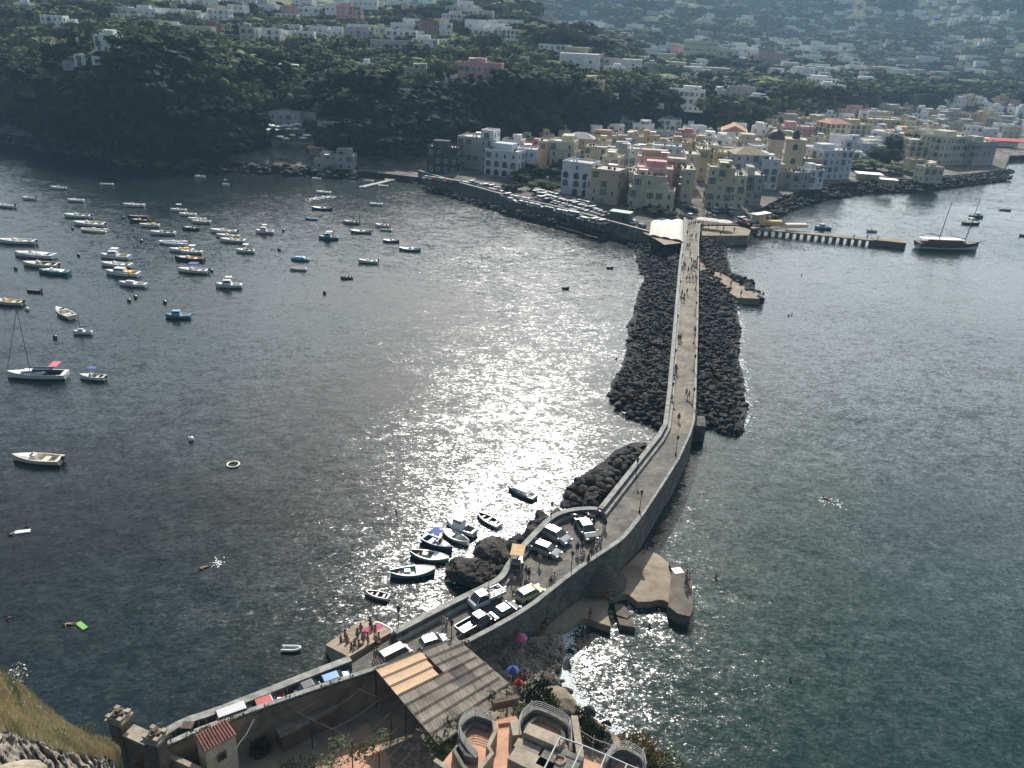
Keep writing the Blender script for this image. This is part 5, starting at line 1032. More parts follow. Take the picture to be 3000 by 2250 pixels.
# ================= cars =================
TYRE=mat('tyre',(.02,.02,.02),.8,.1); HUB=mat('hub',(.35,.35,.36),.4,.1,metal=.6); LENS=mat('lamp_lens',(.6,.6,.58),.2,.05); REDL=mat('red_lens',(.35,.02,.02),.3,.1)
def cpaint(k,c): return mat('carpaint_'+k,c,.28,.06,.5,spec=.7)
CP_={'w':cpaint('white',(.56,.56,.55)),'s':cpaint('silver',(.27,.285,.30)),'k':cpaint('dark',(.035,.04,.045)),'g':cpaint('greygreen',(.10,.125,.12)),'y':cpaint('limecream',(.46,.48,.25)),'r':cpaint('red',(.42,.06,.06)),'b':cpaint('blue',(.10,.26,.52)),'n':cpaint('navy',(.04,.06,.12))}
def car(kind,pm,one=False):
    """bonnet toward +X, origin on the ground"""
    prof={'hatch':([(-1.9,.35),(-1.95,.8),(-1.85,1.0),(1.0,.98),(1.75,.82),(1.93,.6),(1.9,.3)],[(-1.85,.98),(-1.55,1.42),(-.1,1.48),(.35,1.44),(1.02,.97)],.84,4.0),
    'sedan':([(-2.1,.35),(-2.15,.8),(-2.0,.95),(1.2,.95),(1.95,.8),(2.1,.58),(2.05,.3)],[(-1.6,.94),(-1.0,1.38),(.1,1.42),(.45,1.38),(1.15,.94)],.86,4.3),
    'van':([(-2.1,.4),(-2.15,1.05),(-2.1,1.1),(1.5,1.05),(2.0,.85),(2.1,.6),(2.05,.3)],[(-2.1,1.05),(-2.05,1.85),(.8,1.88),(1.1,1.8),(1.6,1.03)],.86,4.3),
    'cab':([(-.2,.45),(-.2,1.0),(-.15,1.05),(1.7,1.05),(2.05,.95),(2.12,.6),(2.08,.35)],[(-.15,1.03),(-.1,1.5),(.9,1.8),(1.2,1.72),(1.75,1.03)],.84,2.4)}[kind]
    lo,up,hw,Ln=prof
    def loft(pr,w0,w1,z0,z1,inset=0):
        vs=[];n_=len(pr)
        for s in (-1,1):
            for x,z in pr: t=(z-z0)/(z1-z0+1e-6); vs.append((x,s*(w0+(w1-w0)*t),z))
        fs=[tuple(range(n_)),tuple(range(2*n_-1,n_-1,-1))]+[(i,n_+i,n_+(i+1)%n_,(i+1)%n_) for i in range(n_)]
        return vs,fs
    body=MB(); body.add(*loft(lo,hw,hw*.96,.3,1.0))
    cab=MB(); cab.add(*loft(up,hw*.94,hw*.74,.97,up[2][1]))
    roof=MB(); x0,x1=up[1][0]-.02,up[3][0]+.03; zt=up[2][1]; roof.box(((x0+x1)/2-.02,0,zt+.005),(x1-x0-.12,hw*1.46,.06))
    wh=MB(); xs=(-1.25,.95) if kind!='cab' else (-1.9,1.35)
    if kind=='van': xs=(-1.35,1.35)
    def wheel(mb,x,s): 
        for (rr_,w_,o) in ((.31,.2,0),):
            vs=[(x+rr_*math.cos(a),s*hw+dy,.31+rr_*math.sin(a)) for dy in (-.1,.06) for a in [2*PI*k/12 for k in range(12)]]
            mb.add(vs,[tuple(range(12)),tuple(range(23,11,-1))]+[(k,(k+1)%12,12+(k+1)%12,12+k) for k in range(12)])
    def rim(mb,x,s):
        vs=[(x+.19*math.cos(a),s*(hw+.065),.31+.19*math.sin(a)) for a in [2*PI*k/10 for k in range(10)]]; mb.add(vs,[tuple(range(10))])
    if one:
        b=MB(); b.mi=0; b.add(body.v,body.f); b.add(roof.v,roof.f); b.mi=1; b.add(cab.v,cab.f); b.mi=2
        for x in xs:
            for s in (-1,1): wheel(b,x,s)
        return b.build('parked_car',[pm,GLASS,TYRE])
    r=emp('parked_car'); bo=body.build('body',pm,r); g_=cab.build('windows',GLASS,r); rf=roof.build('roof',pm,r)
    for o_,w_ in ((bo,.09),(g_,.05),(rf,.03)):
        md=o_.modifiers.new('b','BEVEL'); md.width=w_; md.segments=3; md.limit_method='ANGLE'; md.angle_limit=R(25)
        for p_ in o_.data.polygons: p_.use_smooth=False
    for x in xs:
        for s in (-1,1): b=MB(); wheel(b,x,s); w_=b.build('wheel',TYRE,r); b=MB(); rim(b,x,s); b.build('rim',HUB,w_)
    fx=lo[-2][0]; rx=lo[1][0]
    for s in (-1,1):
        b=MB(); b.box((fx-.03,s*hw*.72,.68),(.16,.3,.14)); b.build('headlight',LENS,r); b=MB(); b.box((rx+.02,s*hw*.78,.78),(.12,.2,.2)); b.build('taillight',REDL,r)
        b=MB(); b.box((up[4][0]-.1,s*(hw+.08),1.02),(.12,.16,.12)); b.build('mirror',pm,r)
    for s in (-1,1): # pillars
        for (p,q_) in ((up[3],up[4]),(up[1],up[0])): b=MB(); b.tube([(p[0],s*hw*.74,p[1]),(q_[0],s*hw*.94,q_[1])],.035,4); b.build('pillar',pm,r)
    return r
def place(r,fx,fy,rx,ry,z,label,Ln=4.,cat='car',group=None,name=None,keep=False):
    a=P(fx,fy,z+.5); b_=P(rx,ry,z+.5); m_=(a+b_)/2; L_=(a-b_).length; r.location=(m_.x,m_.y,z); r.rotation_euler=(0,0,math.atan2((a-b_).y,(a-b_).x)); s=max(.8,min(1.15,L_/Ln)); r.scale=(s,s,s); tag(r,label,cat,group); 
    if name: r.name=name
z_=ZD+.01; gp='cars parked on the causeway'
place(car('hatch',CP_['s']),1668,1590,1594,1553,z_,'silver hatchback nearer the curved parapet, above its twin',cat='car',group=gp)
place(car('hatch',CP_['s']),1641,1628,1564,1598,z_,'silver hatchback in front of its twin, beside the three-wheeled truck',group=gp)
place(car('sedan',CP_['g']),1735,1582,1700,1526,z_,'grey-green car facing the walkers beside the scooters',group=gp)
place(car('hatch',CP_['y']),1588,1722,1516,1757,z_,'lime cream car beside the rough parapet',group=gp)
place(car('sedan',CP_['k']),1514,1773,1442,1812,z_,'dark car with pale roof between the flatbed truck and pickup',group=gp)
r=car('hatch',CP_['w']); place(r,1309,1868,1232,1893,z_,'white car carrying silver roof bars',group=gp)
b=MB(); [b.box((x,0,1.6),(.05,1.5,.05)) for x in (-1.2,-.9,-.6,-.3,0)]; [b.box((-.6,s*.6,1.56),(1.5,.05,.05)) for s in (-1,1)]; b.build('roof_rack',HUB,r)
place(car('van',CP_['w']),1188,1905,1130,1934,z_,'small white van half hidden behind the tan canopy roof',group=gp,cat='van',name='parked_van')
place(car('hatch',CP_['b']),1017,1980,949,2004,z_,'blue car whose roof shows above the courtyard wall',group=gp)
place(car('sedan',CP_['k']),938,2003,878,2028,z_,'dark car glinting above the courtyard wall next to the blue one',group=gp)
place(car('hatch',CP_['r']),826,2048,753,2076,z_,'red car whose roof shows above the courtyard wall',group=gp)
place(car('van',CP_['w']),727,2085,658,2110,z_,'white van roof above the wall just behind the tiled hut',group=gp,cat='van',name='parked_van')
def truck(bed,label,fx,fy,rx,ry,pm):
    r=car('cab',pm); 
    b=MB(); b.box((-1.35,0,.85),(2.5,1.7,.12)); b.build('bed',HUB if bed=='rack' else CP_['k'],r)
    for (c_,d_) in (((-1.35,.83,1.08),(2.5,.05,.36)),((-1.35,-.83,1.08),(2.5,.05,.36)),((-2.58,0,1.08),(.05,1.7,.36))): b=MB(); b.box(c_,d_); b.build('side_panel',pm,r)
    if bed=='rack':
        b=MB(); [b.box((-1.35,.83,z),(2.5,.04,.04)) for z in (1.5,1.75,2.0)]; [b.box((-2.5+k*.58,.83,1.6),(.05,.05,.8)) for k in range(5)]; b.build('rack',HUB,r)
        b=MB(); [b.box((U(-2.3,-.5),U(-.6,.6),1.05),(U(.3,.6),U(.2,.5),U(.2,.4)),U(0,3)) for _ in range(9)]; b.build('load',PL['g'],r)
    place(r,fx,fy,rx,ry,z_,label,4.3,'truck',gp,'parked_truck'); return r
truck('rack','white flatbed truck with ladder rack and loaded bed',1378,1775,1462,1738,CP_['w'])
truck('open','small grey-green pickup with empty open bed',1432,1806,1352,1852,CP_['g'])
# three-wheeler with tan canvas cover
r=emp('three_wheeler'); b=MB(); b.box((.75,0,.85),(1.1,1.2,1.2),taper=.85); c=b.build('cab',CP_['g'],r); b=MB(); b.box((1.28,0,1.1),(.06,.95,.45)); b.build('windscreen',GLASS,c)
b=MB(); b.box((-.75,0,.6),(1.9,1.4,.3)); b.build('bed',CP_['k'],r); b=MB(); b.box((-.6,0,2.05),(2.2,1.5,.08)); b.box((-.6,.74,1.7),(2.2,.05,.6)); b.build('canvas_cover',mat('tan_canvas',(.55,.36,.20),.85,.15),r)
b=MB(); [b.tube([(-.6+sx*1.0,sy*.68,.75),(-.6+sx*1.0,sy*.68,2.0)],.03,4) for sx in (-1,1) for sy in (-1,1)]; b.build('cover_frame',IRON,r)
for x,s in ((1.1,0),(-1.1,1),(-1.1,-1)): b=MB(); b.add([(x+.25*math.cos(a),s*.65+dy,.25+.25*math.sin(a)) for dy in (-.06,.06) for a in [2*PI*k/10 for k in range(10)]],[tuple(range(10)),tuple(range(19,9,-1))]+[(k,(k+1)%10,10+(k+1)%10,10+k) for k in range(10)]); b.build('wheel',TYRE,r)
place(r,1512,1690,1518,1628,z_,'little three-wheeled truck under a tan canvas cover','',cat='truck',group=gp) if 0 else place(r,1508,1680,1518,1630,z_,'little three-wheeled truck under a tan canvas cover',3.2,'truck',gp)
# scooters
def scooter(pm):
    r=emp('scooter'); b=MB()
    for x in (-.55,.6): b.add([(x+.24*math.cos(a),dy,.24+.24*math.sin(a)) for dy in (-.05,.05) for a in [2*PI*k/10 for k in range(10)]],[tuple(range(10)),tuple(range(19,9,-1))]+[(k,(k+1)%10,10+(k+1)%10,10+k) for k in range(10)])
    b.build('wheels',TYRE,r); b=MB(); b.box((-.4,0,.55),(.75,.32,.35),taper=.8); b.box((.05,0,.3),(.6,.3,.08)); b.box((.42,0,.65),(.1,.36,.65),ry=-.25); b.build('body',pm,r)
    b=MB(); b.box((-.35,0,.77),(.65,.26,.1)); b.build('seat',GC['k'],r); b=MB(); b.tube([(.55,0,.3),(.35,0,1.0)],.03,5); b.tube([(.35,-.3,1.02),(.35,.3,1.02)],.02,5); b.build('handlebar',IRON,r); return r
sp=[reg(scooter(CP_[k])) for k in 'ksrn']
SX=[(1648,1512,0),(1662,1513,3),(1672,1520,1),(1683,1523,0),(1692,1527,3),(1702,1512,0),(1712,1516,0),(1722,1519,1),(1730,1526,0),(1744,1508,2),(1757,1513,0),(1582,1571,1),(1590,1578,0),(1562,1590,1),(1555,1601,0),(1548,1612,1),(1150,1872,0),(1163,1866,1),(1176,1861,0),(1190,1855,0)]
used=set(); SI=[]
for x,y,k in SX:
    o=sp[k] if k not in used else clone(sp[k]); used.add(k); q=P(x,y,z_); o.location=q; o.rotation_euler=(0,0,R(U(-80,-40))); o['category']='scooter'; SI.append((o,{0:'black',1:'silver',2:'red',3:'navy'}[k]+' scooter')); o['group']='scooters parked by the parapet'
autolabel(SI,[('the grey-green car',1715,1550),('the silver twin hatchbacks',1580,1580),('the beached inflatable',1150,1850),('the bend of the long parapet',1755,1495)])
# car park full of cars
cm=[(car(k,CP_[c],True),c,k) for k,c in (('hatch','w'),('sedan','w'),('hatch','s'),('sedan','s'),('hatch','k'),('sedan','k'),('sedan','n'),('hatch','r'),('van','w'))]
CI=[];cu=set()
CNM={'w':'white','s':'silver','k':'black','n':'navy','r':'red'}
def lot(x0,y0,x1,y1,n,hd,z=4.02):
    for i in range(n):
        if rnd()<.05: continue
        t=(i+U(-.12,.12))/max(1,n-1); q=P(x0+(x1-x0)*t,y0+(y1-y0)*t,z+.7); j=random.choice((0,1,2,2,3,3,4,5,4,5,6,8)) if rnd()<.95 else 7
        o,c,k=cm[j]
        if j in cu: o=o.copy(); COL.objects.link(o)
        cu.add(j); g=hterr(q.x,q.y); o.location=(q.x,q.y,max(z,g+.02)); o.rotation_euler=(0,0,R(hd+U(-4,4))); o['category']='car'; o['group']='cars in the town car parks'
        CI.append((o,CNM[c]+' '+{'hatch':'hatchback','sedan':'saloon car','van':'van'}[k]))
lot(1572,566,1762,620,24,40); lot(1574,558,1740,600,18,40); lot(1250,520,1300,527,6,50); lot(1310,528,1380,540,8,50); lot(1640,618,1700,634,7,-30); lot(1568,576,1768,636,18,40); lot(1600,574,1790,632,14,40); lot(1386,538,1426,543,6,50); lot(1410,544,1475,556,9,50); lot(1438,556,1478,566,6,50); lot(1480,572,1550,586,8,50); lot(1497,586,1560,601,5,-30); lot(1706,640,1766,652,7,40); lot(1560,600,1640,620,5,-30)
lot(1962,612,1975,616,1,0); lot(1845,600,1858,603,1,0); lot(1858,650,1882,662,2,60); lot(2021,632,2022,634,1,90); lot(2022,612,2036,616,2,100); lot(2093,616,2137,617,4,95); lot(2080,630,2098,631,1,0); lot(2142,628,2150,630,1,60); lot(2165,640,2185,648,3,50); lot(2000,600,2012,606,1,90)
lot(2612,482,2640,484,4,60,3.6); lot(2650,486,2700,494,7,60,3.6); lot(2610,505,2690,502,8,10,3.6); lot(2720,520,2775,516,4,10,3.6)
autolabel(CI,[('the kiosk',1812,640),('the arcaded building',1468,560),('the loggia building',1690,570),('the quay shrubs',1560,540),('the white canopy',1940,655),('the main street mouth',2030,610),('the big cream corner block',2110,620),('the shore road hotel',2640,490),('the cream seafront hotel',2730,510),('the quay kink',1640,610)])
# ================= people =================
SKIN=mat('skin',(.23,.145,.10),.6,.1); HAIR=mat('hair',(.03,.02,.015),.8,.2)
CL=[mat('cloth_'+k,c,.9,.12) for k,c in (('white',(.65,.64,.62)),('black',(.03,.03,.035)),('blue',(.07,.12,.25)),('red',(.45,.06,.05)),('beige',(.40,.33,.24)),('orange',(.6,.22,.05)))]; CLN=['white','black','blue','red','beige','orange']
def body(pose):
    J={'stand':dict(h0=(0,.1,.92),h1=(0,-.1,.92),k0=(.03,.12,.50),k1=(.03,-.12,.50),f0=(0,.12,.05),f1=(0,-.12,.05),e0=(-.02,.24,1.12),e1=(-.02,-.24,1.12),w0=(.05,.26,.86),w1=(.05,-.26,.86)),
       'walk':dict(h0=(0,.09,.92),h1=(0,-.09,.92),k0=(.18,.1,.52),k1=(-.06,-.1,.50),f0=(.26,.1,.06),f1=(-.34,-.1,.12),e0=(-.12,.24,1.14),e1=(.1,-.24,1.14),w0=(-.12,.26,.88),w1=(.28,-.24,.95)),
       'wade':dict(h0=(0,.1,.92),h1=(0,-.1,.92),k0=(.03,.13,.50),k1=(.03,-.13,.50),f0=(0,.15,.05),f1=(0,-.15,.05),e0=(0,.42,1.28),e1=(.1,-.38,1.22),w0=(.1,.62,1.2),w1=(.3,-.5,1.15)),
       'sit':dict(h0=(0,.1,.45),h1=(0,-.1,.45),k0=(.42,.13,.50),k1=(.42,-.13,.50),f0=(.48,.13,.06),f1=(.48,-.13,.06),e0=(.05,.24,.66),e1=(.05,-.24,.66),w0=(.25,.2,.52),w1=(.25,-.2,.52))}[pose]
    hz=J['h0'][2]-.92
    v=[(0,0,.95+hz),(0,0,1.15+hz),(0,0,1.36+hz),(.01,0,1.50+hz),(.02,0,1.62+hz)]; rad=[.14,.125,.15,.055,.1]; e=[(0,1),(1,2),(2,3),(3,4)]
    def a(p,r_,pr): v.append(p); rad.append(r_); e.append((pr,len(v)-1)); return len(v)-1
    for s in '01':
        k=a(J['k'+s],.062,a(J['h'+s],.09,0)); f=a(J['f'+s],.042,k); a((J['f'+s][0]+.16,J['f'+s][1],.04),.035,f)
        sg=1 if s=='0' else -1; sh=a((0,.18*sg,1.38+hz),.058,2); el=a(J['e'+s],.043,sh); wr=a(J['w'+s],.03,el)
        W=Vector(J['w'+s]); d=(W-Vector(J['e'+s])).normalized(); pm_=a(tuple(W+d*.07),.033,wr)
    me=bpy.data.meshes.new('b'); me.from_pydata(v,e,[]); o=bpy.data.objects.new('b',me); COL.objects.link(o); md=o.modifiers.new('s','SKIN'); sv=me.skin_vertices[0].data
    for i,r_ in enumerate(rad): sv[i].radius=(r_,r_)
    sv[0].use_root=True; s2=o.modifiers.new('u','SUBSURF'); s2.levels=1; s2.render_levels=1
    dg=bpy.context.evaluated_depsgraph_get(); m2=bpy.data.meshes.new_from_object(o.evaluated_get(dg)); bpy.data.objects.remove(o)
    bm=bmesh.new(); bm.from_mesh(m2)
    M=MB()                     # five fingers each hand, nose and ears
    for s,sg in (('0',1),('1',-1)):
        W=Vector(J['w'+s]); d=(W-Vector(J['e'+s])).normalized(); side=Vector((1,0,0)); side=(side-d*side.dot(d)).normalized()
        for i in range(4): p=W+d*.09+side*(-.03+.02*i); M.tube([p,p+d*.045,p+d*(.075+.01*(i in(1,2)))+Vector((.01,-.015*sg,0))],[.010,.009,.007],5)
        M.tube([W+d*.04+side*.03,W+d*.07+side*.06],[.012,.008],5)
    hz_=1.63+hz; M.tube([(.10,0,hz_+.02),(.135,0,hz_-.02)],[.012,.018],5); [M.box((0.01,q*.105,hz_),(.03,.02,.06)) for q in (-1,1)]
    bm.free(); V_=[tuple(x.co) for x in m2.vertices]; F_=[tuple(p.vertices) for p in m2.polygons]; M.add(V_,F_); oo=M.build('body_tmp',SKIN,smooth=True); me=oo.data; bpy.data.objects.remove(oo); return me,hz
PB={k:body(k) for k in ('stand','walk','wade','sit')}
def ring(z,rx,ry,x0=0,n=12): return [(x0+rx*math.cos(2*PI*k/n),ry*math.sin(2*PI*k/n),z) for k in range(n)]
def shell(levels,n=12,cap=False):
    b=MB(); vs=[]
    for l in levels: vs+=ring(*l,n=n)
    b.add(vs,[(i*n+k,i*n+(k+1)%n,(i+1)*n+(k+1)%n,(i+1)*n+k) for i in range(len(levels)-1) for k in range(n)]); 
    if cap: b.add(ring(*levels[-1],n=n),[tuple(range(n))])
    return b
def meshof(b,name,m): o=b.build(name,m,smooth=True); me=o.data; bpy.data.objects.remove(o); return me
PCM={}
PN=[0]; PI_=[]
def person(x,y,z,pose,top,bot,face,label=None,desc=None):
    me,hz=PB[pose]; q=P(x,y,z); r=bpy.data.objects.new('person',me); COL.objects.link(r); r.location=(q.x,q.y,z-(.02)); s=U(.92,1.05); r.scale=(s,s,s); r.rotation_euler=(0,0,R(face))
    key=(pose,'h')
    if key not in PCM:
        PCM[key]=meshof(shell([(1.60+hz,.118,.105,-.01),(1.67+hz,.125,.112,-.01),(1.73+hz,.10,.09,0),(1.765+hz,.04,.04,0)],cap=True),'hair',HAIR)
        PCM[(pose,'t')]=meshof(shell([(.92+hz,.165,.19,0),(1.1+hz,.15,.175,0),(1.3+hz,.165,.215,0),(1.42+hz,.13,.205,0),(1.47+hz,.07,.09,0)]),'shirt',CL[0])
        PCM[(pose,'b')]=meshof(shell([(1.0+hz,.15,.18,0),(.9+hz,.175,.21,.01),(.78+hz,.18,.215,.02)]),'shorts',CL[0])
    def add(k,nm,m=None):
        o=bpy.data.objects.new(nm,PCM[(pose,k)]); COL.objects.link(o); o.parent=r
        if m is not None: o.material_slots[0].link='OBJECT'; o.material_slots[0].material=m
    add('h','hair')
    if top is not None: add('t','shirt',CL[top])
    if bot is not None: add('b','shorts',CL[bot])
    r['category']='person'; d=desc or ('walker' if pose=='walk' else 'person standing' if pose=='stand' else 'bather')
    tt=(' in '+CLN[top]+' top, '+CLN[bot]+' shorts') if top is not None and bot is not None else (' in '+CLN[bot]+' swimwear' if bot is not None else '')
    if label: r['label']=label
    else: PI_.append((r,{'walk':'walker','stand':'person standing','wade':'bather gesturing','sit':'sitter'}[pose]+tt))
    return r
wk=[(2024,662),(2030,664),(2036,661),(2018,667),(2013,690),(2021,700),(2026,699),(2038,700),(2013,728),(2019,728),(2021,752),(2002,782),(2006,786),(1998,795),(2025,772),(2031,776),(2036,778),(2040,785),(2042,768),(2028,790),(2034,792),(2016,800),(2024,798),(2011,824),(2019,824),(2028,824),(2037,820),(2012,862),(1997,868),(2004,876),(1993,882),(2002,884),(1986,1000),(1991,1002),(1994,996),(2034,975),(1977,1090),(1980,1096),(1974,1112),(2009,1165),(2017,1170),(1987,1236),(1966,1180)]
for i,(x,y) in enumerate(wk):
    c=Q(P(x,y,z_)); person(x,y,z_,'walk' if rnd()<.75 else 'stand',random.choice((0,0,1,1,1,2,2,3,4,4)),random.choice((1,1,2,4,0)),random.choice((90,-90))+U(-25,25))
for x,y in [(1690,1622),(1704,1618),(1700,1654),(1708,1648),(1730,1636),(1738,1608),(1747,1612),(1753,1604),(1759,1598),(1744,1622),(1622,1712),(1612,1722),(1722,1660),(1768,1545),(1772,1550),(1505,1718),(1548,1700),(1300,1838),(1307,1842),(1163,1908),(1098,1938),(1106,1934),(1540,1690),(1580,1655)]:
    person(x,y,z_,random.choice(('walk','stand','walk')),random.choice((0,1,1,2,4,0,1,2,4,3)),random.choice((1,2,4)),U(0,360))
for x,y,z in [(1018,1898,2.4),(1012,1880,1.8),(1048,1876,2.6),(1070,1876,3.4),(1064,1890,3.8),(1086,1846,2.),(1090,1860,2.6),(1100,1868,3.6),(1110,1880,4.4),(1102,1890,4.6),(1052,1902,4.0),(1040,1908,4.),(1030,1912,3.8),(1000,1896,1.5),(1058,1860,2.),(1078,1892,4.4)]:
    person(x,y,z,random.choice(('stand','wade','sit','stand')),None,random.choice((1,2,3,5)),U(0,360))
for x,y,z in [(1776,1768,.95),(1783,1772,.95),(1728,1812,.95),(1735,1735,.95),(1888,1622,.95),(2010,1700,1.5),(2015,1712,1.5),(2008,1722,1.5),(1520,1985,1.5),(1510,1992,1.5),(1535,2000,1.3),(1524,2004,1.4),(1600,1845,.95),(1590,1858,.95),(2222,872,1.1),(2235,868,1.1),(2140,840,1.6),(2110,812,1.6),(2080,790,1.6),(2170,868,1.6),(2060,670,3.2),(2075,668,3.2),(2100,672,3.2),(2120,675,3.2),(2150,680,3.2),(2110,690,3.2),(1815,660,4),(1860,690,4.5),(2540,700,2.05),(2500,700,2.05),(2570,705,2.05)]:
    person(x,y,z,random.choice(('stand','wade','stand','sit')),None if rnd()<.6 else random.choice((0,3,2)),random.choice((1,3,2)),U(0,360))
# swimmers
def swimmer(x,y,lb,float_=None):
    q=P(x,y,0); me,hz=PB['wade']; r=bpy.data.objects.new('person',me); COL.objects.link(r); r.location=(q.x,q.y,-.02 if float_=='lie' else -1.25); r['category']='person'; r['label']=lb
    r.rotation_euler=(R(0),R(90 if float_=='lie' else 8),R(U(0,360)));
    if float_=='lie': r.location=(q.x,q.y,.05); r.rotation_euler=(0,R(86),R(U(0,360)))
    o=bpy.data.objects.new('hair',PCM[('wade','h')]); COL.objects.link(o); o.parent=r
    return q
for x,y,l,f in [(62,1553,'swimmer with pale mat, farther of the pair in the dark water','lie'),(82,1543,'swimmer just right of the pale floating mat',None),(18,1812,'swimmer at the left photo edge in dark water',None),(620,1655,'swimmer making a white splash in open water','lie'),(2093,1697,'dark swimmer right of the concrete block',None),(2320,1992,'swimmer with red float in the lower right water',None),(2310,925,'left of two swimmers off the right rock pile',None),(2322,923,'right of two swimmers off the right rock pile',None),(2350,807,'lone swimmer right of the concrete spur',None),(2440,1472,'swimmer in a patch of foam right of the causeway','lie'),(2265,724,'swimmer beside the pier',None),(1803,1052,'wader standing off the left rock pile',None),(1900,1840,'swimmer right of the broken slabs',None),(1165,1500,'swimmer far left of the moored gozzos',None)]: swimmer(x,y,l,f)
def ringf(x,y,c,lb,r1=.6):
    q=P(x,y,.05); r=emp('swim_ring',q); tag(r,lb,'swim ring'); b=MB(); n_=16; pts=[(r1*math.cos(2*PI*k/n_),r1*math.sin(2*PI*k/n_),.05) for k in range(n_+1)]; b.tube(pts,.16,6,cap=False); b.build('tube',c,r,smooth=True)
ringf(683,1362,GC['c'],'pale round inflatable with a swimmer inside, alone in open water',.9); swimmer(683,1360,'swimmer sitting in the pale round inflatable')
LIME=mat('lime_plastic',(.18,.42,.08),.5,.1); q=P(240,1834,.05); b=MB(); b.box((q.x,q.y,.08),(1.6,.6,.14),R(-35)); tag(b.build('air_mattress',LIME),'lime green air mattress with a swimmer on it','air mattress'); swimmer(232,1826,'swimmer holding the lime green air mattress','lie')
q=P(66,1558,.05); b=MB(); b.box((q.x,q.y,.08),(1.8,.7,.14),R(20)); tag(b.build('air_mattress',GC['w']),'pale floating mat in the dark water at the left','air mattress')
PKM=mat('pink_fabric',(.55,.13,.26),.8,.15)
umbrella(1526,1866,1.9,.75,PKM,'bright pink sunshade on the shingle below the causeway wall',1.8); umbrella(1503,1962,1.5,.7,CANV,'blue sunshade on the shingle beside the canopy roof',1.8); umbrella(1520,2000,1.3,.5,CL[3],'small red sunshade near the canopy corner',1.7)
for x,y,l in ((1052,1880,'dark sunbather towel'),): pass
b=MB(); q=P(1095,1852,3.3); b.box((q.x,q.y,3.35),(2.2,1.6,.06),.6,rx=.25); tag(b.build('beach_towel',PKM),'pink towel on the crowded slipway','towel')
autolabel(PI_,[('the bridge town end',2024,670),('the brown sheet roof',2010,720),('the spur entrance',2030,780),('the mid causeway',2005,860),('the long straight stretch',1985,1000),('the causeway lamp row',1980,1095),('the causeway bend',2000,1200),('the steps',1745,1610),('the silver twin hatchbacks',1695,1640),('the lime cream car',1610,1710),('the three-wheeled truck',1530,1690),('the roof-bar car',1300,1840),('the white van',1110,1930),('the lower slipway',1000,1890),('the beached inflatable',1095,1855),('the slipway top',1060,1900),('the scooters',1770,1550),('the platform hut corner',1780,1770),('the concrete block',2010,1710),('the blue sunshade',1505,1990),('the concrete spur tip',2225,870),('the quay terrace',2100,675),('the pier head',2540,700),('the pink sunshade',1570,1850),('the kiosk',1830,670)])
for o,_ in PI_: o['group']='people strolling and bathing'
# ================= foreground: shingle, courtyard, terraces, gate, cliff =================
SHG=mat('shingle',(.36,.28,.20),.95,.5,1.2,.9,col2=(.10,.085,.07),det=9.); PAVC=mat('courtyard_floor',(.25,.20,.15),.95,.3,.5,.3,det=9.); TERR=mat('terracotta_floor',(.56,.31,.20),.8,.18,.8,.2,det=8.)
BEI=mat('beige_render',(.34,.29,.22),.95,.35,.9,.4,det=9.); GRYR=mat('grey_render',(.17,.168,.145),.95,.35,.9,.4,det=9.); BRW=mat('brown_stonework',(.13,.095,.07),.95,.4,1.3,.7)
shp=shF+[(1905,2340),(1000,2340),(1000,2100)]
pts=[P(x,y,.3) for x,y in shp]+[Vector((p.x,p.y,0)) for p in (rn[len(rn)//2],rn[0])]
b=MB(); b.prism([(p.x,p.y) for p in pts],-2,.3); b.build('beach',SHG,kind='structure')
_w=[P(1330,1905,2.6),P(1400,1893,2.6),P(1480,1880,2.3),P(1560,1872,1.8),P(1610,1862,1.3)]; _w=[_w[0]+Vector((-6,-26,0)),_w[0]+Vector((-3,-12,0))]+_w
_s=[P(1790,2155,.2),P(1700,2092,.2),P(1652,2030,.2),P(1634,1985,.2),P(1645,1940,.2),P(1652,1900,.2),P(1642,1866,.2)]
def bank(u,v):
    u*=6; i=min(5,int(u)); a=_w[i].lerp(_w[i+1],u-i); c_=_s[i].lerp(_s[i+1],u-i); p=a.lerp(c_,v); p.z=a.z+(c_.z-a.z)*v**1.3; p.z+=noise.noise(p*.7)*.3*(1-v); return p
b=MB(); b.add([tuple(bank(i/40,j/24)) for i in range(41) for j in range(25)],[(i*25+j,i*25+j+1,(i+1)*25+j+1,(i+1)*25+j) for i in range(40) for j in range(24)]); b.build('shingle_bank',SHG,kind='structure')
pile([(1380,1915),(1480,1890),(1560,1880),(1570,1960),(1540,2010),(1480,1960)],[(1600,1870),(1640,1980)],.55,1.0,'small brown stone on the shingle behind the canopy roof',.02,z0=.45,gap=1.5) if 0 else None
st_=[];rs=random.Random(3)
V2=[];F2=[];o_=0
for _ in range(2600):
    q=bank(rs.uniform(.1,1),rs.random()**1.2)
    V_,F_=RKS[rs.randrange(8)]; s=rs.uniform(.12,.5)*(1.4 if rs.random()<.1 else 1); a=rs.uniform(0,6.3)
    W=(V_*s)@np.array(Matrix.Rotation(a,3,'Z')).T+np.array(q[:]); V2.append(W); F2+=[[i+o_ for i in f] for f in F_]; o_+=len(W)
me=bpy.data.meshes.new('loose_stones'); me.from_pydata(np.concatenate(V2).tolist(),[],F2); me.materials.append(mat('brown_pebbles',(.36,.31,.25),.95,.5,.5,.2,col2=(.09,.08,.07))); o=bpy.data.objects.new('loose_stones',me); COL.objects.link(o); o['kind']='stuff'
wb=mat('brown_wall_render',(.21,.165,.12),.95,.45,.5,.8,det=10.); r=emp('courtyard_wall',(0,0,0)); tag(r,'high brown rendered wall carrying the road along the back of the courtyard','wall'); ro=off(rn,.09)
b=MB(); b.wall(ro,.16,1.9,6.05); b.build('wall_face',wb,r)
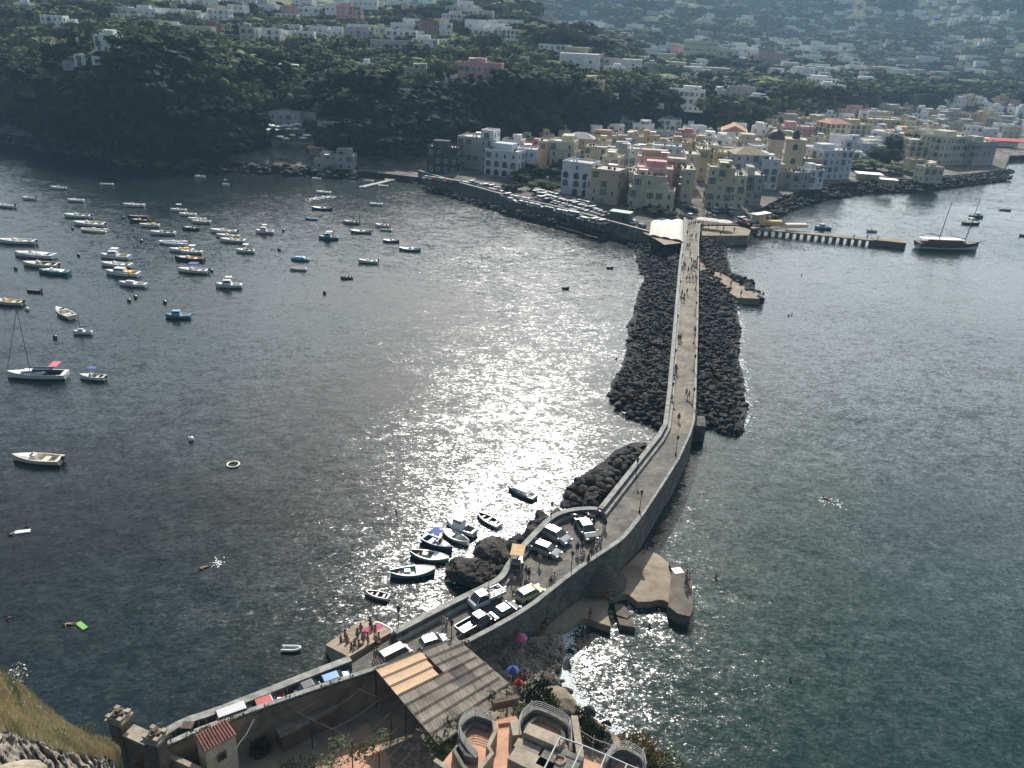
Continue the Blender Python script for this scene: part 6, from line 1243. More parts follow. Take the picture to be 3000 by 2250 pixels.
V_w=[];rsw=random.Random(8); b=MB()
for k in range(420):
    i=rsw.randrange(len(rn)-1); p=rn[i].lerp(rn[i+1],rsw.random())
    if noise.noise(p*.5)<-.05: continue
    s=rsw.uniform(.05,.16); n=Vector((rsw.uniform(-1,1),rsw.uniform(-1,1),rsw.uniform(0,1))).normalized(); a=n.orthogonal().normalized()*s; c_=n.cross(a.normalized())*s; q=p+Vector((rsw.uniform(-.25,.25),rsw.uniform(-.25,.25),rsw.uniform(0,.2))); q.z=6.36+rsw.uniform(0,.2); b.add([q+a,q+c_,q-a,q-c_],[(0,1,2,3)])
b.build('wall_weeds',FOL[3],kind='stuff')
# courtyard floor
cf=[Vector((p.x,p.y,0)) for p in rn]+[P(470,2230,2),P(500,2360,2),P(1330,2360,2),P(1330,2180,2),P(1440,2080,2),P(1400,1960,2)]
b=MB(); b.prism([(p.x,p.y) for p in cf],-1,2.); b.build('courtyard_ground',PAVC,kind='structure')
def sheet(pxs,z,m,name,kind='structure'):
    b=MB(); b.prism([(lambda q:(q.x,q.y))(P(x,y,z)) for x,y in pxs],z-.02,z); o=b.build(name,m); o['kind']=kind; return o
sheet([(840,2290),(905,2235),(985,2195),(1030,2150),(1075,2118),(1098,2150),(1135,2215),(1165,2300)],2.012,mat('pale_courtyard_floor',(.42,.30,.21),.9,.25,.6,.2,det=9.),'courtyard_paving'); sheet([(960,2280),(985,2215),(1040,2180),(1090,2160),(1125,2215),(1150,2290)],2.03,TERR,'terracotta_paving')
# low shed beside the road wall
r=emp('low_shed',(0,0,0)); tag(r,'low flat roofed lean-to with broken edge against the road wall','shed')
t=[P(827,2156,4.0),P(985,2076,4.0),P(975,2040,4.0),P(800,2118,4.0)]
b=MB(); b.prism([(p.x,p.y) for p in t],1.9,3.85); b.build('wall',BRW,r); b=MB(); c_=sum(t,Vector())/4; b.prism([((p.x-c_.x)*1.06+c_.x,(p.y-c_.y)*1.06+c_.y) for p in t],3.85,4.02); b.build('roof',mat('old_roof_slab',(.20,.17,.13),.95,.4,1.,.5),r)
# tiled hut
r=emp('tiled_hut',(0,0,0)); tag(r,'small cream hut with ribbed terracotta roof and one window below the road wall','hut')
R4=[P(570,2155,7.0),P(662,2107,7.0),P(693,2152,6.2),P(598,2205,6.2)]
b=MB(); b.add([tuple(p) for p in R4]+[(p.x,p.y,p.z-.12) for p in R4],[(0,1,2,3),(7,6,5,4),(0,4,5,1),(1,5,6,2),(2,6,7,3),(3,7,4,0)]); rf=b.build('roof',TILE,r)
for k in range(11):
    t=(k+.5)/11; a=R4[0].lerp(R4[1],t); c_=R4[3].lerp(R4[2],t); b=MB(); b.tube([a+Vector((0,0,.05)),c_+Vector((0,0,.05))],.06,5); b.build('ridge_tile',mat('tile_ridge',(.36,.17,.12),.9,.3,2.),rf)
bd=[p.lerp(sum(R4,Vector())/4,.06) for p in R4]; b=MB(); b.add([(p.x,p.y,p.z-.14) for p in bd]+[(p.x,p.y,2.) for p in bd],[(0,1,2,3),(7,6,5,4),(0,4,5,1),(1,5,6,2),(2,6,7,3),(3,7,4,0)]); b.build('wall',mat('hut_render',(.55,.47,.36),.95,.2,1.2,.3),r)
m_=bd[2].lerp(bd[3],.5); d_=(bd[2]-bd[3]); an=math.atan2(d_.y,d_.x); wv=emp('window_tmp'); bpy.data.objects.remove(wv)
b=MB(); b.box((0,0,0),(.62,.1,.62)); w_=b.build('window',GLASS,r); w_.location=(m_.x+.02*math.sin(an),m_.y-.05*math.cos(an),4.7); w_.rotation_euler=(0,0,an); b=MB()
for s in (-1,1): b.box((s*.36,-.03,0),(.12,.12,.86)); b.box((0,-.03,s*.37),(.6,.12,.12))
b.build('frame',WOODM,w_)
b=MB(); b.tube([P(745,2106,6.4),P(722,2150,5.6),P(700,2178,4.9),P(690,2200,4.2),P(668,2235,3.4),P(635,2252,2.6)],.05,5); tag(b.build('cable',WHITE),'pale cable hanging in a curve in front of the tiled hut','cable')
b=MB(); b.wall([P(472,2203,5.3),P(540,2232,5.3),P(640,2280,5.3)],.45,1,5.3); tag(b.build('courtyard_wall',BEI),'low crumbling wall running from the gate down past the hut','wall')
b=MB(); b.wall([P(474,2200,5.4),P(510,2178,5.4),P(566,2148,5.4)],.35,1,5.4); tag(b.build('courtyard_wall',BEI),'short wall between the road end and the tiled hut','wall')
r=emp('water_tank',P(553,2150,5.4)); tag(r,'small dark box on the wall beside the tiled hut roof','tank'); b=MB(); b.box((0,0,.5),(.9,.7,1.)); b.build('body',IRON,r); b=MB(); b.box((0,0,1.04),(1.,.8,.08)); b.build('lid',BRW,r)
# gate
PIN=[(345,2082,10.),(451,2140,9.5)]
pp=[P(x,y,z) for x,y,z in PIN]; d_=pp[1]-pp[0]; an=math.atan2(d_.y,d_.x)
for i,(p,lb) in enumerate(zip(pp,('tall stone gate pillar with cross-shaped capstone farther from the road','stone gate pillar with stepped cap where the road parapet begins'))):
    zt=PIN[i][2]; r=emp('gate_pillar',(p.x,p.y,0),an+.1); tag(r,lb,'gate pillar','gate pillars'); b=MB(); b.box((0,0,zt/2-.6),(1.2,1.2,zt-.7)); b.build('shaft',BRW,r)
    b=MB(); b.box((0,0,zt-.75),(1.7,1.55,.24)); b.box((0,0,zt-.5),(1.35,1.25,.26)); [b.box((sx*.55,sy*.5,zt-.3),(.42,.38,.16)) for sx in (-1,1) for sy in (-1,1)]; b.build('cap',BEI,r); b=MB(); b.box((0,0,zt-.24),(.8,.75,.26),.78); b.box((0,0,zt-.02),(.42,.42,.2),taper=.7); b.build('finial',BRW,r)
r=emp('gate_wall',(0,0,0)); tag(r,'heavy stone gate wall with broad slab top joining the two gate pillars','gate wall')
a=pp[0].lerp(pp[1],.22); c_=pp[0].lerp(pp[1],.82); mid=(a+c_)/2; L_=(c_-a).length
for (t0,t1) in ((0,.28),(.72,1)): q=a.lerp(c_,(t0+t1)/2); b=MB(); b.box((q.x,q.y,3.3),(L_*(t1-t0),.9,6.8),an); b.build('pier',BRW,r)
b=MB(); b.box((mid.x,mid.y,7.35),(L_,.92,1.3),an); b.build('arch_head',BRW,r); b=MB(); b.box((mid.x,mid.y,8.1),(L_+.1,1.3,.2),an,0); b.build('slab',BEI,r)
# canopy roof of cane
CANE=mat('cane_matting',(.27,.235,.19),.95,.35,1.1,.6,col2=(.13,.115,.10),det=9.)
m,n,bs=nt('cane_roof'); L=n.links.new; bs.inputs['Roughness'].default_value=.95; bs.inputs['Specular IOR Level'].default_value=.1
tc=N(n,'ShaderNodeTexCoord'); mp=N(n,'ShaderNodeMapping'); mp.inputs['Scale'].default_value=(9.,.7,1); L(tc.outputs['Object'],mp.inputs[0]); no=N(n,'ShaderNodeTexNoise',_Scale=1.,_Detail=6.,_Roughness=.7); L(mp.outputs[0],no.inputs['Vector'])
n2=N(n,'ShaderNodeTexNoise',_Scale=.6,_Detail=4.); L(tc.outputs['Object'],n2.inputs['Vector']); ad=N(n,'ShaderNodeMath',operation='MULTIPLY_ADD'); ad.inputs[1].default_value=.6; L(no.outputs['Fac'],ad.inputs[0]); ml=N(n,'ShaderNodeMath',operation='MULTIPLY'); ml.inputs[1].default_value=.4; L(n2.outputs['Fac'],ml.inputs[0]); L(ml.outputs[0],ad.inputs[2])
cr=N(n,'ShaderNodeValToRGB'); e=cr.color_ramp.elements; e[0].position=.4; e[0].color=(.12,.105,.09,1); e[1].position=.6; e[1].color=(.32,.28,.23,1); L(ad.outputs[0],cr.inputs[0]); L(cr.outputs[0],bs.inputs['Base Color'])
bp=N(n,'ShaderNodeBump',_Strength=.7,_Distance=.05); L(no.outputs['Fac'],bp.inputs['Height']); L(bp.outputs[0],bs.inputs['Normal']); CANER=m
m2=m.copy(); m2.name='cane_roof_dark'; e=[x for x in m2.node_tree.nodes if x.type=='VALTORGB'][0].color_ramp.elements; e[0].color=(.07,.065,.06,1); e[1].color=(.17,.155,.14,1)
m3=mat('tan_reed_mat',(.62,.43,.27),.9,.12,3.,.3)
zc=6.9; QL=P(1100,1960,zc);QT=P(1336,1866,zc);QR=P(1518,2022,zc-.5);QB=P(1286,2182,zc-.4)
r=emp('cane_canopy',(QL.x,QL.y,0)); tag(r,'big sloping canopy of grey cane matting with one tan section above the courtyard','canopy'); ex=(QT-QL); ex.z=0; W_=ex.length; an=math.atan2(ex.y,ex.x); r.rotation_euler=(0,0,an); Mi=(Matrix.Translation((QL.x,QL.y,0))@Matrix.Rotation(an,4,'Z')).inverted()
q4=[Mi@v for v in (QL,QT,QR,QB)]
def cp(u,v,dz=0):
    p=q4[0].lerp(q4[1],u).lerp(q4[3].lerp(q4[2],u),v); sag=abs(math.sin(v*PI*8))*.05*(.6+.4*math.sin(u*7+v*3)); p=p.copy(); p.z+=-sag+dz; return p
def panel(u0,u1,v0,v1,m,nm='cane_mat',dz=0):
    b=MB(); nu=8;nv=6; vs=[tuple(cp(u0+(u1-u0)*i/nu,v0+(v1-v0)*j/nv,dz)) for i in range(nu+1) for j in range(nv+1)]; vs2=[(x,y,z-.06) for x,y,z in vs]
    f=[(i*(nv+1)+j,(i+1)*(nv+1)+j,(i+1)*(nv+1)+j+1,i*(nv+1)+j+1) for i in range(nu) for j in range(nv)]; b.add(vs+vs2,f+[tuple(k+len(vs) for k in g[::-1]) for g in f]); b.build(nm,m,r)
for v in range(8):
    v0,v1=v/8,(v+1)/8
    if v<3: panel(0,.54-.02*v,v0,v1,m3 if v<2 or 1 else CANER,'reed_mat',.02) if v<3 and v*1.0<2.9 else None
    cuts=[.56,.78,1.0] if v<3 else [0,.3+U(-.04,.04),.58+U(-.03,.03),.8,1.0]
    if v==7: cuts=[0,.3,.6,.86]
    for a_,c_ in zip(cuts,cuts[1:]): panel(a_,c_-.004,v0,v1,m2 if (v in(3,4) and a_>.55 and a_<.7) else CANER,dz=U(-.012,.012))
for k in range(0,9):
    b=MB(); b.tube([cp(u,min(1,k/8),.10) for u in [i/14*(1.0 if k%3 else .97) for i in range(15)]],.045,5); b.build('cable',mat('rusty_rod',(.07,.045,.03),.9,.2),r)
for (u,v) in ((0,0),(.5,0),(1,0),(0,.5),(1,.5),(0,1),(.5,1),(.86,1)): p=cp(u,v); b=MB(); b.tube([(p.x,p.y,1.5),(p.x,p.y,p.z-.05)],.07,6); b.build('post',IRON,r)
# pergola rods and posts over the courtyard
r=emp('rod_pergola',(0,0,0)); tag(r,'open pergola of thin dark rods and posts over the courtyard left of the canopy','pergola'); RM=mat('rusty_rod',(.07,.045,.03))
for l in ([(828,2063),(910,2108),(975,2137),(1030,2168),(1110,2205),(1200,2250)],[(995,2010),(930,2055),(870,2090)],[(1095,1990),(1010,2055),(912,2108)],[(1140,2025),(1060,2090),(975,2137)],[(1175,2058),(1090,2140),(1030,2168),(960,2245)],[(1210,2088),(1130,2165),(1110,2205),(1040,2265)],[(1240,2118),(1170,2190),(1090,2265)],[(1262,2150),(1210,2195),(1150,2265)],[(1040,2015),(1110,2045),(1145,2080),(1200,2110)]):
    b=MB(); b.tube([P(x,y,5.6) for x,y in l],.035,5); b.build('rod',RM,r)
for x,y in ((910,2108),(1030,2168),(1110,2205),(1145,2080),(975,2137)): p=P(x,y,5.6); b=MB(); b.tube([p,(p.x,p.y,2)],.06,6); b.build('post',IRON,r)
# ---- leafy clumps ----
def leaves(seed,n_=700,leaf=.1,spread=(1,1,1),kind='ball'):
    rs=random.Random(seed); V=[];F=[]
    for k in range(n_):
        d=Vector((rs.gauss(0,1),rs.gauss(0,1),rs.gauss(0,1))).normalized()*rs.random()**.35*.5; d.z=abs(d.z) if kind=='ball' else d.z
        d*=1+.5*noise.noise(d*4+Vector((seed,0,0))); n=Vector((rs.uniform(-1,1),rs.uniform(-1,1),rs.uniform(0,1))).normalized(); a=n.orthogonal().normalized(); b_=n.cross(a); s=leaf*rs.uniform(.5,1.1); o=len(V); V+=[tuple(d+a*s),tuple(d+b_*s*.5),tuple(d-a*s),tuple(d-b_*s*.5)]; F.append((o,o+1,o+2,o+3))
    return V,F
def shrub(x,y,z,w_,h_,m,lb,cat='shrub',n_=800,leaf=.06,name='shrub',st=True):
    q=P(x,y,z); r=emp(name,(q.x,q.y,z)); V_,F_=leaves(int(x*7+y),n_,leaf); b=MB(); b.add([(v[0]*w_,v[1]*w_,v[2]*h_*2) for v in V_],F_); b.build('foliage',m,r); tag(r,lb,cat)
    if st: b=MB(); b.tube([(0,0,-.3),(.05,0,h_*.5)],.06,5); b.build('stem',BARK,r)
DRYM=mat('foliage_dry',(.30,.20,.07),.95,.3,1.,col2=(.14,.10,.04))
for a in [(1575,2068,2.5,4.2,3.,FOL[0],'round dark bush at the top of the terrace by the canopy corner'),(1325,2170,4.5,2.6,2.6,FOL[3],'dark bush touching the lower corner of the cane canopy'),(1530,2100,5.,2.2,1.6,FOL[2],'flowering light green shrub between canopy and terraces'),(1610,2085,3.,2.4,1.8,FOL[1],'mid green shrub right of the round dark bush'),
 (1700,2130,3.,2.2,2.4,FOL[0],'dark shrub on the slope behind the second terrace corner'),(1722,2150,3,1.8,2.,FOL[1],'small green shrub beside the slope railing'),(1860,2190,5.,3.,1.8,DRYM,'dry orange-brown bush beside the last balcony'),(1900,2220,4.,2.6,1.6,DRYM,'second dry bush lowest on the slope by the last balcony'),(1950,2250,2.,3.2,1.4,FOL[3],'olive shrub at the lower right rocks'),(1905,2255,3.,2.6,1.2,FOL[1],'green shrub at the very bottom of the picture near the last balcony'),
 (1745,2170,3.,2.4,2.,FOL[0],'dark shrub under the slope railing'),(1435,2065,5.5,2.,1.4,FOL[0],'potted plants group on the terrace edge under the canopy rim'),(1270,2200,5.5,2.2,1.6,FOL[3],'olive shrub below the canopy lowest corner'),(1300,2215,5.5,1.6,1.2,FOL[1],'small green plant beside the zigzag stair wall'),(520,2240,2.5,2.4,1.8,FOL[3],'olive plant in the small yard left of the hut'),(580,2252,2.5,1.8,1.4,FOL[3],'grey-green plant at the foot of the hut wall'),(765,2200,2.,2.2,1.6,FOL[0],'dark bush in the shaded courtyard corner')]:
    shrub(*a)
for i,a in enumerate([(1000,2180,5.3,2.2,.5,FOL[3],'vine clump on the pergola rods above the pale paving'),(1060,2205,5.3,2.8,.5,FOL[0],'dark vine clump in the middle of the pergola'),(1120,2155,5.3,1.8,.5,FOL[3],'vine clump on the pergola nearest the canopy'),(970,2240,5.,2.6,.6,FOL[3],'vine clump lowest on the pergola'),(905,2245,4.5,2.6,.6,FOL[0],'dark vine tangle at the bottom edge of the courtyard'),(840,2250,4.5,2.,.6,FOL[0],'dark vine tangle nearest the hut'),(1090,2180,5.3,1.5,.4,FOL[1],'small light vine sprig on the pergola')]): shrub(*a,cat='vine',name='vine',n_=260,leaf=.07,st=False)
# ---- terraces ----
ZT=7.5
tp=[(1235,2330),(1262,2262),(1300,2230),(1345,2172),(1385,2122),(1440,2128),(1462,2104),(1512,2098),(1528,2128),(1570,2098),(1668,2140),(1690,2215),(1760,2240),(1790,2225),(1880,2250),(1910,2340)]
tpts=[P(x,y,ZT) for x,y in tp]; r=emp('terrace_building',(0,0,0)); tag(r,'beige building with terracotta roof terraces and rounded railed balconies','building')
b=MB(); b.prism([(p.x,p.y) for p in tpts],0,ZT-.1); b.build('wall',BEI,r); b=MB(); c_=sum(tpts,Vector())/len(tpts); b.prism([(p.x,p.y) for p in tpts],ZT-.1,ZT); b.build('terrace_floor',TERR,r)
RAIL=mat('white_rail',(.36,.36,.34),.5,.1)
def balcony(px,lb,close=False,rails=4,inner=True):
    z1=ZT+.95; l=smoothed([P(x,y,z1) for x,y in px],1); w=emp('railed_balcony',(0,0,0)) if 0 else r
    b=MB(); b.wall(l,.28,0.5,z1); b.build('parapet',GRYR,r)
    if inner:
        c_=sum(l,Vector())/len(l); l2=[p.lerp(c_,.28) for p in l]; b=MB(); b.wall(l2,.35,ZT,ZT+.5); b.build('bench',GRYR,r)
    for k in range(rails): b=MB(); b.tube([p+Vector((0,0,.2+.22*k)) for p in l],.03,5); b.build('rail',RAIL,r)
    step=max(1,len(l)//4)
    for p in l[::step]: b=MB(); b.tube([p,p+Vector((0,0,.7))],.025,5); b.build('rail_post',RAIL,r)
balcony([(1398,2218),(1368,2190),(1343,2148),(1352,2118),(1385,2092),(1415,2098),(1447,2112)],'')
balcony([(1522,2160),(1520,2112),(1555,2078),(1575,2074),(1620,2092),(1664,2118),(1672,2140),(1672,2200)],'')
balcony([(1772,2232),(1798,2198),(1828,2190),(1860,2205),(1884,2222),(1890,2262)],'')
b=MB(); b.wall([P(1447,2112,ZT+1.2),P(1452,2140,ZT+1.2),P(1430,2185,ZT+1.2),P(1442,2205,ZT+1.2),P(1400,2258,ZT+1.2)],.35,ZT,ZT+1.2); b.build('stair_wall',BEI,r)
b=MB(); b.wall([P(1398,2218,ZT+.9),P(1365,2210,ZT+.9),P(1345,2180,ZT+.9),P(1330,2195,ZT+.9),P(1355,2240,ZT+.9),P(1385,2270,ZT+.9)],.3,ZT-.5,ZT+.9); b.build('stair_wall',GRYR,r)
for (x,y,sx,sy,sz,a,m_) in ((1592,2178,3.4,1.2,2.0,-25,BEI),(1545,2205,2.2,1.,1.4,-25,BEI),(1555,2250,3.6,1.6,1.6,-28,BEI),(1690,2170,.6,4.5,1.2,4,BEI),(1510,2150,.8,1.6,1.5,10,BEI),(1480,2058,2.4,.5,.9,20,BRW),(1300,2262,2.,.4,1.5,-35,BEI)):
    q=P(x,y,ZT+sz/2); b=MB(); b.box((q.x,q.y,ZT+sz/2),(sx,sy,sz),R(a)); b.build('stair_block',m_,r)
q=P(1640,2228,ZT+1.6); b=MB(); b.box((q.x,q.y,ZT+.8),(3.2,2.6,1.6),R(-28)); b.build('plinth',GRYR,r); b=MB(); b.tube([(q.x+.45*math.cos(t),q.y+.45*math.sin(t),ZT+1.72) for t in [2*PI*k/16 for k in range(17)]],.07,6,cap=False); b.build('round_rim',TERR,r)
b=MB(); b.wall([P(1462,2106,ZT+.7),P(1512,2099,ZT+.7)],.25,ZT,ZT+.25); b.build('edge_curb',TERR,r)
for k in range(9): p=P(1462,2110,ZT).lerp(P(1512,2103,ZT),k/8); b=MB(); b.tube([(p.x,p.y,ZT),(p.x,p.y,ZT+.9)],.02,4); b.build('baluster',RAIL,r)
r=emp('white_pergola',(0,0,0)); tag(r,'pergola of slim white beams over the right hand roof terrace','pergola')
zb=ZT+2.4
for l in ([(1640,2160),(1708,2184),(1775,2212),(1850,2245),(1890,2262)],[(1640,2160),(1590,2262)],[(1708,2184),(1668,2270)],[(1775,2212),(1750,2275)],[(1836,2240),(1820,2280)]):
    b=MB(); b.tube([P(x,y,zb) for x,y in l],.075,6); b.build('beam',RAIL,r)
for x,y in ((1640,2160),(1775,2212)): p=P(x,y,zb); b=MB(); b.tube([p,(p.x,p.y,ZT)],.06,6); b.build('post',RAIL,r)
r=emp('slope_railing',(0,0,0)); tag(r,'thin railing running down the planted slope right of the terraces','railing')
for dz in (0,.35): b=MB(); b.tube([P(1700,2140,5.2+dz),P(1740,2165,5.2+dz),P(1800,2185,5.2+dz)],.03,5); b.build('rail',RAIL,r)
for x,y in ((1700,2140),(1740,2165),(1800,2185)): p=P(x,y,5.2); b=MB(); b.tube([(p.x,p.y,2),(p.x,p.y,5.6)],.04,5); b.build('post',RAIL,r)
slope=[P(x,y,3.2) for x,y in ((1600,2090),(1700,2130),(1790,2190),(1900,2235),(1960,2300),(1700,2330),(1560,2180))]
b=MB(); b.prism([(p.x,p.y) for p in slope],0,3.0,[(p.x*.96+.3,p.y*.97+1) for p in slope]); b.build('planted_bank',SHG,kind='structure')
# flat rock at the shore below
V_,F_=rockmesh(9,2); q=P(1648,2058,.6); V_=V_*np.array([4.,2.6,1.2]); me=bpy.data.meshes.new('flat_rock'); me.from_pydata(V_.tolist(),[],F_); me.materials.append(CONC); o=bpy.data.objects.new('flat_rock',me); COL.objects.link(o); o.location=q; o.rotation_euler=(.1,.2,-.9); tag(o,'pale flat tilted rock at the waterline below the round dark bush','rock')
# ---- near cliff ----
GA=[[(-120,1890,45),(0,1962,46),(60,2003,47),(130,2068,48),(200,2122,49),(262,2156,50),(322,2170,51),(352,2200,51.5)],
[(-120,2010,41),(0,2062,42),(60,2088,43),(130,2118,44),(200,2156,45.5),(262,2178,47),(322,2190,49),(352,2222,50)],
[(-120,2090,35),(0,2132,36),(60,2150,37.5),(130,2172,39.5),(200,2196,42),(262,2208,44.5),(322,2214,47.5),(345,2246,49)],
[(-120,2180,29),(0,2200,30),(60,2215,32),(130,2235,35),(200,2250,38.5),(262,2255,42),(322,2262,45.5),(340,2290,47.5)],
[(-120,2350,22),(0,2350,24),(60,2360,27),(130,2370,31),(200,2370,35),(262,2370,39),(322,2370,43),(340,2380,45.5)]]
grid=[[PD(*c) for c in row] for row in GA]
back=[Vector((p.x*1.04,p.y*1.05,-2)) for p in grid[0]]; grid=[back]+grid
nu=34; nv=22
rowsG=[]
for row in grid:
    rr_=[]
    for a,c_ in zip(row,row[1:]): rr_+=[a.lerp(c_,i/nu) for i in range(nu)]
    rr_.append(row[-1]); rowsG.append(rr_)
full=[]
for a,c_ in zip(rowsG,rowsG[1:]): full+=[[p.lerp(q,i/nv) for p,q in zip(a,c_)] for i in range(nv)]
full.append(rowsG[-1]); nc=len(full[0]); vs=[]
for j,row in enumerate(full):
    for p in row:
        rock=j>3.15*nv; k=.9 if rock else .3; d=noise.noise(p*.9)*k+noise.noise(p*2.7)*k*.45+(noise.noise(p*1.7+Vector((3,1,2)))*.5+abs(noise.noise(p*3.3))*.35 if rock else 0); vs.append((p.x+d*.5,p.y-d*.4,p.z+d*.8))
b=MB(); b.add(vs,[(j*nc+i,j*nc+i+1,(j+1)*nc+i+1,(j+1)*nc+i) for j in range(len(full)-1) for i in range(nc-1)]); b.mi=0
GS=mat('dry_grass_soil',(.30,.25,.15),.95,.4,.8,.5,col2=(.12,.11,.06),det=9.); CR_=mat('grey_cliff_rock',(.36,.31,.26),.95,.5,.9,1.,col2=(.06,.055,.05),det=10.)
b.m=[1 if j>=3.1*nv+noise.noise(Vector((i*.12,0,0)))*6 else 0 for j in range(len(full)-1) for i in range(nc-1)]
b.build('cliff_ground',[GS,CR_],smooth=True,kind='structure')
# grass on the cliff
rs=random.Random(5); gm=[mat('grass_olive',(.36,.34,.20),.9,.3,.6,col2=(.20,.19,.11)),mat('grass_straw',(.56,.49,.32),.9,.2,.6),mat('grass_rust',(.46,.35,.22),.9,.2,.6),mat('grass_green',(.20,.22,.09),.9,.2,.6)]
G_=MB()
for _ in range(26000):
    j=rs.uniform(1.0*nv,3.25*nv); i=rs.uniform(0,nc-1.01); jj,ii=int(j),int(i); 
    A=Vector(vs[jj*nc+ii]);B_=Vector(vs[jj*nc+ii+1]);C_=Vector(vs[(jj+1)*nc+ii]); p=A+(B_-A)*(i-ii)+(C_-A)*(j-jj)
    cn=noise.noise(p*.35)+rs.uniform(-.35,.35); G_.mi=0 if cn<-.1 else 1 if cn<.28 else 3 if cn<.36 else 2
    if i<nc*.22 and j>2.5*nv and rs.random()<.5: G_.mi=2
    h_=rs.uniform(.12,.5); a=rs.uniform(0,6.3); w_=.018; t=Vector((rs.uniform(-.4,.4)*h_,rs.uniform(-.4,.4)*h_,h_)); s=Vector((math.cos(a)*w_,math.sin(a)*w_,0)); G_.add([p-s,p+s,p+t],[(0,1,2)])
G_.build('dry_grass',gm,kind='stuff')
for (x,y,D,w_,l) in ((52,1990,46,.9,'small white flowering bush at the cliff edge'),(262,2140,50,.8,'green tuft hanging over the cliff edge near the gate'),(160,2175,43,1.,'pale thorny tuft in the middle of the cliff grass')):
    q=PD(x,y,D); r=emp('shrub',q); tag(r,l,'shrub'); V_,F_=leaves(x,300,.05); b=MB(); b.add([(v[0]*w_*1.6,v[1]*w_*1.6,v[2]*w_*1.6) for v in V_],F_); b.build('foliage',FOL[3],r)
    if 'white' in l: b=MB(); b.add([(v[0]*w_*1.5,v[1]*w_*1.5,v[2]*w_*2+.1) for v in leaves(3,90,.07)[0]],leaves(3,90,.07)[1]); b.build('blossom',WHITE,r)
b=MB(); a=PD(-40,1935,45.5);c_=PD(150,2100,46.5); b.tube([a,a.lerp(c_,.5)+Vector((0,0,-.25)),c_],.03,5); tag(b.build('cable',mat('pale_rope',(.45,.42,.36))),'pale taut rope running down across the cliff edge grass','rope')
V_,F_=rockmesh(77,3); V_=np.array([(Vector(v)*(1+.2*noise.noise(Vector(v)*3)))[:] for v in V_])*np.array([2.4,1.6,1.0]); q=PD(20,2290,21); me=bpy.data.meshes.new('near_rock'); me.from_pydata(V_.tolist(),[],F_); me.materials.append(mat('cream_rock',(.36,.30,.22),.95,.35,.7,.8,det=9.)); o=bpy.data.objects.new('near_rock',me); COL.objects.link(o); o.location=q-Vector((0,0,.3)); o.rotation_euler=(0,.1,.4); tag(o,'cream weathered rock nearest the camera in the bottom left corner','rock')
# ---- foam ----
FM=mat('sea_foam',(.62,.66,.64),.7,.15,3.)
rs=random.Random(11); Fm=MB()
def foam(pxs,n_,sp,s0=.06,s1=.3,dens=1):
    l=[P(x,y,0) for x,y in pxs]; seg=[(a,c_,(c_-a).length) for a,c_ in zip(l,l[1:])]; tot=sum(s[2] for s in seg)
    for _ in range(n_):
        t=rs.random()*tot
        for a,c_,L_ in seg:
            if t<=L_: break
            t-=L_
        p=a.lerp(c_,min(1,t/L_)); 
        if noise.noise(p*.22)+rs.uniform(-.25,.25)<-.05: continue
        p=p+Vector((rs.gauss(0,sp),rs.gauss(0,sp),.035+rs.random()*.02)); r_=rs.uniform(s0,s1); k=6; Fm.add([(p.x+r_*rs.uniform(.5,1)*math.cos(2*PI*i/k),p.y+r_*rs.uniform(.4,1)*math.sin(2*PI*i/k),p.z) for i in range(k)],[tuple(range(k))])
foam([(1640,1860),(1655,1895),(1648,1940),(1640,1985),(1650,2020),(1675,2055),(1710,2085),(1765,2115),(1810,2150),(1870,2210)],5200,.8,.05,.22)
foam([(1560,1878),(1640,1850),(1700,1835),(1760,1800)],900,.5,.05,.2); foam(shA[2:],1100,.6,.08,.35); foam(shB2,1300,.7,.08,.35); foam([(2130,700),(2145,790),(2230,830),(2250,870)],260,.5,.08,.3)
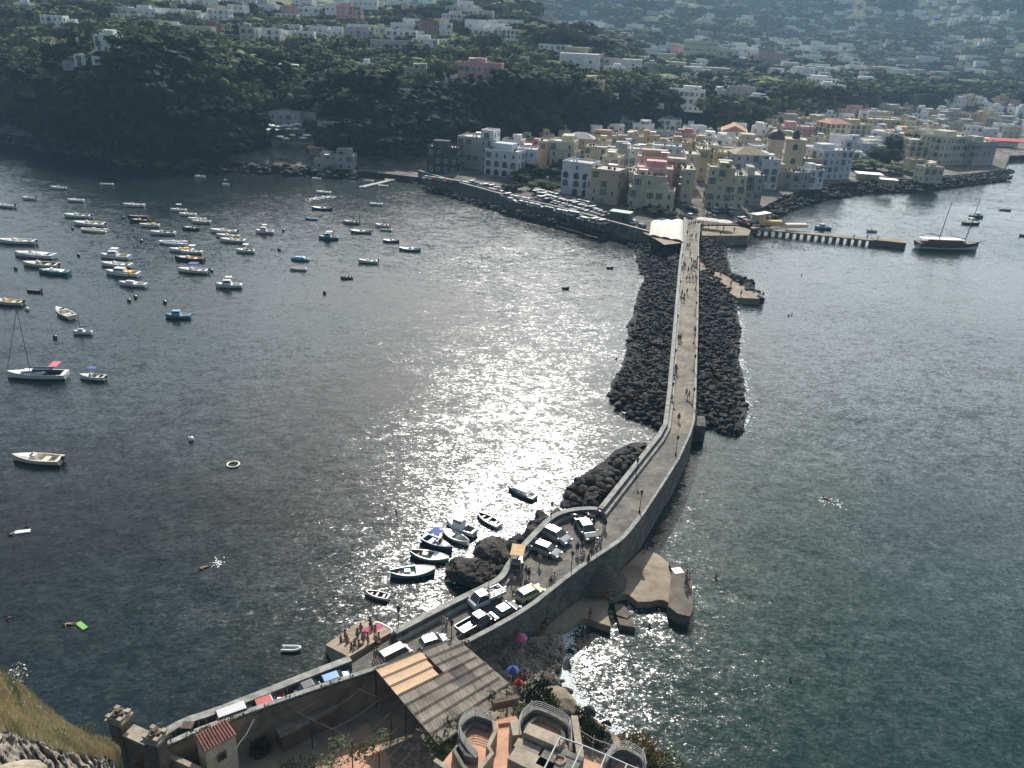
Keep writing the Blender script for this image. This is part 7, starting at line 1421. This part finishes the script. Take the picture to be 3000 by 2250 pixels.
foam(shC[::-1],600,.5,.06,.28); foam([(1330,1700),(1320,1650),(1390,1590),(1480,1545),(1560,1510)],700,.8,.06,.25); foam([(1959,1650),(1888,1609)],300,.5,.05,.2); foam([(1230,540),(1330,570),(1480,614),(1560,632),(1640,652)],1500,1.1,.12,.5); foam([(1810,1790),(1860,1775),(1950,1775)],200,.6,.05,.2)
foam([(600,1655),(630,1650),(650,1645)],160,.5,.05,.2); foam([(2420,1465),(2450,1475)],120,.7,.05,.2); foam([(900,585),(950,578),(990,574)],160,1.2,.15,.5); foam([(0,405),(180,445),(330,470),(500,487)],160,1.2,.2,.6)
Fm.build('sea_foam',FM,kind='stuff')

# ---- cove restaurant sunshades and terraces ----
CV=[(782,388),(800,392),(818,394),(836,392),(854,392),(872,388),(790,404),(812,404),(846,402),(868,402),(822,424),(840,430),(858,420),(900,420),(930,462),(890,428)]
CI2=[]
for i,(x,y) in enumerate(CV):
    q=G(x,y)
    if q is None: continue
    r=emp('sunshade',q); s=U(1.6,2.4); b=MB(); b.lathe((0,0,3.6),[(s,0),(s*.5,.35),(.03,.6)],8); b.build('canopy',WHITE,r); b=MB(); b.tube([(0,0,0),(0,0,4.1)],.05,5); b.build('pole',IRON,r); r['category']='sunshade'; r['group']='white sunshades of the cove restaurant'; CI2.append((r,'white sunshade'))
autolabel(CI2,[('the cove restaurant front',835,385),('the lower cove terrace',850,425),('the boathouse roof',940,465)])
for (x,y,wp,dd,m_,lb) in ((985,478,84,6,WHITE,'bright white sheet roof over the cove boathouse'),(930,468,60,6,TILE,'brown awning left of the white boathouse roof'),(835,392,110,5,BEI,'stone restaurant terrace wall below the cove restaurant'),(855,432,120,6,BEI,'lower stone terrace with loungers above the cove rocks')):
    q=G(x,y); r=emp('terrace_roof' if m_ in (WHITE,TILE) else 'terrace_wall',q); wd=wp*depth(q)/FPX; hh=5. if m_ in (WHITE,TILE) else 2.; tag(r,lb,'roof' if hh>3 else 'terrace'); b=MB(); b.box((0,dd/2,hh),(wd,dd,.25),0,rx=.06); b.build('roof' if hh>3 else 'floor',m_,r); b=MB(); b.box((0,dd*.6,hh/2),(wd*.95,.4 if hh>3 else dd*.7,hh-.1)); b.build('wall',PL['g'] if hh>3 else BEI,r)
